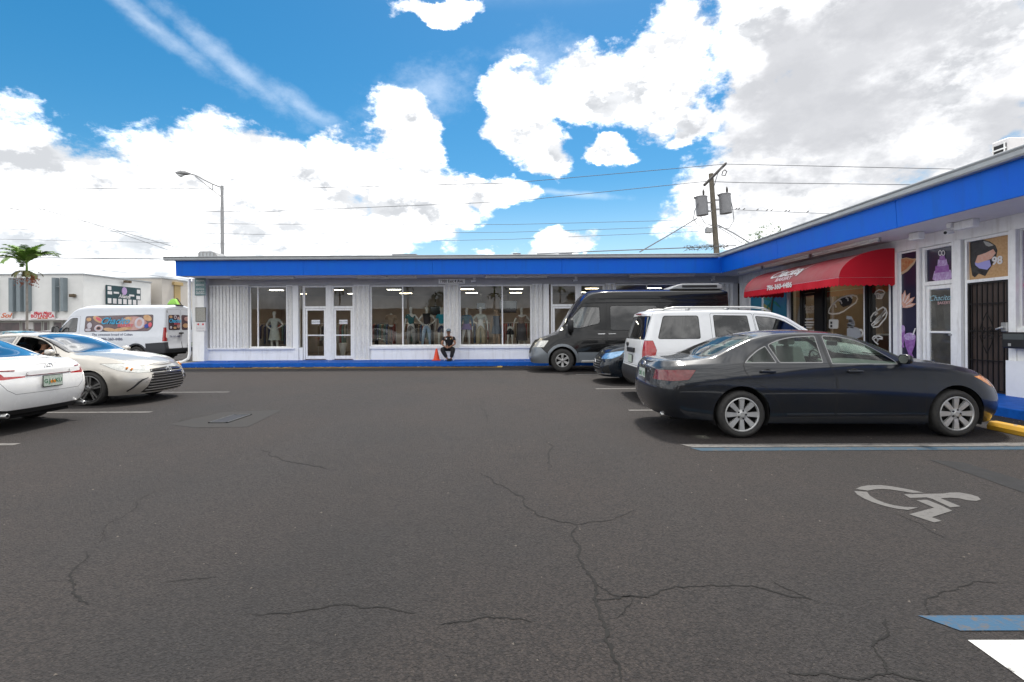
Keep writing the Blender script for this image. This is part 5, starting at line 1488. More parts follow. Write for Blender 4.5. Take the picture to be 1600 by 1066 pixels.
print_right('pizza_slice', pr([(1402.5, 406), (1412, 404), (1422, 406), (1425.5, 406), (1421, 412), (1412, 421), (1402.5, 427)]), M_piz, .016)
for k, t_ in enumerate((100, 78, 56, 34, 12)):
    c_, s_ = math.cos(R(t_)), math.sin(R(t_)); L_ = 27 + 2 * (k == 3)
    base_ = (1404.5, 480)
    pts = [(base_[0] + (L_ * u) * c_ * .85 + w * s_, base_[1] - (L_ * u) * s_ + w * c_) for u, w in ((.02, 1.2), (.35, 3.6), (.7, 3.8), (1.0, .4), (.7, -2.2), (.35, -2.0))]
    pts = [(max(1402.6, a_), b__) for a_, b__ in pts]
    print_right('pastry', pr(pts), M_pink, .010 + .002 * k)
    print_right('pastry_icing', pr([(max(1402.8, base_[0] + (L_ * u) * c_ * .85 + w * s_), base_[1] - (L_ * u) * s_ + w * c_) for u, w in ((.3, 1.4), (.8, 1.2), (.8, .2), (.3, .3))]), M_cream, .0112 + .002 * k)
for (x0, x1, yt, yb) in ((1402.5, 1409.5, 509, 543), (1408, 1426.5, 521, 558)):
    c = (x0 + x1) / 2; w = (x1 - x0) / 2
    print_right('drink_cup', pr([(c - w, yt + 6), (c + w, yt + 6), (c + w * .75, yt + 20), (c + w * .3, yb - 6), (c + w * .6, yb), (c - w * .6, yb), (c - w * .3, yb - 6), (c - w * .75, yt + 20)]), M_purp, .012 + (x0 > 1405) * .006)
    print_right('drink_froth', pr([(c + w * math.cos(q), yt + 5 + 6 * math.sin(q)) for q in np.linspace(0, 2 * PI, 13)[:-1]]), M_lil, .015 + (x0 > 1405) * .006)
print_right('drink_straw', pr([(1421, 523), (1425, 513), (1427, 513), (1423, 524)]), M_cream, .022)
# white glazed door with cake transom
M_film = mat('grey_window_film', (.12, .105, .10), .35, coat=.6, noise=(3, .25, (.2, .18, .17)))
fo, do, tr, gl = door_right(1437, 1489, 2.37, M_white2, rail=1.28)
fb = MB(); fb.box(XW + .085, gl[0] - .02, gl[2] - .02, XW + .095, gl[1] + .02, gl[3] + .02); fb.build('window_film', M_film, do)
fb = MB(); fb.box(XW + .085, tr[0], tr[2], XW + .10, tr[1], tr[3]); fb.build('transom_panel', M_navy, fo)
def prt(name, pts, m, k): 
    b = MB(); b.prism(pr(pts), lambda u, v, w: (w, u, v), XW + .082 - .002 * k, XW + .0835 - .002 * k); b.build(name, m, fo)
prt('cake_tier', [(1449, 437), (1452, 424), (1477, 422), (1480, 434), (1474, 438), (1455, 440)], M_lil, 0)
prt('cake_tier', [(1453, 427), (1454, 416), (1474, 414), (1475, 425)], M_purp, 1)
prt('cake_tier', [(1457, 417), (1458, 406), (1471, 405), (1473, 415)], M_lil, 2)
prt('cake_tier', [(1460, 407), (1461, 400), (1468, 400), (1470, 407)], M_purp, 3)
for cx_ in (1461.5, 1466.5): prt('cake_topper', [(cx_ + 2.8 * math.cos(q), 396 + 4.6 * math.sin(q)) for q in np.linspace(0, 2 * PI, 11)[:-1]], M_cream, 4)
for cx_ in (1461.5, 1466.5): prt('cake_topper', [(cx_ + 1.6 * math.cos(q), 396 + 3.0 * math.sin(q)) for q in np.linspace(0, 2 * PI, 11)[:-1]], M_navy, 5)
h = MB(); h.tube((XW + .04, gl[0] - .05 + .0, 1.25), (XW - .03, gl[0] - .05, 1.25), .02); h.build('handle', M_alu, do)
rpart('wall', M_white2, 1489.1, 1503, .15, 3.198, -.06, T)
rpart('wall', M_gap, 1503.1, 1506, .15, 3.198, .05)
# iron security door below a boarded transom
ya, yb_ = RY(1577.5), RY(1506.2)
f = MB(); f.box(XW - .02, ya, .16, XW + .06, ya + .05, ZT); f.box(XW - .02, yb_ - .05, .16, XW + .06, yb_, ZT)
f.box(XW - .018, ya + .05, ZT - .06, XW + .06, yb_ - .05, ZT); f.box(XW - .018, ya + .05, 2.30, XW + .06, yb_ - .05, 2.36)
fr2 = f.build('door_frame', M_white2, mall, bevel=.004)
M_osb = mat('plywood_board', (.44, .26, .12), .8, noise=(22, .35, (.56, .36, .19)), bump=(60, .3, .003))
f = MB(); f.box(XW + .035, ya + .05, 2.36, XW + .055, yb_ - .05, ZT - .06); bo = f.build('plywood_board', M_osb, fr2)
M_bag = mat('torn_black_vinyl', (.02, .018, .018), .3, noise=(3, .3), bump=(9, .6, .03))
def onb(name, pts, m, k, t=.0015):
    b = MB(); b.prism(pr(pts), lambda u, v, w: (w, u, v), XW + .032 - .006 * k, XW + .034 - .006 * k); return b.build(name, m, fr2)
onb('torn_vinyl', [(1511, 377), (1530, 375), (1541, 378), (1550, 384), (1553, 392), (1551, 402), (1545, 414), (1538, 425), (1534, 432), (1524, 428), (1518, 434), (1514, 431), (1511, 410)], M_bag, 0)
onb('print_scrap', [(1519, 411), (1523, 400), (1535, 396), (1547, 390), (1551, 396), (1544, 405), (1534, 409), (1524, 412)], M_pink, 1)
onb('print_scrap', [(1519, 411), (1524, 412), (1536, 408), (1542, 407), (1544, 416), (1538, 422), (1526, 420), (1520, 415)], mat('periwinkle_print', (.33, .32, .66), .5), 2)
onb('vinyl_fold', [(1532, 377), (1540, 379), (1549, 384), (1541, 386), (1536, 384)], mat('vinyl_sheen', (.24, .23, .21), .25, coat=.6), 2)
text_obj('house_number', '98', .21, M_cream, (XW + .028, RY(1553), ZR(1554, 408)), FACE_LOT, fr2, ext=.003, bold=.006)
M_iron = mat('black_wrought_iron', (.02, .018, .017), .5, metal=.4)
f = MB(); f.box(XW + .05, ya + .05, .16, XW + .07, yb_ - .05, 2.30); f.build('door_leaf', mat('dark_brown_door', (.085, .06, .05), .5, noise=(3, .3)), mall)
g_ = MB(); g_.box(XW - .01, ya + .055, .17, XW + .02, ya + .09, 2.29); g_.box(XW - .01, yb_ - .09, .17, XW + .02, yb_ - .055, 2.29)
for zz in (.18, .75, 1.32, 1.86, 2.26): g_.box(XW - .009, ya + .09, zz, XW + .019, yb_ - .09, zz + .022)
gate = g_.build('security_door', M_iron, mall)
nb = 7
for i in range(nb):
    y_ = ya + .09 + (yb_ - ya - .18) * (i + .5) / nb
    q = MB(); q.box(XW - .014, y_ - .009, .19, XW + .004, y_ + .009, 2.27); q.build('bar', M_iron, gate)
ym = (ya + yb_) / 2
for s in (-1, 1):
    q = MB(); q.path([(XW - .02, ym, 1.70), (XW - .02, ym + s * .09, 1.52), (XW - .02, ym + s * .14, 1.36), (XW - .02, ym + s * .05, 1.30), (XW - .02, ym + s * .14, 1.24), (XW - .02, ym + s * .09, 1.08), (XW - .02, ym, .90)], .009, 5); q.build('scroll', M_iron, gate)
    for zz in (1.38, 1.22):
        for of in (.28, .07):
            q = MB(); q.path([(XW - .02, ym + s * of + .035 * math.cos(t), zz + .035 * math.sin(t)) for t in np.linspace(0, 1.6 * PI, 9)], .008, 5); q.build('scroll', M_iron, gate)
lk = MB(); lk.box(XW - .05, ya + .05, 1.33, XW - .0, ya + .16, 1.50); lk.tube((XW - .05, ya + .12, 1.40), (XW - .10, ya + .12, 1.40), .025); lk.bar((XW - .10, ya + .12, 1.40), (XW - .105, ya + .20, 1.37), .03, .03)
lk.build('door_lock', M_alu, gate, bevel=.006)
rpart('wall', M_white2, 1577.6, 1588, .15, 3.198, -.05)
rpart('wall', M_white, 1588.1, 1640, .15, 1.40, -.03, T); rpart('wall', M_white, 1577.7, 1660, .15, .80, -.12, -.051)
M_vio = mat('violet_window_print', (.16, .03, .30), .3, coat=.6, noise=(1.2, .4, (.05, .02, .10)))
window_right(1588.1, 1700, 1.40, ZT, (), fw=.025); rpart('graphic_panel', M_vio, 1590, 1700, 1.42, ZT, .07, .10)
b = MB(); b.lathe([(.001, .0), (.11, .0), (.11, .004)], 20, lambda a, c, h: (XW + .056 - h, RY(1601) + a, 2.17 + c)); b.build('print_dot', mat('pink_print', (.75, .2, .42), .5), mall)
b = MB(); b.box(XW, -30.0, .15, XW + T, RY(1700), 3.198); b.build('wall', M_white, mall)
part('wall', M_int, XW + T + .01, 10.40, .16, XW + 5.7, 10.5, 3.2); part('wall', M_int, XW + T + .01, 16.8, .16, XW + 5.7, 16.9, 3.2)
part('wall', mat('bakery_wall', (.20, .145, .09), .8, noise=(2, .15)), XW + 3.2, 10.51, .16, XW + 3.3, 16.79, 3.2)
# ================================================================== bodies grown from a skeleton
def skinned(name, joints, edges, m, parent=None, root='pelvis', sub=1, extra=None, loc=None, rz=0.0, ell=None):
    """joints {name: ((x,y,z), r)}; a Skin modifier grows one continuous surface"""
    me = bpy.data.meshes.new(name + '_skel')
    ks = list(joints); idx = {k: i for i, k in enumerate(ks)}
    me.from_pydata([joints[k][0] for k in ks], [(idx[a], idx[b]) for a, b in edges], [])
    o = bpy.data.objects.new(name, me); C.objects.link(o)
    md = o.modifiers.new('skin', 'SKIN'); md.use_smooth_shade = True; md.branch_smoothing = .6
    sv_ = me.skin_vertices[0].data
    for k in ks:
        r = joints[k][1]
        sv_[idx[k]].radius = (r, r) if not isinstance(r, tuple) else r
        sv_[idx[k]].use_root = (k == root)
    if sub: s = o.modifiers.new('sub', 'SUBSURF'); s.levels = sub; s.render_levels = sub
    dg = bpy.context.evaluated_depsgraph_get()
    m2 = bpy.data.meshes.new_from_object(o.evaluated_get(dg)); m2.name = name
    bpy.data.objects.remove(o)
    m2.materials.clear(); m2.materials.append(m)
    m2.polygons.foreach_set('use_smooth', [True] * len(m2.polygons))
    o = bpy.data.objects.new(name, m2); C.objects.link(o); o.parent = parent
    if loc: o.location = loc; o.rotation_euler = (0, 0, rz)
    return o

def body_joints(P, k=1.0):
    """P: pose overrides; standing figure looking towards -Y, feet at z=0; fingers included"""
    J = dict(pelvis=((0, 0, .95), .125), waist=((0, 0, 1.08), .105), chest=((0, .0, 1.27), .135), neckb=((0, .01, 1.43), .075), neck=((0, .0, 1.50), .052), jaw=((0, -.015, 1.565), .066),
             skull=((0, .0, 1.655), .092), crown=((0, .005, 1.73), .05))
    for s, n in ((-1, 'L'), (1, 'R')):
        J.update({n + 'hip': ((s * .09, 0, .90), .098), n + 'knee': ((s * .11, -.01, .50), .058), n + 'calf': ((s * .115, .015, .36), .055), n + 'ankle': ((s * .12, .02, .09), .038), n + 'heel': ((s * .12, .03, .04), .035), n + 'toe': ((s * .13, -.13, .03), .03),
                  n + 'sh': ((s * .17, .0, 1.385), .062), n + 'elb': ((s * .24, .02, 1.11), .040), n + 'wr': ((s * .26, -.06, .88), .026), n + 'hand': ((s * .262, -.075, .80), .034)})
    for kx, v in P.items():
        r = J[kx][1] if kx in J else .03
        J[kx] = (v if not isinstance(v[0], tuple) else v[0], r if not isinstance(v[0], tuple) else v[1])
    E = [('pelvis', 'waist'), ('waist', 'chest'), ('chest', 'neckb'), ('neckb', 'neck'), ('neck', 'jaw'), ('jaw', 'skull'), ('skull', 'crown')]
    for n in 'LR':
        E += [('pelvis', n + 'hip'), (n + 'hip', n + 'knee'), (n + 'knee', n + 'calf'), (n + 'calf', n + 'ankle'), (n + 'ankle', n + 'heel'), (n + 'heel', n + 'toe'),
              ('chest', n + 'sh'), (n + 'sh', n + 'elb'), (n + 'elb', n + 'wr'), (n + 'wr', n + 'hand')]
        w = Vector(J[n + 'wr'][0]); h = Vector(J[n + 'hand'][0]); d = (h - w).normalized(); a = d.orthogonal().normalized()
        a = d.cross(Vector((0, 0, 1))).normalized() if d.cross(Vector((0, 0, 1))).length > .2 else Vector((0, 1, 0))
        for i, (off, ln) in enumerate(((-.026, .062), (-.009, .074), (.009, .070), (.026, .055))):
            f0 = h + a * off + d * .03; f1 = f0 + d * ln * .55; f2 = f1 + (d * .7 + Vector((0, 0, -.5))) * ln * .5
            J[f'{n}f{i}a'] = (tuple(f1), .0095); J[f'{n}f{i}b'] = (tuple(f2), .007)
            E += [(n + 'hand', f'{n}f{i}a'), (f'{n}f{i}a', f'{n}f{i}b')]
        t1 = h - a * .04 + d * .01; t2 = t1 + d * .03 - a * .008
        J[n + 'ta'] = (tuple(t1), .011); J[n + 'tb'] = (tuple(t2), .008)
        E += [(n + 'wr', n + 'ta'), (n + 'ta', n + 'tb')]
    if k != 1.0: J = {q: (tuple(c * k for c in v), r * k if not isinstance(r, tuple) else tuple(x * k for x in r)) for q, (v, r) in J.items()}
    return J, E

def garment(J, kind, m, parent, grow=1.26, extra=None, **kw):
    """clothing that follows the body: a second skinned surface around the same joints"""
    g = lambda k, f=1.0: (J[k][0], J[k][1] * grow * f)
    lerp = lambda a, b, t: tuple(J[a][0][i] + (J[b][0][i] - J[a][0][i]) * t for i in range(3))
    if kind in ('tshirt', 'shirt', 'tank', 'croptop'):
        jj = {k: g(k) for k in ('pelvis', 'waist', 'chest', 'neckb')}
        ee = [('pelvis', 'waist'), ('waist', 'chest'), ('chest', 'neckb')]
        if kind == 'croptop': jj.pop('pelvis'); ee = ee[1:]
        if kind != 'tank':
            for n in 'LR':
                t = .62 if kind == 'tshirt' else .96
                jj[n + 'sh'] = g(n + 'sh', 1.02); jj[n + 'sl'] = (lerp(n + 'sh', n + 'elb', t), .058 if kind == 'tshirt' else .048)
                ee += [('chest', n + 'sh'), (n + 'sh', n + 'sl')]
                if kind == 'shirt':
                    jj[n + 'cf'] = (lerp(n + 'elb', n + 'wr', .9), .034); ee.append((n + 'sl', n + 'cf'))
        return skinned(kind if kind != 'tshirt' else 'shirt', jj, ee, m, parent, root='chest')
    if kind in ('trousers', 'shorts'):
        jj = {'pelvis': g('pelvis', 1.0)}; ee = []
        w0 = lerp('pelvis', 'waist', .55); jj['band'] = (w0, J['waist'][1] * 1.12); ee.append(('pelvis', 'band'))
        for n in 'LR':
            jj[n + 'hip'] = g(n + 'hip', 1.0); ee.append(('pelvis', n + 'hip'))
            if kind == 'trousers':
                jj[n + 'knee'] = (J[n + 'knee'][0], kw.get('leg', .075)); jj[n + 'ank'] = (lerp(n + 'calf', n + 'ankle', .9), kw.get('hem', .062))
                ee += [(n + 'hip', n + 'knee'), (n + 'knee', n + 'ank')]
            else:
                jj[n + 'k'] = (lerp(n + 'hip', n + 'knee', .75), .09); ee.append((n + 'hip', n + 'k'))
        return skinned(kind, jj, ee, m, parent, root='pelvis')
    if kind in ('skirt', 'dress'):
        b = MB(); px, py, pz = J['pelvis'][0]; top = J['waist'][0][2]; ln = kw.get('len', .42)
        prof = [(J['waist'][1] * 1.15, top), (.165, pz + .02), (.20, pz - ln * .5), (.235, pz - ln)]
        n = 26; vs = [(px + r * (1 + .06 * (j % 2) * (i / 3)) * math.cos(2 * PI * j / n), py + r * .72 * (1 + .06 * (j % 2) * (i / 3)) * math.sin(2 * PI * j / n), h) for i, (r, h) in enumerate(prof) for j in range(n)]
        b.add(vs, [(i * n + j, i * n + (j + 1) % n, (i + 1) * n + (j + 1) % n, (i + 1) * n + j) for i in range(3) for j in range(n)])
        return b.build('skirt', m, parent, smooth=True, local=True)

def cap(root, c, r, m, m2, name='cap'):
    b = MB(); n = 16
    vs = []; rings = [(1.0, 0), (.99, .03), (.86, .065), (.55, .09), (.05, .10)]
    for (q, h) in rings: vs += [(c[0] + r * q * math.cos(2 * PI * i / n), c[1] + r * 1.1 * q * math.sin(2 * PI * i / n), c[2] + h) for i in range(n)]
    b.add(vs, [(k * n + i, k * n + (i + 1) % n, (k + 1) * n + (i + 1) % n, (k + 1) * n + i) for k in range(4) for i in range(n)])
    o = b.build(name, m, root, smooth=True, local=True)
    v = MB(); v.prism([(c[0] + r * .85 * math.cos(t), c[1] - r * .75 + r * .95 * math.sin(t)) for t in np.linspace(PI, 2 * PI, 9)], lambda u, w, h: (u, w, h - (c[1] - w - r * .75) * .2), c[2] - .004, c[2] + .006)
    v.build('cap_peak', m2, o, local=True)
    return o

M_skin = mat('tan_skin', (.30, .15, .09), .5, noise=(8, .12))
M_skin2 = mat('mannequin_white', (.62, .60, .57), .35, noise=(3, .05))
M_skin3 = mat('mannequin_beige', (.42, .30, .22), .4, noise=(3, .05))
M_uni = mat('black_uniform_cloth', (.014, .013, .015), .85, noise=(14, .3))
M_hair = mat('dark_hair', (.02, .014, .01), .7, noise=(40, .4))
def head_bits(root, J, k=1.0, hair=True):
    jx, jy, jz = J['jaw'][0]; sx, sy, sz = J['skull'][0]
    f = (sy + jy) / 2
    for s in (-1, 1):
        e = MB(); e.lathe([(.001, .008), (.010, .006), (.013, 0)], 8, lambda a, b, h: (sx + s * .032 * k + a * k, sy - .086 * k - h * k, sz - .02 * k + b * .6 * k)); e.build('eye', M_hair, root, local=True)
        r = MB(); r.lathe([(.001, .012), (.016, .012), (.022, 0)], 8, lambda a, b, h: (sx + s * (.088 + h) * k, sy + a * .8 * k, sz - .035 * k + b * 1.4 * k)); r.build('ear', M_skin, root, local=True)
    n = MB(); n.prism([(0, .018), (-.026, -.026), (.006, -.03)], lambda u, v, w: (sx + w, sy - .082 * k + u * k, sz - .04 * k + v * k), -.011 * k, .011 * k); n.build('nose', M_skin, root, local=True)
    m_ = MB(); m_.box(sx - .024 * k, sy - .088 * k, sz - .090 * k, sx + .024 * k, sy - .070 * k, sz - .082 * k); m_.build('mouth', mat('lip_tone', (.18, .06, .05), .5), root, local=True)
    if hair:
        h = MB(); nn = 14; vs = []
        for (q, z_) in ((1.04, -.03), (1.08, .01), (.98, .05), (.66, .09), (.05, .105)): vs += [(sx + .094 * k * q * math.cos(2 * PI * i / nn), sy + .016 * k + .098 * k * q * math.sin(2 * PI * i / nn), sz + z_ * k) for i in range(nn)]
        h.add(vs, [(kk * nn + i, kk * nn + (i + 1) % nn, (kk + 1) * nn + (i + 1) % nn, (kk + 1) * nn + i) for kk in range(4) for i in range(nn)]); h.build('hair', M_hair, root, smooth=True, local=True)

# ---------------------------------------------------------------- security guard on a low stool
GXc, GYc = -2.50, YF - .62
guard = thing('person', 'seated person in black uniform and cap, hands clasped, ankles crossed, beside the cone', 'person', (GXc, GYc, .15))
P = dict(pelvis=(0, .10, .46), waist=(0, .10, .60), chest=((0, .03, .80), .150), neckb=(0, -.02, .955), neck=(0, -.045, 1.01), jaw=(0, -.075, 1.065), skull=(0, -.06, 1.145), crown=(0, -.05, 1.215),
         Lhip=((-.10, .04, .45), .10), Lknee=((-.235, -.36, .47), .072), Lcalf=((-.20, -.33, .32), .058), Lankle=(-.02, -.36, .10), Lheel=(0, -.34, .05), Ltoe=(.10, -.47, .035),
         Rhip=((.10, .04, .45), .10), Rknee=((.215, -.36, .47), .072), Rcalf=((.20, -.34, .32), .058), Rankle=(.13, -.40, .10), Rheel=(.14, -.38, .05), Rtoe=(.03, -.50, .035),
         Lsh=((-.185, .02, .90), .070), Lelb=(-.27, -.15, .66), Lwr=(-.12, -.37, .56), Lhand=(-.055, -.42, .535),
         Rsh=((.185, .02, .90), .070), Relb=(.27, -.15, .66), Rwr=(.11, -.37, .56), Rhand=(.045, -.42, .54))
J, E = body_joints(P)
skinned('body', J, E, M_skin, guard)
garment(J, 'tshirt', M_uni, guard, 1.24)
garment(J, 'trousers', M_uni, guard, 1.2, leg=.098, hem=.072)
head_bits(guard, J, hair=False)
cap(guard, (0, -.055, 1.165), .098, mat('grey_cap_cloth', (.22, .27, .31), .8), M_uni)
for s, n in ((-1, 'L'), (1, 'R')):
    tt, hh = Vector(J[n + 'toe'][0]), Vector(J[n + 'heel'][0])
    b = MB(); b.path([hh + Vector((0, .03, .0)), hh * .6 + tt * .4 + Vector((0, 0, .012)), tt, tt + (tt - hh).normalized() * .05 - Vector((0, 0, .005))], [.045, .050, .044, .025], 8); b.build('shoe', M_black, guard, smooth=True, local=True)
for (x, z, w, h, m) in ((-.085, .86, .05, .065, mat('silver_badge', (.6, .62, .66), .3, metal=.4)), (.085, .86, .045, .035, mat('gold_pin', (.6, .40, .15), .35, metal=.5))):
    b = MB(); b.lathe([(.001, .006), (w / 2, .004), (w / 2 + .004, 0)], 8, lambda a, c, q, x=x, z=z, w=w, h=h: (x + a, -.125 - q, z + c * h / w)); b.build('badge', m, guard, local=True)
for s in (-1, 1):
    b = MB(); b.lathe([(.001, .006), (.028, .004), (.03, 0)], 8, lambda a, c, q: (s * (.232 + q), -.045 + a, .84 + c * 1.3)); b.build('sleeve_patch', _mat['gold_pin'], guard, local=True)
stool = thing('stool', 'low white stool under the seated guard', 'stool', (GXc, GYc + .12, .15))
b = MB(); b.box(-.17, -.16, .30, .17, .16, .34); b.build('seat', M_white2, stool, bevel=.01, local=True)
for sx_ in (-1, 1):
    for sy_ in (-1, 1):
        b = MB(); b.tube((sx_ * .14, sy_ * .13, .30), (sx_ * .18, sy_ * .17, 0), .018, .014); b.build('leg', M_white2, stool, local=True)
# traffic cone
cone = thing('traffic_cone', 'plain orange traffic cone standing left of the seated guard', 'cone', (-3.00, YF - .55, .15))
M_or = mat('orange_cone_plastic', (.85, .075, .02), .45, noise=(8, .2))
b = MB(); b.lathe([(.135, .03), (.125, .05), (.035, .455), (.022, .47), (.001, .47)], 20, lambda a, c, h: (a, c, h)); b.build('cone_body', M_or, cone, smooth=True, local=True, angle=50)
b = MB(); b.box(-.17, -.17, 0, .17, .17, .03); b.build('base', M_or, cone, bevel=.02, local=True)

# ---------------------------------------------------------------- mannequins behind the shop windows
def cloth(name, col, **k): return mat(name, col, .85, noise=k.get('noise', (9, .25)))
def mannequin(px, d, name_label, pose, wear, z=.68, k=1.0, skin=None, bust=False, head=True):
    x = BX(px) * (YF + d) / YF
    r = thing('mannequin', name_label, 'mannequin', (x, YF + d, z), 0, 'mannequins in the shop windows')
    J, E = body_joints(pose, k)
    if bust:
        keep = {'pelvis', 'waist', 'chest', 'neckb', 'neck', 'Lsh', 'Rsh', 'Lhip', 'Rhip'}
        J = {a: v for a, v in J.items() if a in keep}; E = [(a, b_) for a, b_ in E if a in keep and b_ in keep]
    skinned('body', J, E, skin or M_skin2, r)
    JJ, _ = body_joints(pose, k)
    for kind, m, kw in wear: garment(JJ, kind, m, r, **kw)
    return r
W_AK = dict(Lelb=(-.36, .04, 1.16), Lwr=(-.20, -.08, 1.03), Lhand=(-.15, -.10, 1.00), Relb=(.36, .04, 1.16), Rwr=(.22, -.06, 1.03), Rhand=(.17, -.09, 1.00))
W_ST = dict(Lknee=(-.15, -.03, .50), Lcalf=(-.17, .0, .36), Lankle=(-.20, .02, .09), Lheel=(-.20, .03, .04), Ltoe=(-.24, -.12, .03))
W_PT = dict(Relb=(.30, -.05, 1.22), Rwr=(.44, -.10, 1.05), Rhand=(.50, -.12, .98))
KS = .97
pl = thing('display_platform', 'low dark display platform running behind the two large shop windows', 'platform', (BX(700), YF + .9, .165))
b = MB(); b.box(BX(582) * 1.03, YF + .35, .165, BX(828), YF + 1.6, .60); b.build('platform_box', mat('dark_platform', (.10, .055, .05), .6, noise=(3, .3)), pl, bevel=.01)
PZ = .60
mannequin(611, 1.0, 'headless bust in a brown t-shirt, left pane of the left large window', {}, [('tshirt', cloth('brown_tee', (.30, .22, .15)), {})], z=PZ - .05, bust=True, k=1.02)
st_ = thing('bust_stand', 'dark round stand carrying the bust in the brown t-shirt', 'stand', (BX(611) * (YF + 1.0) / YF, YF + 1.0, PZ))
b = MB(); b.tube((0, 0, 0), (0, 0, .9), .022); b.lathe([(.001, .03), (.2, .03), (.2, 0)], 18, lambda a, c, h: (a, c, h)); b.build('pole', M_black, st_, local=True)
mannequin(642, .75, 'bald mannequin in a teal t-shirt and grey trousers', {**W_PT}, [('tshirt', cloth('teal_tee', (.02, .14, .15)), {}), ('trousers', cloth('grey_trousers', (.22, .21, .20)), {})], z=PZ, k=1.0)
mannequin(667, .70, 'mannequin in a dark top and pale blue jeans with hands on hips', {**W_AK, **W_ST}, [('tank', cloth('black_top', (.03, .03, .035)), {}), ('trousers', cloth('pale_jeans', (.33, .45, .60)), dict(leg=.065, hem=.05))], z=PZ, k=1.0)
mannequin(690, .95, 'mannequin in bright turquoise t-shirt and navy shorts, rightmost of the left large window', {}, [('tshirt', cloth('turquoise_tee', (.02, .36, .48)), dict(grow=1.22)), ('shorts', cloth('navy_shorts', (.02, .03, .08)), {})], z=PZ, k=1.0)
mannequin(729, .65, 'mannequin in a navy striped jumper and purple skirt', W_ST, [('shirt', cloth('navy_jumper', (.02, .06, .16), noise=(4, .3, (.03, .16, .18))), dict(grow=1.25)), ('skirt', cloth('purple_skirt', (.20, .14, .34)), dict(len=.16))], z=PZ, k=.97)
mannequin(751, .70, 'mannequin in wide beige trousers and a brown belt, hand on hip', {**W_AK, 'Relb': (.28, .02, 1.11), 'Rwr': (.30, -.04, .86), 'Rhand': (.31, -.05, .78)}, [('croptop', cloth('white_blouse', (.45, .47, .42)), dict(grow=1.2)), ('trousers', cloth('beige_trousers', (.38, .31, .20)), dict(leg=.095, hem=.10))], z=PZ, k=.99)
mannequin(776, .95, 'mannequin in a short blue-grey dress with bare legs', {}, [('tank', cloth('bluegrey_dress', (.12, .15, .20)), {}), ('skirt', _mat['bluegrey_dress'], dict(len=.30))], z=PZ, k=.92, skin=M_skin3)
mannequin(815, 1.1, 'mannequin in a tan patterned blouse and long grey skirt, rightmost of the large window', {**W_PT, 'Lelb': (-.30, -.05, 1.15), 'Lwr': (-.36, -.12, .95), 'Lhand': (-.37, -.14, .87)}, [('tshirt', cloth('patterned_blouse', (.38, .26, .20), noise=(25, .5)), {}), ('skirt', cloth('grey_skirt', (.10, .09, .10)), dict(len=.65))], z=PZ, k=.98)
rr = thing('mannequin', 'legs-only mannequin in black shorts beside the window mullion', 'mannequin', (BX(797) * 1.04, YF + .8, PZ), 0, 'mannequins in the shop windows')
J, E = body_joints({}, .85); kp = {'pelvis', 'waist'} | {n + q for n in 'LR' for q in ('hip', 'knee', 'calf', 'ankle', 'heel', 'toe')}
Jl = {a: v for a, v in J.items() if a in kp}; skinned('body', Jl, [(a, c) for a, c in E if a in kp and c in kp], M_skin2, rr); garment(J, 'shorts', cloth('black_shorts', (.012, .012, .013)), rr)
mannequin(428, .85, 'mannequin in a white dress behind the leftmost shop window', W_AK, [('tshirt', cloth('white_dress', (.50, .52, .48)), {}), ('skirt', _mat['white_dress'], dict(len=.45))], z=.45, k=1.0)
v = thing('vase', 'tall white vase standing inside the right glass door', 'vase', (BX(534) * 1.03, YF + .7, .165))
b = MB(); b.lathe([(.001, 0), (.08, 0), (.09, .1), (.14, .45), (.17, .65), (.15, .66), (.13, .6)], 20, lambda a, c, h: (a, c, h)); b.build('vase_body', M_skin2, v, smooth=True, local=True)
for px, d, w, h, z, lab in ((752, 4.5, .45, .35, 2.5, 'small dark wall screen seen above the beige-trousered mannequin'), (794, 4.0, .85, .60, 2.45, 'large dark wall screen right of the window mullion'), (680, 3.5, .5, .42, 2.25, 'dark framed picture inside above the turquoise t-shirt')):
    x = BX(px) * (YF + d) / YF
    t = thing('wall_screen', lab, 'screen', (x, YF + d, z)); b = MB(); b.box(-w / 2, -.03, -h / 2, w / 2, .03, h / 2); b.build('casing', M_black, t, bevel=.006, local=True)
    b = MB(); b.box(-w / 2 + .02, -.034, -h / 2 + .02, w / 2 - .02, -.0305, h / 2 - .02); b.build('screen_face', mat('dark_screen', (.015, .015, .03), .1, coat=1), t, local=True)
    b = MB(); b.bar((0, 0, h / 2), (0, 0, 3.2 - z), .03, .03); b.build('ceiling_bracket', M_black, t, local=True)
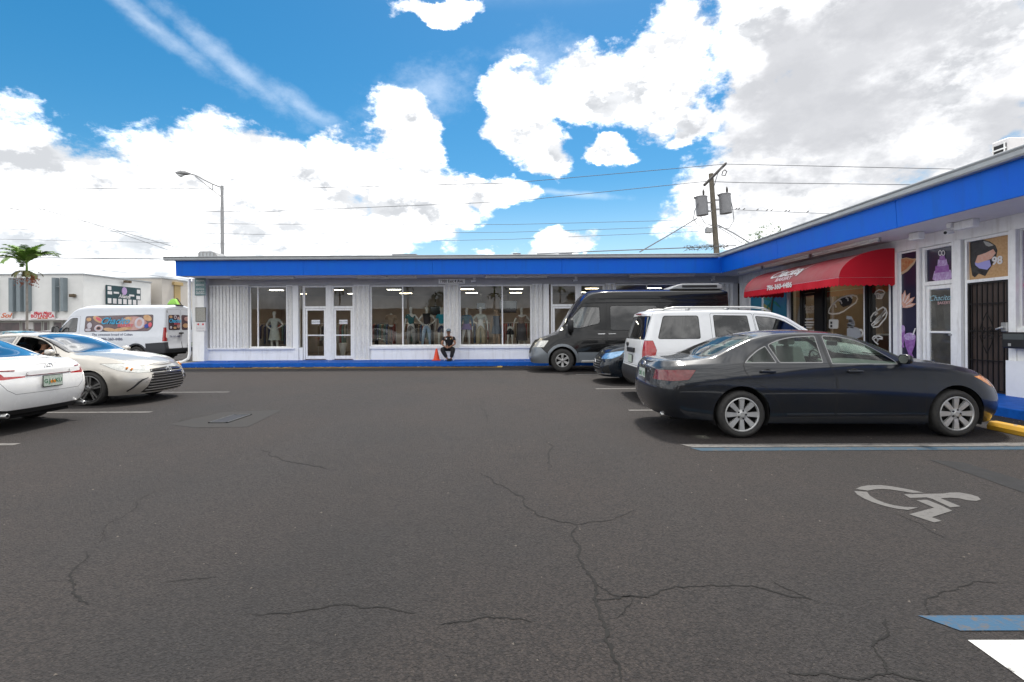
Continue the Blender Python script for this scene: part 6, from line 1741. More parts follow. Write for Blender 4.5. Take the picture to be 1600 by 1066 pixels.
# clothes racks deeper in the shop
rnd = random.Random(3)
for k_, (px, d) in enumerate(((595, 2.6), (655, 3.3), (742, 3.2), (805, 2.8), (430, 3.0), (520, 3.4))):
    x = BX(px) * (YF + d) / YF
    t = thing('clothes_rack', ['clothes rack deep inside behind the brown t-shirt bust', 'clothes rack deep inside behind the teal t-shirt mannequin', 'clothes rack deep inside behind the beige trousers', 'clothes rack deep inside behind the legs-only mannequin', 'clothes rack deep inside behind the leftmost shop window', 'clothes rack deep inside behind the glass doors'][k_], 'clothes rack', (x, YF + d, .165), 0, 'clothes racks inside the shop')
    b = MB(); b.tube((-.7, 0, 0), (-.7, 0, 1.5), .018); b.tube((.7, 0, 0), (.7, 0, 1.5), .018); b.tube((-.7, 0, 1.5), (.7, 0, 1.5), .018); b.build('rail', M_alu, t, local=True)
    for i in range(13):
        xx = -.62 + i * .103; L_ = rnd.uniform(.6, 1.0)
        col = rnd.choice([(.25, .05, .05), (.04, .08, .18), (.35, .33, .3), (.03, .03, .03), (.2, .15, .1), (.1, .2, .18)])
        g_ = MB(); g_.prism([(-.22, 1.36), (0, 1.46), (.22, 1.36), (.24, 1.42 - L_), (-.24, 1.42 - L_)], lambda u, v, w: (w, u, v), xx - .03, xx + .03)
        g_.build('garment', cloth('rack_%d%d%d' % tuple(int(c * 100) for c in col), col), t, local=True)
# ceiling lights inside
M_lit = mat('lit_diffuser', (.8, .75, .6), .5, emit=(1.0, .80, .52), estr=10.0)
M_lit2 = mat('lit_diffuser_white', (.8, .8, .75), .5, emit=(1.0, .93, .78), estr=9.0)
where = ['near', 'far']
k_ = 0
for j, d in enumerate((2.1, 4.6)):
    for i, x in enumerate((-10.6, -7.9, -5.3, -2.0, .2, 3.6, 6.4)):
        t = thing('ceiling_light', '%s lit ceiling light %s' % (where[j], ['behind the leftmost window', 'behind the glass doors', 'behind the brown bust', 'behind the navy jumper', 'behind the patterned blouse', 'behind the black van nose', 'behind the black van roof'][i]), 'ceiling light', (x, YF + d, 3.20), 0, 'lit ceiling lights inside the shop')
        b = MB(); b.box(-.32, -.13, -.03, .32, .13, .005); b.build('frame', M_white2, t, local=True)
        b = MB(); b.box(-.29, -.10, -.034, .29, .10, -.0305); b.build('diffuser', M_lit if (i + j) % 2 else M_lit2, t, local=True)
for i, (y, lab) in enumerate(((13.0, 'lit strip light inside the bakery nearer the printed side panel'), (15.4, 'lit strip light inside the bakery above the black framed door'))):
    t = thing('strip_light', lab, 'light', (XW + 1.7, y, 3.19))
    b = MB(); b.box(-.06, -1.0, -.04, .06, 1.0, .01); b.build('housing', M_white2, t, local=True)
    b = MB(); b.box(-.035, -.98, -.055, .035, .98, -.041); b.build('tube', mat('warm_tube', (.8, .7, .5), .5, emit=(1.0, .70, .35), estr=10.0), t, local=True)
# bakery room: counter, shelf, hanging bag
ct = thing('bakery_counter', 'pale bakery counter inside behind the narrow window right of the bread drawing', 'counter', (XW + 1.8, 12.9, .165))
b = MB(); b.box(-.3, -.9, 0, .3, 2.0, 1.0); b.build('counter_body', mat('brown_counter', (.16, .07, .05), .5, noise=(3, .2)), ct, bevel=.01, local=True)
b = MB(); b.box(-.35, -.95, 1.0, .35, 2.05, 1.04); b.build('counter_top', M_cream, ct, bevel=.006, local=True)
bg_ = thing('hanging_bag', 'pale plastic bag hanging inside the sidelight left of the bakery door', 'bag', (XW + .25, RY(1241), 2.2))
b = MB(); b.path([(0, 0, .35), (0, 0, .2), (0, 0, -.1), (.02, .02, -.5), (0, 0, -.8)], [.01, .02, .10, .17, .12], 10); b.build('bag_body', mat('pale_plastic', (.5, .5, .52), .4, bump=(12, .5, .03)), bg_, smooth=True, local=True)
# ---------------------------------------------------------------- drawings painted on the bakery glass
M_wp = mat('white_window_paint', (.62, .60, .55), .7); M_gp = mat('grey_window_paint', (.36, .37, .38), .7)
XG = XW + .052
def stroke(name, pts, r, m=M_wp, parent=None, px=True):
    q = [(XG, RY(a), ZR(a, b_)) for a, b_ in pts] if px else pts
    b = MB()
    vs = []; n = len(q)
    for i in range(n):
        a_ = Vector(q[max(i - 1, 0)]); c_ = Vector(q[min(i + 1, n - 1)]); d = (c_ - a_).normalized(); nn = Vector((1, 0, 0)).cross(d)
        vs += [Vector(q[i]) + nn * r, Vector(q[i]) - nn * r]
    b.add(vs, [(2 * i, 2 * i + 1, 2 * i + 3, 2 * i + 2) for i in range(n - 1)])
    return b.build(name, m, parent)
def fillp(name, pts, m, parent, off=0.0):
    b = MB(); b.add([(XG + off, RY(a), ZR(a, b_)) for a, b_ in pts], [tuple(range(len(pts)))]); return b.build(name, m, parent)
def zc(pts): return [(1230 + u / 9.41, 450 + v / 9.41) for u, v in pts]
bread = thing('bread_drawing', 'white outline loaf of bread painted on the wide bakery window', 'window painting', (XG, RY(1312), 2.0))
stroke('outline', zc([(570, 370), (580, 310), (620, 250), (690, 190), (760, 145), (840, 120), (920, 108), (975, 125), (990, 160), (965, 220), (900, 265), (850, 300), (790, 345), (720, 375), (620, 385), (570, 370)]), .020, parent=bread)
fillp('dark_filling', zc([(720, 200), (760, 150), (850, 130), (910, 150), (915, 210), (870, 260), (780, 285), (740, 250)]), mat('dark_window_paint', (.02, .018, .02), .6), bread, .004)
for a in ([(640, 240), (665, 245), (680, 290)], [(715, 185), (750, 195), (765, 235)], [(820, 145), (850, 160), (855, 195)], [(885, 125), (905, 135), (910, 160)]): stroke('slash', zc(a), .024, parent=bread)
toast = thing('bread_slice_drawing', 'solid white cup shape painted under the loaf drawing', 'window painting', (XG, RY(1298), 1.5))
fillp('shape', zc([(575, 470), (600, 462), (700, 465), (715, 480), (710, 590), (690, 600), (590, 598), (572, 585)]), M_wp, toast)
for v0 in (495, 545): fillp('gap', zc([(595, v0), (625, v0), (625, v0 + 35), (595, v0 + 35)]), M_black, toast, -.003)
stroke('drip_line', zc([(605, 120), (620, 300), (628, 470)]), .008, M_gp, toast)
mug = thing('steaming_mug_drawing', 'grey steaming mug painted at the lower right of the wide bakery window', 'window painting', (XG, RY(1325), 1.3))
fillp('mug_body', zc([(835, 600), (900, 565), (1000, 590), (1030, 640), (1050, 720), (860, 780), (835, 700)]), M_gp, mug)
for a in ([(830, 435), (900, 445), (930, 470), (860, 490)], [(860, 490), (940, 510), (950, 530), (840, 545)], [(840, 545), (880, 560), (930, 575)]): stroke('steam', zc(a), .045, M_gp, mug)
stroke('mug_handle', zc([(1015, 615), (1050, 620), (1065, 660), (1045, 720)]), .03, M_wp, mug)
cup = thing('cupcake_drawing', 'white outline cupcake painted at the top of the narrow bakery window', 'window painting', (XG, RY(1369), 2.6))
for a in ([(1240, 95), (1255, 60), (1300, 30), (1360, 40), (1385, 70), (1375, 95)], [(1255, 95), (1275, 155), (1340, 160), (1370, 95)], [(1240, 95), (1290, 85), (1320, 100), (1375, 90)], [(1290, 100), (1297, 150)], [(1320, 100), (1318, 150)], [(1345, 100), (1335, 150)]): stroke('line', zc(a), .014, parent=cup)
sand = thing('sandwich_drawing', 'white outline sandwich painted on the middle of the narrow bakery window', 'window painting', (XG, RY(1368), 1.9))
for a in ([(1185, 500), (1180, 440), (1220, 380), (1300, 320), (1360, 285), (1400, 310), (1420, 370), (1400, 440), (1350, 500), (1290, 570), (1220, 580), (1190, 540), (1230, 500), (1310, 430), (1380, 340)],
          [(1210, 560), (1290, 500), (1370, 400), (1410, 350)], [(1250, 470), (1330, 400), (1390, 320)], [(1265, 290), (1275, 340), (1255, 390)], [(1240, 400), (1290, 370)], [(1230, 520), (1300, 480), (1350, 420)]): stroke('line', zc(a), .018, parent=sand)
plant_d = thing('leaf_drawing', 'white outline leaf shape painted low on the narrow bakery window', 'window painting', (XG, RY(1368), 1.2))
for a in ([(1200, 740), (1230, 710), (1300, 705), (1350, 730), (1350, 750), (1300, 745), (1270, 790)], [(1220, 760), (1260, 720), (1290, 780)], [(1200, 740), (1240, 790), (1290, 830)]): stroke('line', zc(a), .018, parent=plant_d)
wl_ = thing('window_lettering', 'grey painted phone number along the top of the wide bakery window', 'window lettering', (XG, RY(1318), 2.85))
text_obj('digits', '786.360.4486', .30, M_gp, (XG, RY(1313), 2.78), FACE_LOT, wl_, shear=.3, ext=.0)
dl = thing('door_lettering', 'small white shop lettering and notices on the black framed bakery door', 'lettering', (XG, RY(1260), 1.9))
text_obj('logo_script', 'Chacito', .26, M_wp, (XG + .01, RY(1258), 2.02), FACE_LOT, dl, shear=.4, ext=0); text_obj('logo_word', 'BAKERY', .12, M_wp, (XG + .01, RY(1261), 1.88), FACE_LOT, dl, ext=0)
for zz, w in ((1.66, .40), (1.56, .50), (1.48, .44), (1.40, .30)):
    b = MB(); b.box(XG + .008, RY(1260) - w / 2, zz - .022, XG + .010, RY(1260) + w / 2, zz + .022); b.build('hours_line', M_wp, dl)
for (yo, zz, w, h, m) in ((-.14, 1.22, .24, .20, mat('paper_notice', (.65, .62, .63), .6)), (.24, 1.30, .12, .22, mat('blue_sticker', (.05, .2, .4), .5))):
    b = MB(); b.box(XG + .004, RY(1260) + yo - w / 2, zz - h / 2, XG + .006, RY(1260) + yo + w / 2, zz + h / 2); b.build('notice', m, dl)
l2 = thing('door_logo', 'small pale blue and pink script logo on the white framed door', 'lettering', (XG, RY(1464), 2.15))
M_ltb = mat('pale_blue_print', (.30, .50, .58), .5); M_ltp = mat('pale_pink_print', (.66, .42, .42), .5)
text_obj('logo_script', 'Chacito', .17, M_ltb, (XG - .02, RY(1463), 2.04), FACE_LOT, l2, shear=.4, ext=0); text_obj('logo_word', 'BAKERY', .09, M_ltp, (XG - .02, RY(1470), 1.93), FACE_LOT, l2, ext=0)

# ---------------------------------------------------------------- awning
aw = thing('awning', 'red fabric barrel awning with scalloped valance over the bakery front', 'awning', (XW, 14.45, 2.5))
M_red_f = mat('red_awning_fabric', (.54, .003, .018), .7, noise=(1.2, .1), bump=(3, .35, .03))
M_red_top = mat('faded_sheen_red_awning_fabric', (.34, .12, .12), .75, noise=(.8, .3, (.40, .03, .05)), bump=(1.6, .8, .07))  # sun-bleaching plus the sheen of the lit top, both put into the colour
Y0a, Y1a = 12.03, 16.92; XF = 7.86
def arc(t):     # quarter ellipse from the wall to the front edge
    return (XW - .03 - (XW - .03 - XF) * math.sin(t), 2.60 + (3.31 - 2.60) * math.cos(t))
na, nl = 12, 40
b = MB(); vs = []
for j in range(nl + 1):
    y = Y0a + (Y1a - Y0a) * j / nl
    for i in range(na + 1):
        x, z = arc(PI / 2 * i / na)
        sag = .02 * math.sin(PI * ((j * 3.0 / nl) % 1)) * math.sin(PI * i / na)
        vs.append((x + sag, y, z - sag))
b.add(vs, [(j * (na + 1) + i, (j + 1) * (na + 1) + i, (j + 1) * (na + 1) + i + 1, j * (na + 1) + i + 1) for j in range(nl) for i in range(na)])
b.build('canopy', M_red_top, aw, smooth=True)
for ye in (Y0a, Y1a):
    pts = [arc(PI / 2 * i / na) for i in range(na + 1)] + [(XW - .03, 2.60)]
    b = MB(); b.add([(x, ye, z) for x, z in pts], [tuple(range(len(pts)))]); b.build('end_panel', M_red_f, aw)
def valance(p0, p1, name='valance'):
    b = MB(); L_ = math.hypot(p1[0] - p0[0], p1[1] - p0[1]); ns = max(3, int(L_ / .13)); vs = []; fs = []
    m = ns * 6
    for i in range(m + 1):
        t = i / m; u = (t * ns) % 1
        zb = 2.44 - .04 * math.sin(PI * u) if i < m else 2.44
        wob = .012 * math.sin(t * ns * 1.3) 
        nx, ny = (p1[1] - p0[1]) / L_, -(p1[0] - p0[0]) / L_
        x, y = p0[0] + (p1[0] - p0[0]) * t, p0[1] + (p1[1] - p0[1]) * t
        vs += [(x, y, 2.605), (x + nx * wob, y + ny * wob, zb)]
    b.add(vs, [(2 * i, 2 * i + 2, 2 * i + 3, 2 * i + 1) for i in range(m)])
    return b.build(name, M_red_f, aw, smooth=True)
valance((XF - .004, Y0a), (XF - .004, Y1a)); valance((XW - .03, Y0a - .004), (XF, Y0a - .004)); valance((XF, Y1a), (XW - .03, Y1a))
b = MB(); b.tube((XF + .01, Y0a, 2.60), (XF + .01, Y1a, 2.60), .014); b.tube((XW - .05, Y0a + .01, 2.60), (XF, Y0a + .01, 2.60), .014); b.tube((XW - .05, Y1a - .01, 2.60), (XF, Y1a - .01, 2.60), .014)
b.build('frame_tube', M_alu, aw)
# lettering follows the curved cloth
def curved_text(s, size, m, yc, t0, shear=0.0, name='lettering', bold=0.0, sx=1.0):
    o = text_obj(name, s, size, m, (0, 0, 0), (0, 0, 0), None, shear=shear, ext=0, bold=bold)
    rad = 1.0
    for v in o.data.vertices:
        a = t0 - v.co.y / rad
        a = max(.02, a)
        if a <= PI / 2: x, z = arc(a)
        else: x, z = XF, 2.60 - (a - PI / 2) * rad
        v.co = (x - .012 - aw.location.x, yc - v.co.x * sx - aw.location.y, z + .008 - aw.location.z)
    o.parent = aw
    return o
curved_text('Chacito', .50, M_cream, 14.75, .98, .45, bold=.016, sx=1.0)
curved_text('BAKERY', .20, mat('pinkish_print', (.72, .55, .58), .6), 14.60, 1.27, .2, bold=.007, sx=1.2)
curved_text('786-360-4486', .245, M_cream, 14.72, 1.56, 0, bold=.009)
b = MB(); pts = [(14.10, .95), (13.95, 1.15), (13.98, 1.22), (13.90, 1.0), (13.72, .72)]
vs = []
for i, (y, a) in enumerate(pts):
    w = [.02, .05, .045, .035, .008][i]
    x, z = arc(a); vs += [(x - .012, y - w, z + .006), (x - .012, y + w, z + .006)]
b.add(vs, [(2 * i, 2 * i + 1, 2 * i + 3, 2 * i + 2) for i in range(len(pts) - 1)]); b.build('whisk_motif', M_cream, aw)

# ---------------------------------------------------------------- fittings under the soffit
def tube_light(x0, y0, x1, y1, lab, z=3.40):
    t = thing('tube_light', lab, 'light fitting', ((x0 + x1) / 2, (y0 + y1) / 2, z), 0, 'unlit tube lights under the soffit')
    b = MB(); b.bar((x0, y0, z + .05), (x1, y1, z + .05), .10, .05); b.build('housing', M_white2, t)
    b = MB(); b.tube((x0, y0, z), (x1, y1, z), .019); b.build('tube', mat('unlit_tube', (.70, .68, .64), .4), t)
    for q in ((x0, y0), (x1, y1)):
        b = MB(); b.box(q[0] - .025, q[1] - .025, z - .025, q[0] + .025, q[1] + .025, z + .08); b.build('holder', M_alu, t)
def FX(px, Y=19.55): return (px - 800) / FOC * Y
for (a, c, lab) in ((362, 459, 'tube light under the soffit above the leftmost shop window'), (559, 604, 'short tube light above the left part of the left large window'), (606, 651, 'short tube light left of the address board'),
                    (760, 806, 'short tube light right of the address board'), (808, 854, 'tube light above the shutter stack beside the black van'), (985, 1085, 'tube light above the black van roof')):
    tube_light(FX(a), 19.55, FX(c), 19.55, lab)
tube_light(8.45, 11.5, 8.45, 14.0, 'tube light above the near half of the red awning'); tube_light(8.45, 14.2, 8.45, 16.7, 'tube light above the far half of the red awning'); tube_light(8.45, 16.9, 8.45, 18.6, 'tube light at the inner corner past the awning')
ab = thing('address_sign', 'white address board reading 1980 East 4 Ave above the seated guard', 'sign', (BX(706), YF - .03, 3.33))
b = MB(); b.box(BX(685.5), YF - .035, 3.235, BX(727), YF - .002, 3.43); b.build('board', mat('bright_sign_board', (.92, .92, .90), .5), ab, bevel=.004)
text_obj('lettering', '1980 East 4 Ave.', .165, M_black, (BX(706.3), YF - .038, 3.335), FACE_CAM, ab, ext=.001, bold=.002, sx=.86)
def cctv(x, y, z, lab, kind=0, rz=0.0):
    t = thing('security_camera', lab, 'camera', (x, y, z), rz)
    b = MB(); b.box(-.05, -.05, -.03, .05, .05, .08); b.build('mount', M_white2, t, bevel=.01, local=True)
    b = MB(); b.path([(0, 0, -.03), (-.03, 0, -.10)], .016, 6); b.tube((-.14, -.04, -.12), (.05, .02, -.09), .04, .035, 12); b.build('camera_body', M_white2, t, smooth=True, local=True, angle=40)
    b = MB(); b.tube((-.142, -.041, -.12), (-.15, -.043, -.121), .03, .03, 12); b.build('lens', M_black, t, local=True)
cctv(BX(742), YF - .25, 3.42, 'small white camera just right of the address board'); cctv(BX(899), YF - .3, 3.42, 'small white camera above the black van nose'); cctv(BX(1110), YF - .3, 3.42, 'small white camera near the inner corner of the building')
cctv(8.72, 9.95, 3.40, 'white camera under the soffit above the boarded transom')
for (px, lab, y, x, L_) in ((0, 'white junction box under the soffit left of the camera', 10.95, 8.85, .28), (0, 'wide white junction box under the soffit right of the camera', 9.70, 8.80, .42)):
    jb = thing('junction_box', lab, 'junction box', (x, y, 3.40)); b = MB(); b.box(-.07, -L_ / 2, -.08, .07, L_ / 2, .078); b.build('box_body', M_white2, jb, bevel=.012, local=True)
    b = MB(); b.box(-.075, -L_ / 2 + .02, -.06, -.0705, L_ / 2 - .02, .06); b.build('cover', M_white2, jb, bevel=.002, local=True)
pm = thing('payphone_box', 'black utility box on the white wall at the right edge', 'box', (XW - .12, RY(1594), 1.17))
b = MB(); b.box(-.14, -.32, -.14, .08, .13, .15); b.build('box_body', M_black, pm, bevel=.02, local=True)
b = MB(); b.box(-.145, -.28, .02, -.141, .09, .12); b.build('front_label', mat('dark_grey_plastic', (.07, .08, .08), .4), pm, local=True)
b = MB(); b.box(-.143, -.05, -.10, -.1405, .0, -.05); b.build('lock_plate', M_alu, pm, local=True)
# signs on the end pier
M_teal = mat('teal_sign_print', (.05, .16, .17), .5, noise=(14, .4, (.30, .38, .38)))
sg = thing('shop_sign', 'dark teal and white printed notice board high on the left end pier', 'sign', (BX(313), YF - .35, 2.9))
yq = YF - .34
b = MB(); b.box(BX(304.5) * .985, yq - .02, BZ(313, 462.5), BX(321.5) * .985, yq, BZ(313, 434.5)); b.build('board', M_teal, sg, bevel=.003)
for i in range(4):
    b = MB(); z_ = BZ(313, 440 + i * 6.5); b.box(BX(306.5) * .985, yq - .024, z_ - .03, BX(319.5) * .985, yq - .021, z_ + .03); b.build('white_print', mat('pale_print', (.55, .62, .62), .5, noise=(30, .5)), sg)
text_obj('lettering', 'ALARM', .11, M_cream, (BX(313) * .985, yq - .026, BZ(313, 457)), FACE_CAM, sg, ext=0)
sg2 = thing('framed_notice', 'grey framed paper notice in the middle of the left end pier', 'notice', (BX(313), YF - .35, 1.9))
b = MB(); b.box(BX(305.5) * .985, yq - .015, BZ(313, 503), BX(321.5) * .985, yq, BZ(313, 481)); b.build('board', mat('grey_notice', (.40, .39, .35), .6, noise=(30, .35)), sg2, bevel=.002)
b = MB()
x0, x1, z0, z1 = BX(305.5) * .985, BX(321.5) * .985, BZ(313, 503), BZ(313, 481)
for a in ((x0, z0, x1, z0 + .02), (x0, z1 - .02, x1, z1), (x0, z0 + .021, x0 + .02, z1 - .021), (x1 - .02, z0 + .021, x1, z1 - .021)): b.box(a[0], yq - .02, a[1], a[2], yq - .0151, a[3])
b.build('frame', mat('dark_frame', (.08, .08, .07), .5), sg2)
sg3 = thing('no_parking_notice', 'small white notice with two red dots low on the left end pier', 'notice', (BX(313), YF - .35, 1.55))
b = MB(); b.box(BX(306) * .985, yq - .012, BZ(313, 517), BX(320.5) * .985, yq, BZ(313, 503.8)); b.build('board', M_cream, sg3)
for xx in (309.5, 317):
    b = MB(); b.lathe([(.001, .014), (.04, .014), (.04, .0125)], 14, lambda a, c, h, xx=xx: (BX(xx) * .985 + a, yq - h, BZ(313, 507) + c)); b.build('red_dot', mat('red_print', (.55, .02, .03), .5), sg3)
text_obj('lettering', 'NO PARKING', .05, M_gp, (BX(313) * .985, yq - .014, BZ(313, 513)), FACE_CAM, sg3, ext=0)
# ================================================================== roof fittings
rv = thing('roof_vent_hood', 'grey metal vent hood standing on the left end of the flat roof', 'vent', (-11.9, 19.9, 4.10))
b = MB(); b.prism([(-.42, 0), (-.42, .33), (-.36, .40), (.10, .40), (.26, .34), (.42, .12), (.50, 0)], lambda u, v, w: (u, w, v), -.35, .35); b.build('hood_body', M_steel, rv, bevel=.01, local=True)
for i in range(4):
    b = MB(); b.box(-.32 + i * .14, -.36, .08, -.24 + i * .14, -.351, .34); b.build('louvre', M_gut, rv, local=True)
b = MB(); b.tube((-.45, -.1, .30), (-.75, -.1, .02), .012); b.build('stay', M_steel, rv, local=True)
for (px, w, h, lab) in ((633, .9, .09, 'thin flat vent on the roof above the left large window'), (808, .25, .10, 'tiny dark vent cap on the roof left of the black van'), (884, .45, .10, 'low flat vent cap on the roof above the black van windscreen')):
    X = (px - 800) / FOC * 19.2; t = thing('roof_ventilator', lab, 'vent', (X, 19.2, 4.10)); b = MB(); b.box(-w / 2, -.15, 0, w / 2, .15, h + .06); b.box(-w / 2 - .03, -.18, h + .061, w / 2 + .03, .18, h + .08); b.build('cap', M_steel, t, bevel=.006, local=True)
ac = thing('air_conditioner', 'pale air conditioner on the roof at the top right edge', 'air conditioner', (10.0, 10.25, 4.10))
b = MB(); b.box(0, -.17, .08, 1.1, .19, 1.13); b.build('casing', M_cream, ac, bevel=.02, local=True)
b = MB(); b.box(-.012, -.13, .2, -.001, .15, 1.03); b.build('dark_coil', M_black, ac, local=True)
for i in range(6):
    b = MB(); b.box(-.03, -.14, .22 + i * .14, -.013, .16, .245 + i * .14); b.build('grille_slat', M_white2, ac, local=True)
for i in range(2):
    b = MB(); b.box(-.032, -.12 + i * .24, .16, -.0135, -.10 + i * .24, 1.05); b.build('grille_bar', M_white2, ac, local=True)
b = MB(); b.box(.05, -.18, 0, .15, .20, .079); b.box(.95, -.18, 0, 1.05, .20, .079); b.build('foot_rail', M_steel, ac, local=True)

# ================================================================== street lamp
SLY = 30.0; SX = lambda px, Y: (px - 800) / FOC * Y
SZ = lambda px, y, Y: EYE - (y - (511 - ROLL * (px - 800))) / FOC * Y
sl = thing('street_lamp', 'tall grey street lamp with truss arm rising behind the left roof', 'street lamp', (SX(347, SLY), SLY, 0))
x0 = SX(347, SLY)
b = MB(); b.tube((x0, SLY, 0), (x0, SLY, SZ(347, 290, SLY)), .13, .085, 12); b.build('pole', M_steel, sl, smooth=True, angle=50)
b = MB(); b.path([(SX(a, SLY), SLY, SZ(a, c, SLY)) for a, c in ((347, 293), (332, 287), (318, 280), (305, 273), (296, 271))], .035, 7)
b.path([(SX(a, SLY), SLY, SZ(a, c, SLY)) for a, c in ((347, 308), (340, 303), (330, 295), (318, 285), (305, 275))], .028, 7)
b.build('arm', M_steel, sl, smooth=True)
b = MB(); b.tube((SX(332, SLY), SLY, SZ(332, 288, SLY)), (SX(332, SLY), SLY, SZ(332, 297, SLY)), .022); b.build('arm_strut', M_steel, sl)
hx, hz = SX(285, SLY), SZ(285, 270, SLY)
b = MB(); b.path([(hx + .45, SLY, hz - .03), (hx + .2, SLY, hz), (hx - .1, SLY, hz + .02), (hx - .42, SLY, hz + .02)], [.06, .13, .16, .05], 10); hd = b.build('lamp_head', M_steel, sl, smooth=True)
b = MB(); b.path([(hx + .1, SLY, hz - .09), (hx - .1, SLY, hz - .13), (hx - .32, SLY, hz - .08)], [.05, .12, .05], 10); b.build('lamp_lens', mat('lamp_lens_glass', (.55, .56, .55), .2, coat=1), hd, smooth=True)

# ================================================================== utility pole
UY = 29.0
up = thing('utility_pole', 'leaning wooden utility pole with two grey transformers behind the inner corner', 'utility pole', (SX(1119, UY), UY, 0))
M_wood = mat('weathered_pole_wood', (.16, .14, .11), .9, noise=(3, .35), bump=(20, .5, .02))
U = lambda a, c, dy=0: (SX(a, UY + dy), UY + dy, SZ(a, c, UY + dy))
b = MB(); p1 = Vector(U(1119.5, 392)); p2 = Vector(U(1111.5, 272)); p0 = p1 + (p1 - p2) * (p1.z / (p2.z - p1.z)); b.tube(p0, p2, .20, .13, 12); b.build('pole', M_wood, up, smooth=True, angle=50)
b = MB(); b.bar(U(1101, 290, -1.2), U(1135, 256, 1.2), .10, .12); b.build('crossarm', mat('dark_crossarm', (.035, .03, .028), .9), up)
M_tr = mat('transformer_grey', (.21, .21, .22), .45, noise=(3, .15)); M_rust = mat('rust_streak', (.16, .08, .06), .8)
for (cx_, yt, yb, dy, lean) in ((1097, 309, 337, -.1, .03), (1133.5, 305, 334, -.1, -.0)):
    b = MB(); A = Vector(U(cx_ - 1, yt, dy)); Bq = Vector(U(cx_ + 1, yb, dy)); b.tube(Bq, A, .335, .335, 18); t = b.build('transformer', M_tr, up, smooth=True, angle=50)
    b = MB(); b.tube(A, A + Vector((0, 0, .05)), .36, .33, 18); b.build('lid', M_tr, t, smooth=True, angle=50)
    b = MB(); b.path([A + Vector((.1, -.1, .05)), A + Vector((.1, -.1, .30)), A + Vector((.08, -.1, .45))], [.05, .07, .02], 8); b.path([A + Vector((-.38, -.1, -.1)), A + Vector((-.46, -.12, .0))], [.05, .03], 8); b.build('bushing', mat('dark_porcelain', (.05, .045, .04), .3), t, smooth=True)
    b = MB(); side = 1 if cx_ < 1110 else -1
    b.bar(A + Vector((side * .34, 0, -.3)), Vector(U(1113, yt + 8)), .08, .08); b.bar(Bq + Vector((side * .34, 0, .25)), Vector(U(1115, yb - 6)), .08, .08); b.build('bracket', M_steel, t)
M_wire = mat('grey_cable', (.11, .115, .125), .7)
def sag(p, q, s, n=10):
    p, q = Vector(p), Vector(q); return [p.lerp(q, i / n) - Vector((0, 0, s * 4 * (i / n) * (1 - i / n))) for i in range(n + 1)]
for pts in ([(1091, 318), (1086, 330), (1084, 342), (1090, 352), (1105, 356), (1113, 352)], [(1141, 310), (1145, 325), (1147, 345), (1139, 358), (1118, 354)], [(1095, 338), (1102, 350), (1112, 352)], [(1130, 262), (1122, 272), (1116, 292)]):
    b = MB(); b.path([U(a, c, -.3) for a, c in pts], .022, 5); b.build('jumper_cable', M_wire, up, smooth=True)
b = MB(); b.box(U(1104, 366)[0] - .15, UY - .4, U(1104, 366)[2], U(1104, 360)[0] + .2, UY - .1, U(1104, 358)[2]); b.build('junction_can', M_steel, up, bevel=.02)
b = MB(); a_, c_ = Vector(U(1133, 266, .6)), Vector(U(1131, 275, .6)); b.path([a_, a_ + Vector((.12, 0, -.1)), c_ + Vector((.1, 0, 0)), c_ + Vector((-.1, 0, .02)), a_ + Vector((-.12, 0, -.1)), a_], .03, 6); b.build('insulator', _mat['dark_porcelain'], up)
def wire(pts, lab, r=.016, s=.0, nm='overhead_wire'):
    """pts: (px, y, distance)"""
    P3 = [(SX(a, Y), Y, SZ(a, c, Y)) for a, c, Y in pts]
    q = []
    for u, v in zip(P3[:-1], P3[1:]): q += sag(u, v, s, 8)[:-1]
    q.append(P3[-1]); m = MB(); m.path(q, r, 5)
    o = m.build(nm, M_wire); tag(o, lab, 'wire', 'overhead wires'); return o
wire([(1600, 268, 27), (1135, 257, 30), (800, 286, 33), (400, 295, 36), (-60, 293, 40)], 'highest overhead wire, passing the top of the crossarm', .018)
wire([(1600, 292, 27), (1160, 286, 29), (1103, 284, 29), (800, 315, 33), (400, 331, 36), (-60, 325, 40)], 'second highest overhead wire, meeting the pole at its crossarm foot', .018)
wire([(1090, 344, 29), (800, 351, 33), (400, 350, 36), (-60, 343, 40)], 'third overhead wire left of the transformers', .013)
wire([(1090, 354, 29), (800, 363, 33), (400, 366, 36), (-60, 356, 40)], 'fourth overhead wire left of the transformers', .013)
wire([(1092, 362, 29), (800, 374, 33), (400, 382, 36), (-60, 372, 40)], 'lowest thin overhead wire left of the transformers', .013)
bw = wire([(1600, 346, 27), (1280, 334, 28), (1120, 327, 29)], 'overhead wire right of the pole with small birds sitting on it', .014)
wire([(1090, 341, 28.7), (1045, 368, 26), (1000, 394, 23.5)], 'thick service cable dropping left from the transformer to the roof', .030)
wire([(1122, 352, 28.7), (1145, 364, 25), (1170, 379, 22)], 'thick service cable dropping right from the pole behind the fascia', .036)
wire([(1119, 353, 28.7), (1140, 366, 25), (1160, 381, 22)], 'thin service cable beside the thick one dropping right', .018)
wire([(1150, 384, 27), (1060, 388, 25), (930, 393, 24), (840, 397, 22)], 'low cable with dry creeper just above the roof right of the middle', .026)
wire([(300, 405, 33), (0, 402, 40), (-100, 401, 42)], 'thick dark cable above the pale building on the left', .035)
wire([(270, 385, 40), (130, 345, 34), (-60, 292, 28)], 'upper slanting cable falling from the left picture edge', .020)
wire([(290, 400, 40), (150, 352, 34), (-60, 310, 28)], 'lower slanting cable falling from the left picture edge', .016)
wire([(345, 442, 40), (128, 419, 36), (52, 410, 34)], 'thin cable across the pale building front on the left', .016)
rb = random.Random(11)
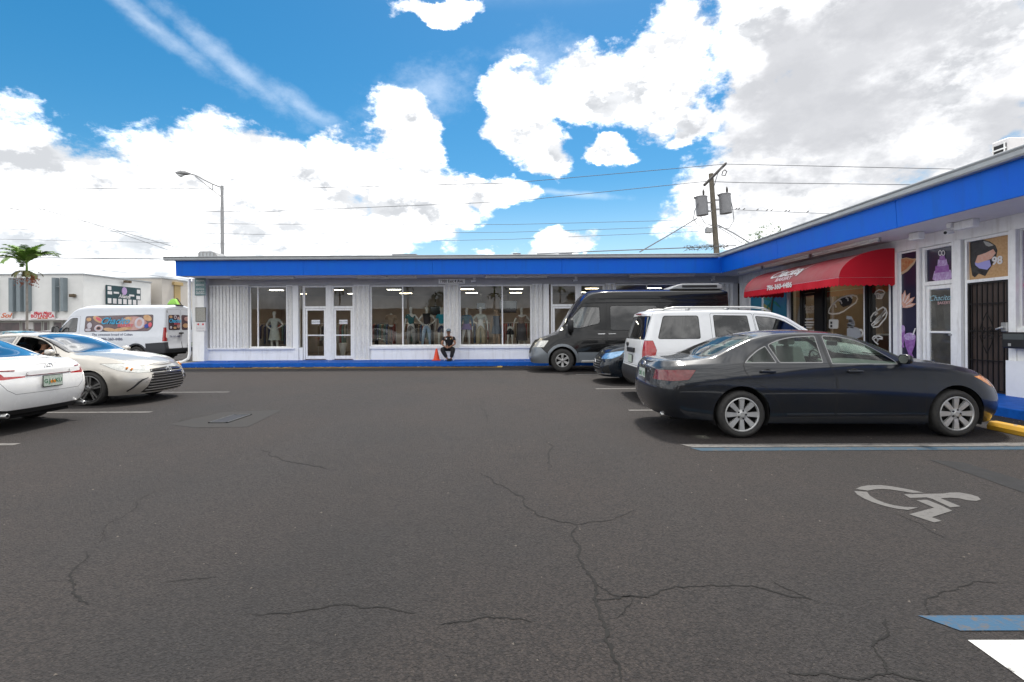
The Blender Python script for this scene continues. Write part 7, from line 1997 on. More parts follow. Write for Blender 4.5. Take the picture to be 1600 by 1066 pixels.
for k in range(9):
    px = [1151, 1155, 1163, 1184, 1199, 1206, 1228, 1233, 1262][k]; Y = 28.7 - (px - 1120) * .0065
    z = SZ(px, 327 + (px - 1120) * .044, Y) + .02; x = SX(px, Y)
    t = tag(bpy.data.objects.new('bird', None), ['first bird on the wire counted from the pole, closest to it', 'second bird from the pole on the wire', 'third bird from the pole on the wire', 'lone fourth bird from the pole on the wire', 'fifth bird from the pole, left one of a close pair', 'sixth bird from the pole, right one of a close pair', 'seventh bird from the pole, left one of the second close pair', 'eighth bird from the pole, right one of the second close pair', 'rightmost bird on the wire, farthest from the pole'][k], 'bird', 'birds on the wire'); C.objects.link(t); t.location = (x, Y, z)
    b = MB(); b.path([(-.09, 0, .01), (-.03, 0, .03), (.02, 0, .055), (.035, 0, .085), (.06, 0, .085)], [.006, .024, .030, .020, .004], 8); b.build('bird_body', M_black, t, smooth=True, local=True)
# dry creeper on the low cable
cr = MB()
for i in range(170):
    t_ = rb.random(); px = 1068 + t_ * 70; Y = 25 + t_ * 1.6
    c0 = Vector((SX(px, Y), Y, SZ(px, 388 - t_ * 4 + rb.uniform(-5, 6) * .7, Y)))
    d = Vector((rb.uniform(-1, 1), rb.uniform(-1, 1), rb.uniform(-.6, .4))).normalized() * rb.uniform(.05, .16); e = d.orthogonal().normalized() * .02
    cr.add([c0 - d, c0 + e, c0 + d, c0 - e], [(0, 1, 2, 3)])
tag(cr.build('dry_creeper', mat('dry_creeper_leaf', (.07, .06, .05), .9)), 'dry creeper tangled on the low cable at the foot of the pole', 'creeper', kind='stuff')

# ================================================================== trees
def leaf_material(name, c1, c2):
    m = mat(name, c1, .55, noise=(1.7, .5, c2)); m.node_tree.nodes['Principled BSDF'].inputs['Subsurface Weight'].default_value = .0
    return m
M_frond = leaf_material('palm_frond_green', (.13, .26, .04), (.24, .34, .08)); M_frond2 = leaf_material('palm_frond_dry', (.20, .18, .07), (.12, .15, .05)); M_trunk = mat('palm_trunk_bark', (.30, .27, .24), .9, noise=(4, .3), bump=(14, .5, .02))
M_fruit = mat('orange_palm_fruit', (.34, .09, .035), .6, noise=(12, .4)); M_leaf = leaf_material('tree_leaf_green', (.035, .08, .015), (.07, .13, .025))
def frond(b, base, az, el0, L_, rnd, mi, droop=1.0, leaf=.42, n=16):
    p = Vector(base); pts = []; el = el0
    for i in range(n + 1):
        pts.append(p.copy()); el -= droop * .1 * (.5 + i / n)
        p = p + Vector((math.cos(az) * math.cos(el), math.sin(az) * math.cos(el), math.sin(el))) * (L_ / n)
    b.path(pts[::2], [.02 * (1 - i / (n / 2 + 1)) + .004 for i in range(len(pts[::2]))], 5, mi)
    for i in range(2, n):
        d = (pts[i + 1] - pts[i]).normalized(); s = d.cross(Vector((0, 0, 1))).normalized(); up_ = s.cross(d)
        ln = leaf * (1 - abs(i / n - .45) * 1.1) * rnd.uniform(.8, 1.1)
        for sd in (-1, 1):
            for q in (0, .5):
                o_ = pts[i].lerp(pts[i + 1], q)
                tip = o_ + (s * sd * .85 + d * .55 + up_ * rnd.uniform(.0, .3) - Vector((0, 0, .25))).normalized() * ln
                w_ = d * .026
                m_ = o_.lerp(tip, .5) + Vector((0, 0, .02))
                b.add([o_ - w_, m_ - w_ * 1.3, tip, m_ + w_ * 1.3, o_ + w_], [(0, 1, 3, 4), (1, 2, 3)], mi)
def palm(name, label, x, y, zc, r, rnd, L_=1.7, lean=0.0, fruit=True, nf=13, group=None):
    t = thing('palm_tree', label, 'palm tree', (x, y, 0), 0, group)
    b = MB(); pts = [(lean * (i / 8) ** 2, 0, zc * i / 8) for i in range(9)]; b.path(pts, [r * (1.5 if i == 0 else 1.0 - .03 * i) for i in range(9)], 10); b.build('trunk', M_trunk, t, smooth=True, local=True)
    b = MB(); b.path([(lean, 0, zc - .1), (lean, 0, zc + .25), (lean, 0, zc + .6)], [r * .9, r * .8, .03], 8); b.build('crownshaft', M_frond, t, smooth=True, local=True)
    for i in range(nf):
        f = MB(); frond(f, (lean, 0, zc + .45), 2 * PI * i / nf * 1.0 + rnd.uniform(-.2, .2), R(rnd.uniform(20, 80)), L_ * rnd.uniform(.85, 1.1), rnd, 0, rnd.uniform(.6, 1.1)); f.build('frond', M_frond, t, local=True)
    for i in range(7):
        f = MB(); frond(f, (lean, 0, zc - .05), 2 * PI * i / 7 + rnd.uniform(-.2, .2), R(rnd.uniform(-5, 25)), L_ * .5, rnd, 0, 1.6, .28, 10); f.build('dry_frond', M_frond2, t, local=True)
    if fruit:
        for (dx, dy) in ((-.35, -.1), (.5, -.15), (.1, .35)):
            f = MB()
            for i in range(46):
                q = Vector((lean + dx + rnd.gauss(0, .12), dy + rnd.gauss(0, .12), zc - .62 + rnd.gauss(0, .15))); f.lathe([(.001, -.035), (.036, 0), (.001, .035)], 5, lambda a, c, h, q=q: (q.x + a, q.y + c, q.z + h))
            f.build('fruit_cluster', M_fruit, t, local=True)['kind'] = 'stuff'
    return t
palm('palm', 'slender palm with orange fruit clusters in front of the pale building', SX(39, 30), 30, SZ(36, 422, 30), .07, random.Random(2), 1.75, nf=24)
def leafy(name, label, x, y, h, rad, rnd, nleaf=2600, trunk_h=None, mleaf=None, size=.14, group=None):
    t = thing('tree', label, 'tree', (x, y, 0), 0, group); th = trunk_h or h * .45
    b = MB(); b.path([(0, 0, 0), (.05, 0, th * .5), (0, .05, th)], [.2, .15, .11], 9)
    cl = []
    for i in range(11):
        a = rnd.uniform(0, 2 * PI); rr = rad * rnd.uniform(.2, .8); c = Vector((rr * math.cos(a), rr * math.sin(a), th + (h - th) * rnd.uniform(.1, .85))); cl.append((c, rad * rnd.uniform(.25, .48)))
        b.path([(0, .03, th * rnd.uniform(.6, .98)), c * .55 + Vector((0, 0, th * .42)), c], [.07, .045, .02], 6)
    b.build('trunk', M_trunk, t, smooth=True, local=True)
    vs = []; fs = []
    for i in range(nleaf):
        c, r_ = rnd.choice(cl); d = Vector((rnd.gauss(0, 1), rnd.gauss(0, 1), rnd.gauss(0, .8))).normalized() * r_ * rnd.uniform(.5, 1.05) ** .5
        p = c + d; a = Vector((rnd.uniform(-1, 1), rnd.uniform(-1, 1), rnd.uniform(-.5, .5))).normalized() * size * rnd.uniform(.6, 1.2); e = a.orthogonal().normalized() * size * .35
        k = len(vs); vs += [p - a, p + e, p + a, p - e]; fs.append((k, k + 1, k + 2, k + 3))
    cm = MB(); cm.add(vs, fs); cm.build('crown', mleaf or M_leaf, t, local=True)['kind'] = 'stuff'
    return t
leafy('tree', 'tree of which only a few twigs show above the right roof edge', SX(1216, 27), 27, SZ(1216, 349, 27) + .2, 1.6, random.Random(4), 1500, size=.10)

# ================================================================== white bakery van
def build_bakery_van():
    L = 5.98
    root = thing('bakery_van', 'white bakery van with pastry pictures and blue lettering over its side windows', 'van', (-14.80, 22.30, 0), PI - R(2))
    root.rotation_euler = (0, 0, PI - R(1.5))
    sp = van_spec(L, 2.52, 1.02, 1.30, 5.02, nose_h=1.16, ws_top=4.12, cowl=5.05, arch=.42, Rc=.355); sp['archtrim'] = .07; sp['archmat'] = 6; sp['Dr'] = .12
    RG = [dict(name='wrapped_window', proj='side', poly=round_poly([(.78, 1.36), (3.62, 1.34), (3.62, 2.02), (.62, 2.08), (.60, 1.55)], .09), mat=3, ring=.012, ringmat=1, zr=(1.2, 2.3)),
          dict(name='door_glass', proj='side', poly=round_poly([(3.96, 1.33), (3.96, 1.95), (4.25, 1.95, .1), (4.86, 1.40, .05), (4.80, 1.33)], .05), mat=7, ring=.02, ringmat=1, zr=(1.15, 2.3)),
          dict(name='windshield', proj='top', poly=[(4.18, -.1), (4.16, .55), (4.22, .72), (4.7, .80), (4.96, .84), (5.06, .5), (5.12, -.1)], mat=7, ring=.02, ringmat=1, mode='center', zr=(1.1, 2.4)),
          dict(name='headlight', proj='side', poly=round_poly([(5.45, 1.0), (5.72, .98), (6.1, .84), (6.1, .72), (5.6, .76)], .03), mat=5, ring=.004, filter='any', **{'and': [('front', [(.55, .5), (1.2, .5), (1.2, 1.3), (.55, 1.3)])]}),
          dict(name='grille', proj='front', poly=round_poly([(-.1, .55), (.52, .55), (.56, .86), (-.1, .90)], .02), mat=1, mode='center', filter='nose', xr=(5.2, 7)),
          dict(name='tail_light', proj='side', poly=[(-.1, .92), (.14, .92), (.14, 1.52), (-.1, 1.52)], mat=4, ring=.005, filter='any', **{'and': [('front', [(.86, .5), (1.2, .5), (1.2, 2.3), (.86, 2.3)])]}),
          dict(name='rear_window', proj='front', poly=round_poly([(.05, 1.40), (.76, 1.40), (.74, 2.06), (.05, 2.08)], .08), mat=3, ring=.012, ringmat=1, filter='rear', xr=(-1, .5)),
          dict(name='rear_door', proj='front', poly=round_poly([(.012, .60), (.83, .60), (.83, 2.2), (.78, 2.30), (.012, 2.32)], .04), ring=.006, filter='rear', xr=(-1, .5)),
          dict(name='lower_bumper_trim', proj='side', poly=[(-.2, .2), (6.2, .2), (6.2, .58), (5.4, .55), (-.2, .90)], mat=6, mode='center', filter='any', xr=(-1, .9)),
          dict(name='lower_side_panel', proj='side', poly=[(1.75, .3), (4.55, .3), (4.55, .62), (1.75, .62)], mat=6, ring=.004),
          dict(name='front_bumper', proj='side', poly=[(5.4, .1), (6.2, .1), (6.2, .70), (5.5, .62)], mat=6, mode='center', filter='any', ring=.004, zr=(0, .75)),
          dict(name='front_door', proj='side', poly=round_poly([(3.84, .64), (4.50, .64), (4.62, .95), (4.95, 1.2), (4.97, 1.36), (4.30, 2.03), (3.84, 2.03)], .05), ring=.006, zr=(.6, 2.2)),
          dict(name='hood', proj='top', poly=[(5.18, -.1), (5.12, .7), (5.2, .84), (5.6, .74), (5.76, .4), (5.82, -.1)], ring=.006, mode='center', zr=(.8, 1.4))]
    sp['regions'] = RG; bvh = grid_bvh(sp)
    M_wrap = mat('van_wrap_dark_print', (.045, .022, .035), .22, coat=.6, noise=(1.1, .3, (.16, .09, .10)))
    car_body(root, sp, [P_vwhite, M_gap, M_black, M_wrap, M_red, M_lamp, mat('charcoal_cladding', (.035, .038, .045), .6), G_mid])
    for ax in sp['axles']:
        for s in (-1, 1): wheel(root, ax, s, 1.0, .355, .21, ST6, M_steel, width=.24)
    for s in (-1, 1): side_mirror(root, 4.72, .98, 1.42, s, M_black, 1.4, 1.9)
    ys = side_y
    # pictures on the wrap (the camera sees the left side, y > 0)
    def onside(name, pts, m, k=0, s=1):
        b = MB(); c = [(x, s * ((side_y(bvh, x, z) or .9) + .008 + .004 * k), z) for x, z in pts]; cx_ = sum(p[0] for p in c) / len(c); cy_ = sum(p[1] for p in c) / len(c); cz_ = sum(p[2] for p in c) / len(c)
        n = len(c); b.add(c + [(cx_, cy_ + s * .002, cz_)], [(i, (i + 1) % n, n) for i in range(n)]); b.build(name, m, root, local=True)
    def ell(cx_, cz_, rx, rz, rot=0, n=18): return [(cx_ + rx * math.cos(q) * math.cos(rot) - rz * math.sin(q) * math.sin(rot), cz_ + rx * math.cos(q) * math.sin(rot) + rz * math.sin(q) * math.cos(rot)) for q in np.linspace(0, 2 * PI, n)[:-1]]
    M_bun = mat('golden_bun_print', (.50, .27, .12), .4, noise=(7, .4, (.62, .42, .25))); M_blush = mat('blush_print', (.42, .20, .18), .4, noise=(4, .5, (.6, .42, .38)))
    M_wcup = mat('cup_white_print', (.62, .58, .64), .4, noise=(6, .3)); M_cof = mat('coffee_print', (.03, .012, .02), .3)
    M_cyan = mat('cyan_print', (.04, .34, .58), .4); M_rose = mat('rose_print', (.62, .10, .14), .4); M_dblue = mat('deep_blue_print', (.02, .05, .30), .4)
    for s in (1, -1):
        onside('pastry_print', ell(1.5, 1.70, .62, .30), M_blush, 0, s)
        onside('pastry_print', ell(.86, 1.93, .20, .12, .4), M_bun, 1, s)
        onside('pastry_print', ell(1.20, 1.72, .22, .24), M_wcup, 1, s); onside('pastry_print', ell(1.20, 1.72, .12, .15), M_blush, 2, s)
        onside('pastry_print', ell(1.75, 1.86, .20, .12, -.3), M_bun, 1, s); onside('pastry_print', ell(1.95, 1.45, .42, .075, -.15), M_bun, 1, s); onside('pastry_print', ell(2.52, 1.44, .26, .075, .1), M_bun, 1, s)
        onside('pastry_print', ell(3.05, 1.88, .25, .11, .5), M_bun, 1, s); onside('pastry_print', ell(3.02, 1.89, .15, .06, .5), M_rose, 2, s)
        onside('cup_print', ell(2.98, 1.50, .20, .15), M_wcup, 1, s); onside('cup_print', ell(2.98, 1.50, .13, .095), M_blush, 2, s); onside('cup_print', ell(2.98, 1.50, .09, .065), M_cof, 3, s)
        onside('cup_print', ell(3.40, 1.62, .11, .13), M_wcup, 1, s); onside('cup_print', ell(3.44, 1.43, .13, .06), M_wcup, 2, s); onside('pastry_print', ell(3.45, 1.88, .11, .08), M_bun, 1, s)
        onside('flag_print', ell(.88, 1.58, .10, .09), M_dblue, 2, s); onside('flag_print', ell(.72, 1.64, .08, .10), M_rose, 3, s)
        # lettering: left side reads towards the rear, i.e. local -x for s=1
        rot = (PI / 2, 0, PI) if s == 1 else (PI / 2, 0, 0)
        yy = lambda z, x=2.2: s * ((side_y(bvh, x, z) or .95) + .026)
        t = text_obj('logo_script', 'Chacito', .40, M_cyan, (0, 0, 0), rot, None, shear=.45, ext=.002, bold=.006); t.parent = root; t.location = (2.30, yy(1.80), 1.80); t.rotation_euler = (PI / 2 + (-.13), 0, PI) if s == 1 else (PI / 2 - .13, 0, 0)
        t = text_obj('logo_word', 'BAKERY', .19, M_rose, (0, 0, 0), rot, None, ext=.002, bold=.004); t.parent = root; t.location = (1.80, yy(1.60), 1.60); t.rotation_euler = (PI / 2 - .10, 0, PI if s == 1 else 0)
        for (tx_, z, sz_) in (('The sweetest bread of Cuban', 1.22, .15), ('786-360-4486', 1.02, .17)):
            t = text_obj('side_lettering', tx_, sz_, mat('ink_print', (.03, .04, .12), .5), (0, 0, 0), rot, None, ext=.001); t.parent = root; t.location = (2.35, s * ((side_y(bvh, 2.3, z) or 1.0) + .014), z)
    # rear doors: pictures, handle, plate
    for s in (1, -1):
        xr_ = -.0
        def onrear(name, cy_, cz_, ry, rz, m, k):
            xx = (nose(bvh, abs(cy_), cz_, 1) or .05) - .012 - .003 * k
            b = MB(); b.add([(xx, cy_ + ry * math.cos(q), cz_ + rz * math.sin(q)) for q in np.linspace(0, 2 * PI, 17)[:-1]], [tuple(range(16))]); b.build(name, m, root, local=True)
        if s == 1:
            onrear('pastry_print', .62, 1.98, .10, .06, M_bun, 2); onrear('cup_print', .36, 1.97, .09, .09, M_wcup, 2); onrear('cup_print', .36, 1.97, .04, .04, M_cof, 3); onrear('cup_print', .64, 1.52, .07, .06, M_wcup, 2)
            onrear('pastry_print', .40, 1.50, .10, .05, M_bun, 2); onrear('pastry_print', .18, 1.58, .11, .09, M_blush, 2); onrear('pastry_print', .16, 1.85, .09, .14, M_blush, 1)
        else:
            onrear('pastry_print', -.3, 1.6, .2, .1, M_bun, 2); onrear('pastry_print', -.4, 1.9, .2, .1, M_blush, 2)
    xx = (nose(bvh, .3, 1.75, 1) or .05) - .03
    t = text_obj('logo_script', 'Chacito', .24, M_cyan, (0, 0, 0), (PI / 2 - .1, 0, -PI / 2), None, shear=.45, ext=.002, bold=.004); t.parent = root; t.location = (xx, .42, 1.80)
    t = text_obj('logo_word', 'BAKERY', .11, M_rose, (0, 0, 0), (PI / 2 - .1, 0, -PI / 2), None, ext=.002, bold=.003); t.parent = root; t.location = (xx, .26, 1.68)
    t = text_obj('rear_lettering', '786-360-4486', .12, _mat['ink_print'], (0, 0, 0), (PI / 2, 0, -PI / 2), None, ext=.001); t.parent = root; t.location = ((nose(bvh, .3, 1.1, 1) or .03) - .012, .42, 1.12)
    b = MB(); b.box(-.03, -.1, 1.24, .03, .14, 1.30); b.build('rear_handle', M_black, root, bevel=.01, local=True)
    plate(root, (min((nose(bvh, 0, z_, 1) or .05) for z_ in (.68, .75, .82)) - .01, -.52, .74), -1, m=M_plate, orange=False)
    for s in (1, -1):
        b = MB(); xx = (nose(bvh, .97, 1.2, 1) or .06); yy_ = (side_y(bvh, .05, 1.15) or .97)
        b.box(-.012, s * .90, 1.08, .05, s * (yy_ + .012), 1.30); b.build('reversing_lamp', mat('clear_lens', (.7, .66, .6), .15, coat=1), root, bevel=.01, local=True)
        for zz in (.95, 2.15): b = MB(); b.tube((.0, s * .90, zz), (.0, s * .90, zz + .1), .018); b.build('hinge', M_steel, root, local=True)
    # lime and black fin on the roof
    f = MB(); f.box(.05, -.22, 2.47, .75, .22, 2.53); fb = f.build('roof_fin_base', M_black, root, bevel=.02, local=True, segs=2)
    f = MB(); f.prism([(.12, 2.53), (.62, 2.53), (.50, 2.70), (.38, 2.79), (.28, 2.80)], lambda u, v, w: (u, w, v), -.10, .10); f.build('roof_fin', mat('lime_plastic', (.30, .62, .10), .4), fb, bevel=.02, local=True)
    f = MB(); f.path([(.08, -.11, 2.53), (.16, -.11, 2.66), (.27, -.11, 2.81), (.32, -.11, 2.83)], .02, 6); f.build('fin_edge', M_black, fb, local=True)
    return root

# ================================================================== pale two-storey shop building across the street
BYd = 48.0; bx1 = SX(128, BYd)
bot = thing('corner_shop_building', 'pale two-storey building with grey vertical fins and a red botanica sign', 'building', (bx1, BYd, 0))
M_stuc = mat('offwhite_stucco', (.78, .78, .76), .85, noise=(.6, .12), bump=(9, .3, .03)); M_fin = mat('bluegrey_fin', (.22, .26, .28), .6, noise=(2, .1)); M_front = mat('dark_storefront', (.075, .06, .06), .35, coat=.4, noise=(1.3, .6, (.16, .10, .10)))
zt = SZ(100, 427, BYd); z1 = SZ(60, 500.5, BYd)
def bpart(name, m, x0, y0, z0, x1, y1, z1_, root=bot, bevel=0.0): b = MB(); b.box(x0, y0, z0, x1, y1, z1_); return b.build(name, m, root, bevel=bevel)
bpart('upper_wall', M_stuc, bx1 - 34, BYd, z1, bx1, BYd + 9, zt - .12)
bpart('lower_wall', M_stuc, bx1 - 34, BYd + 1.2, 0, bx1 - .001, BYd + 9, z1 - .01)
bpart('lower_wall', M_stuc, bx1 - 1.0, BYd + .01, 0, bx1 - .002, BYd + 1.19, z1 - .01)
bpart('parapet_cap', M_gut, bx1 - 34.1, BYd - .1, zt - .12, bx1 + .1, BYd + 9.1, zt)
bpart('canopy_edge', M_cream, bx1 - 34, BYd - .15, z1 - .001, bx1 - .003, BYd - .001, z1 + .18)
for (a, c) in ((16.5, 24.5), (28.5, 36), (40.5, 47), (84, 90.5), (97, 103.5), (-30, -22), (-14, -7)):
    x0, x1 = SX(a, BYd), SX(c, BYd)
    b = MB(); b.prism([(x0, BYd - .02), (x1, BYd - .02), (x1 - .05, BYd - .45), (x0 + .05, BYd - .45)], lambda u, v, w: (u, v, w), SZ(60, 487, BYd), SZ(60, 434.5, BYd)); b.build('facade_fin', M_fin, bot)
b = MB(); b.bar((SX(90, BYd), BYd - .3, SZ(90, 448, BYd)), (SX(97, BYd), BYd - .3, SZ(97, 448, BYd)), .08, .08); b.build('fin_tie', M_fin, bot)
# storefront bays
for i, (a, c) in enumerate(((-60, -34), (-33, 11), (12, 30), (31, 46), (47, 56), (63, 79), (80, 88), (89, 112))):
    Yb = BYd + 1.19; x0, x1 = SX(a, BYd), SX(c, BYd)
    f = MB(); f.box(x0, Yb - .08, .1, x1, Yb - .01, z1 - .08); w_ = f.build('shop_window', mat('storefront_frame', (.40, .40, .38), .5), bot)
    f = MB(); f.add([(x0 + .12, Yb - .085, .3), (x1 - .12, Yb - .085, .3), (x1 - .12, Yb - .085, z1 - .2), (x0 + .12, Yb - .085, z1 - .2)], [(0, 1, 2, 3)]); f.build('pane', M_front, w_)
    if i == 2:
        f = MB(); f.box(x0 + .4, Yb - .10, 1.5, x0 + 1.2, Yb - .095, 2.2); f.build('poster', M_cream, w_)
def sign_board(nm, lab, a, c, yt, yb, lines, mb):
    t = thing(nm, lab, 'sign', (SX((a + c) / 2, BYd), BYd - .12, 0)); x0, x1 = SX(a, BYd), SX(c, BYd)
    b = MB(); b.box(x0, BYd - .22, SZ(a, yb, BYd), x1, BYd - .16, SZ(a, yt, BYd)); b.build('board', mb, t)
    for (s_, y, size, m, sh, sx) in lines: text_obj('lettering', s_, size, m, ((x0 + x1) / 2, BYd - .235, SZ(a, y, BYd)), FACE_CAM, t, shear=sh, ext=.005, bold=.01, sx=sx)
M_redp = mat('sign_red', (.60, .015, .04), .5); M_orp = mat('sign_orange', (.62, .13, .03), .5)
sign_board('shop_sign', 'white BOTANICA sign with red letters on the pale building', 48, 86, 486.5, 499, [('Mayu Mayu', 489.3, .34, M_redp, .3, 1.1), ('BOTANICA', 494.3, .44, M_redp, 0, 1.02), ('8-PM  TO PM', 497.8, .14, M_orp, 0, 1.2)], M_cream)
sign_board('shop_sign', 'orange and white script sign at the far left picture edge', -14, 19, 487.5, 499.5, [('El Sol', 493.5, .62, M_orp, .4, 1.3)], M_cream)
# printed billboard on the side wall
bb = thing('billboard', 'dark green board with white papers on the side wall of the pale building', 'sign', (bx1 + .1, BYd + 5, 0))
ya2, yb2 = -bx1 * FOC / (800 - 162.5) * 1.0, -bx1 * FOC / (800 - 216.5)
def zs(px, y): return EYE - (y - (511 - ROLL * (px - 800))) / FOC * (-bx1 * FOC / (800 - px))
zb0, zb1 = zs(162.5, 475), zs(162.5, 445)
M_dgr = mat('billboard_green', (.02, .06, .07), .5, noise=(1, .3))
b = MB(); b.box(bx1 + .03, ya2, zb0, bx1 + .12, yb2, zb1); b.build('board', M_dgr, bb)
W_, H_ = yb2 - ya2, zb1 - zb0
papers = [(.08, .84, .10, .20), (.09, .60, .12, .16), (.93, .80, .10, .22), (.92, .46, .12, .2), (.27, .63, .15, .10), (.72, .55, .15, .10)] + [(.08 + i * .145, .18, .10, .27) for i in range(7)]
for (u, v_, w_, h_) in papers:
    b = MB(); b.box(bx1 + .121, ya2 + W_ * (u - w_ / 2), zb0 + H_ * (v_ - h_ / 2), bx1 + .13, ya2 + W_ * (u + w_ / 2), zb0 + H_ * (v_ + h_ / 2)); b.build('paper', M_cream, bb)
b = MB(); b.lathe([(.001, .135), (.36, .135), (.36, .12)], 18, lambda a, c, h: (bx1 + h, ya2 + W_ * .5 + a, zb0 + H_ * .76 + c * 1.15)); b.build('emblem', M_lil, bb)
text_obj('lettering', 'Alianza', .55, M_cream, (bx1 + .135, ya2 + W_ * .5, zb0 + H_ * .46), (PI / 2, 0, PI / 2), bb, shear=.3, ext=.002, bold=.01)
wlp = thing('wall_lamp', 'small floodlight on the side wall above the green billboard', 'lamp', (bx1 + .4, (ya2 + yb2) / 2, zs(188, 440)))
b = MB(); b.box(-.35, -.05, -.1, .1, .05, 0); b.box(-.1, -.35, -.12, .25, -.06, .12); b.box(-.1, .06, -.12, .25, .35, .12); b.build('lamp_body', mat('bronze_lamp', (.10, .07, .04), .5), wlp, local=True)
wl2 = thing('wall_lamp', 'small brown floodlight on the front of the pale building', 'lamp', (SX(114, BYd), BYd - .1, SZ(114, 462, BYd)))
b = MB(); b.box(-.25, -.3, -.15, .25, .05, .15); b.build('lamp_body', _mat['bronze_lamp'], wl2, bevel=.05, local=True)
# second building behind
b2 = thing('rear_building', 'plain cream block behind the pale building with a tan vertical strip', 'building', (SX(252, 58), 58, 0))
x2 = SX(252, 58)
bpart('wall', mat('cream_stucco', (.55, .51, .46), .85, noise=(.5, .1)), x2 - 9, 58, 0, x2, 70, SZ(252, 435, 58), root=b2)
bpart('parapet_cap', M_gut, x2 - 9.1, 57.9, SZ(252, 435, 58) + .001, x2 + .1, 70.1, SZ(252, 435, 58) + .15, root=b2)
Yt = 61.0; b = MB(); xx_ = x2 + .05
b.box(x2 + .001, 60.0, 1.0, x2 + .15, 61.0, SZ(270, 446, 60.5)); b.box(x2 + .001, 59.7, SZ(270, 446, 60.5), x2 + .3, 61.3, SZ(270, 441, 60.5)); b.build('tan_strip', mat('tan_paint', (.45, .33, .16), .8), b2)
b3 = thing('distant_building', 'low bright white building glimpsed beside the left pier', 'building', (-38, 76, 0))
bpart('wall', M_stuc, -52, 76, 0, -30, 84, 7.6, root=b3)
for i in range(3):
    b = MB(); b.box(-48.5 + i * 5, 75.9, 3, -46.5 + i * 5, 75.99, 4.6); b.build('window', M_front, b3)
# pavement in front of that building
pv = MB(); pv.box(-120, 43.5, -.1, bx1 + 1.5, 49.4, .12); pv.build('pavement', M_conc, bevel=.02)['kind'] = 'structure'

# ================================================================== driver of the tan sedan
dr = thing('person', 'driver in dark clothes leaning an arm at the open window of the tan sedan', 'person', (-9.30, 9.99, 0), 0)
P = dict(pelvis=(-.05, 0, .55), waist=(-.08, 0, .68), chest=(-.12, 0, .90), neckb=(-.12, 0, 1.05), neck=(-.10, 0, 1.10), jaw=(-.06, -.01, 1.15), skull=(-.07, 0, 1.215), crown=(-.08, 0, 1.27),
         Lhip=(.05, -.10, .52), Lknee=(.48, -.12, .62), Lcalf=(.55, -.12, .48), Lankle=(.75, -.12, .32), Lheel=(.74, -.12, .29), Ltoe=(.86, -.12, .30), Rhip=(.05, .10, .52), Rknee=(.48, .12, .62), Rcalf=(.55, .12, .48), Rankle=(.75, .12, .32), Rheel=(.74, .12, .29), Rtoe=(.86, .12, .30),
         Lsh=(-.11, -.18, 1.00), Lelb=(.02, -.30, .88), Lwr=(.22, -.28, 1.04), Lhand=(.26, -.26, 1.09), Rsh=(-.11, .18, 1.00), Relb=(.08, .24, .80), Rwr=(.32, .20, .86), Rhand=(.40, .18, .90))
J, E = body_joints(P); skinned('body', J, E, M_skin, dr); garment(J, 'tshirt', M_uni, dr, 1.22); garment(J, 'trousers', M_uni, dr, 1.15)
h = MB(); nn = 14; vs = []; sx_, sy_, sz_ = J['skull'][0]
for (q, z_) in ((1.05, -.05), (1.10, .0), (1.0, .04), (.66, .08), (.05, .095)): vs += [(sx_ - .015 + .098 * q * math.cos(2 * PI * i / nn), sy_ + .096 * q * math.sin(2 * PI * i / nn), sz_ + z_) for i in range(nn)]
h.add(vs, [(kk * nn + i, kk * nn + (i + 1) % nn, (kk + 1) * nn + (i + 1) % nn, (kk + 1) * nn + i) for kk in range(4) for i in range(nn)]); h.build('hair', M_hair, dr, smooth=True, local=True)

# ================================================================== the other side of the street, behind the camera: what the shop windows mirror
far = thing('brick_shop_row', 'brown low shop row across the road, mirrored in the shop windows', 'building', (-6, -34, 0))
M_brn = mat('brown_stucco', (.16, .07, .045), .9, noise=(.5, .3))
bpart('wall', M_brn, -40, -42, 0, 30, -34, 3.9, root=far); bpart('parapet_cap', mat('brown_cap', (.10, .04, .03), .8), -40.2, -42.2, 3.9, 30.2, -33.8, 4.3, root=far)
bpart('wall', M_stuc, -9, -33.99, .0, -2, -33.6, 3.2, root=far)
for i in range(9): bpart('shop_window', M_front, -37 + i * 7.2, -33.99, .5, -32 + i * 7.2, -33.9, 2.9, root=far)
for i, (x, y, zc, s_) in enumerate(((-21, -20, 6.2, 3), (-13.5, -24, 7.0, 5), (-2.0, -17, 5.4, 8), (6.5, -26, 6.6, 9), (14, -22, 6.4, 12))):
    palm('p', ['palm mirrored at the left of the leftmost shop window', 'tall palm mirrored above the glass doors', 'palm mirrored in the left large window', 'palm mirrored in the right large window', 'palm across the road beyond the red awning side'][i], x, y, zc, .11, random.Random(s_), 2.4, fruit=False, nf=11, group='palms across the road')
leafy('t', 'broad tree across the road mirrored in the left large window', -9, -25, 6.5, 2.6, random.Random(9), 2200, size=.22)
leafy('t', 'dark tree across the road behind the right side of the lot', 10, -30, 7.5, 3.0, random.Random(10), 2200, size=.24)

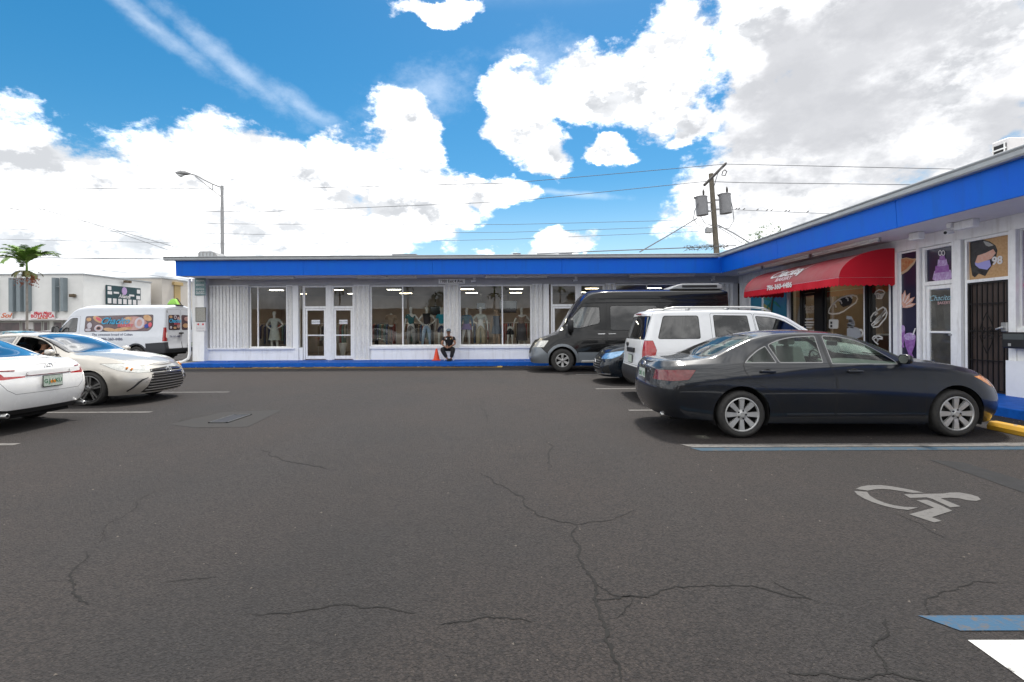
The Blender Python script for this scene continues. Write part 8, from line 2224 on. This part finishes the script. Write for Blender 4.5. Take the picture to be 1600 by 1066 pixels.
# ================================================================== loose grit and litter
rl = random.Random(21)
gt = MB()
for i in range(900):
    if i < 420: x, y = rl.uniform(-12, 7.6), 18.7 - abs(rl.gauss(0, .22)) - .02
    elif i < 560: x, y = 7.76 - abs(rl.gauss(0, .12)), rl.uniform(1.5, 18)
    else: x, y = rl.uniform(-5, 5.5), rl.uniform(1.6, 9)
    r = rl.uniform(.004, .010) * (1.6 if i < 560 else 1); h = r * .7
    a = rl.uniform(0, 6.3); q = [(x + r * math.cos(a + k * 2.1) * rl.uniform(.7, 1.3), y + r * math.sin(a + k * 2.1) * rl.uniform(.7, 1.3)) for k in range(3)]
    gt.add([(*q[0], 0), (*q[1], 0), (*q[2], 0), (x, y, h)], [(0, 1, 3), (1, 2, 3), (2, 0, 3)])
tag(gt.build('loose_grit', mat('grit_stone', (.16, .14, .12), .9)), 'loose grit scattered on the asphalt and along the kerb', 'grit', kind='stuff')
lf = MB()
for i in range(120):
    x, y = (rl.uniform(-12, 3), 18.7 - abs(rl.gauss(0, .2))) if i < 85 else (rl.uniform(-12, 3), rl.uniform(18.8, 20.1))
    z = .006 if y < 18.7 else .156
    a = rl.uniform(0, 6.3); r = rl.uniform(.02, .045); c, s = math.cos(a) * r, math.sin(a) * r
    lf.add([(x - c, y - s, z), (x + s * .4, y - c * .4, z + .012), (x + c, y + s, z + .004), (x - s * .4, y + c * .4, z + .014)], [(0, 1, 2, 3)])
tag(lf.build('leaf_litter', mat('pale_dry_litter', (.40, .34, .26), .9, noise=(3, .5, (.6, .58, .55)))), 'pale dry leaves and paper scraps along the blue kerb', 'litter', kind='stuff')
# ================================================================== place the vehicles
build_dark_sedan()
tan = build_tan_sedan()
build_white_sedan()
for o in [c for c in tan.children if c.name.startswith('door_glass')]:
    c = sum((v.co for v in o.data.vertices), Vector()) / len(o.data.vertices)
    if c.y < 0 and c.x > 2.2: bpy.data.objects.remove(o)       # this window is wound down
build_white_suv()
build_black_van()
build_dark_crossover()
build_bakery_van()
def recolour(o, table):
    for m in o.material_slots:
        pass
def copy_car(src, loc, rz, label, paint_from, paint_to, group):
    r = dup_tree(src); r.location = loc; r.rotation_euler = (0, 0, rz); r['label'] = label; r['group'] = group
    def walk(o):
        if o.type == 'MESH':
            for i, sl in enumerate(o.material_slots):
                if sl.material == paint_from: sl.link = 'OBJECT'; sl.material = paint_to
        for c in o.children: walk(c)
    walk(r); return r
copy_car(tan, (SX(16, 27) + 2.4, 27, 0), PI, 'bright teal car whose roof shows beneath the palm tree', P_tan, P_teal, 'cars parked in the street')
copy_car(tan, (SX(66, 28.5) + 2.6, 28.5, 0), PI, 'dark maroon car whose roof shows left of the bakery van', P_tan, mat('maroon_paint', (.05, .012, .016), .2, coat=1.0), 'cars parked in the street')
copy_car(tan, (-10.5, -6.0, 0), 0, 'pale sedan behind the camera mirrored in the leftmost shop window', P_tan, P_white, 'cars mirrored in the shop windows')
copy_car(tan, (-6.2, -9.5, 0), PI / 2, 'silver sedan behind the camera mirrored in the left large window', P_tan, mat('silver_paint', (.45, .46, .47), .3, metal=.6, coat=.8), 'cars mirrored in the shop windows')
copy_car(tan, (-1.0, -13, 0), 0, 'dark sedan behind the camera mirrored in the right large window', P_tan, P_black, 'cars mirrored in the shop windows')
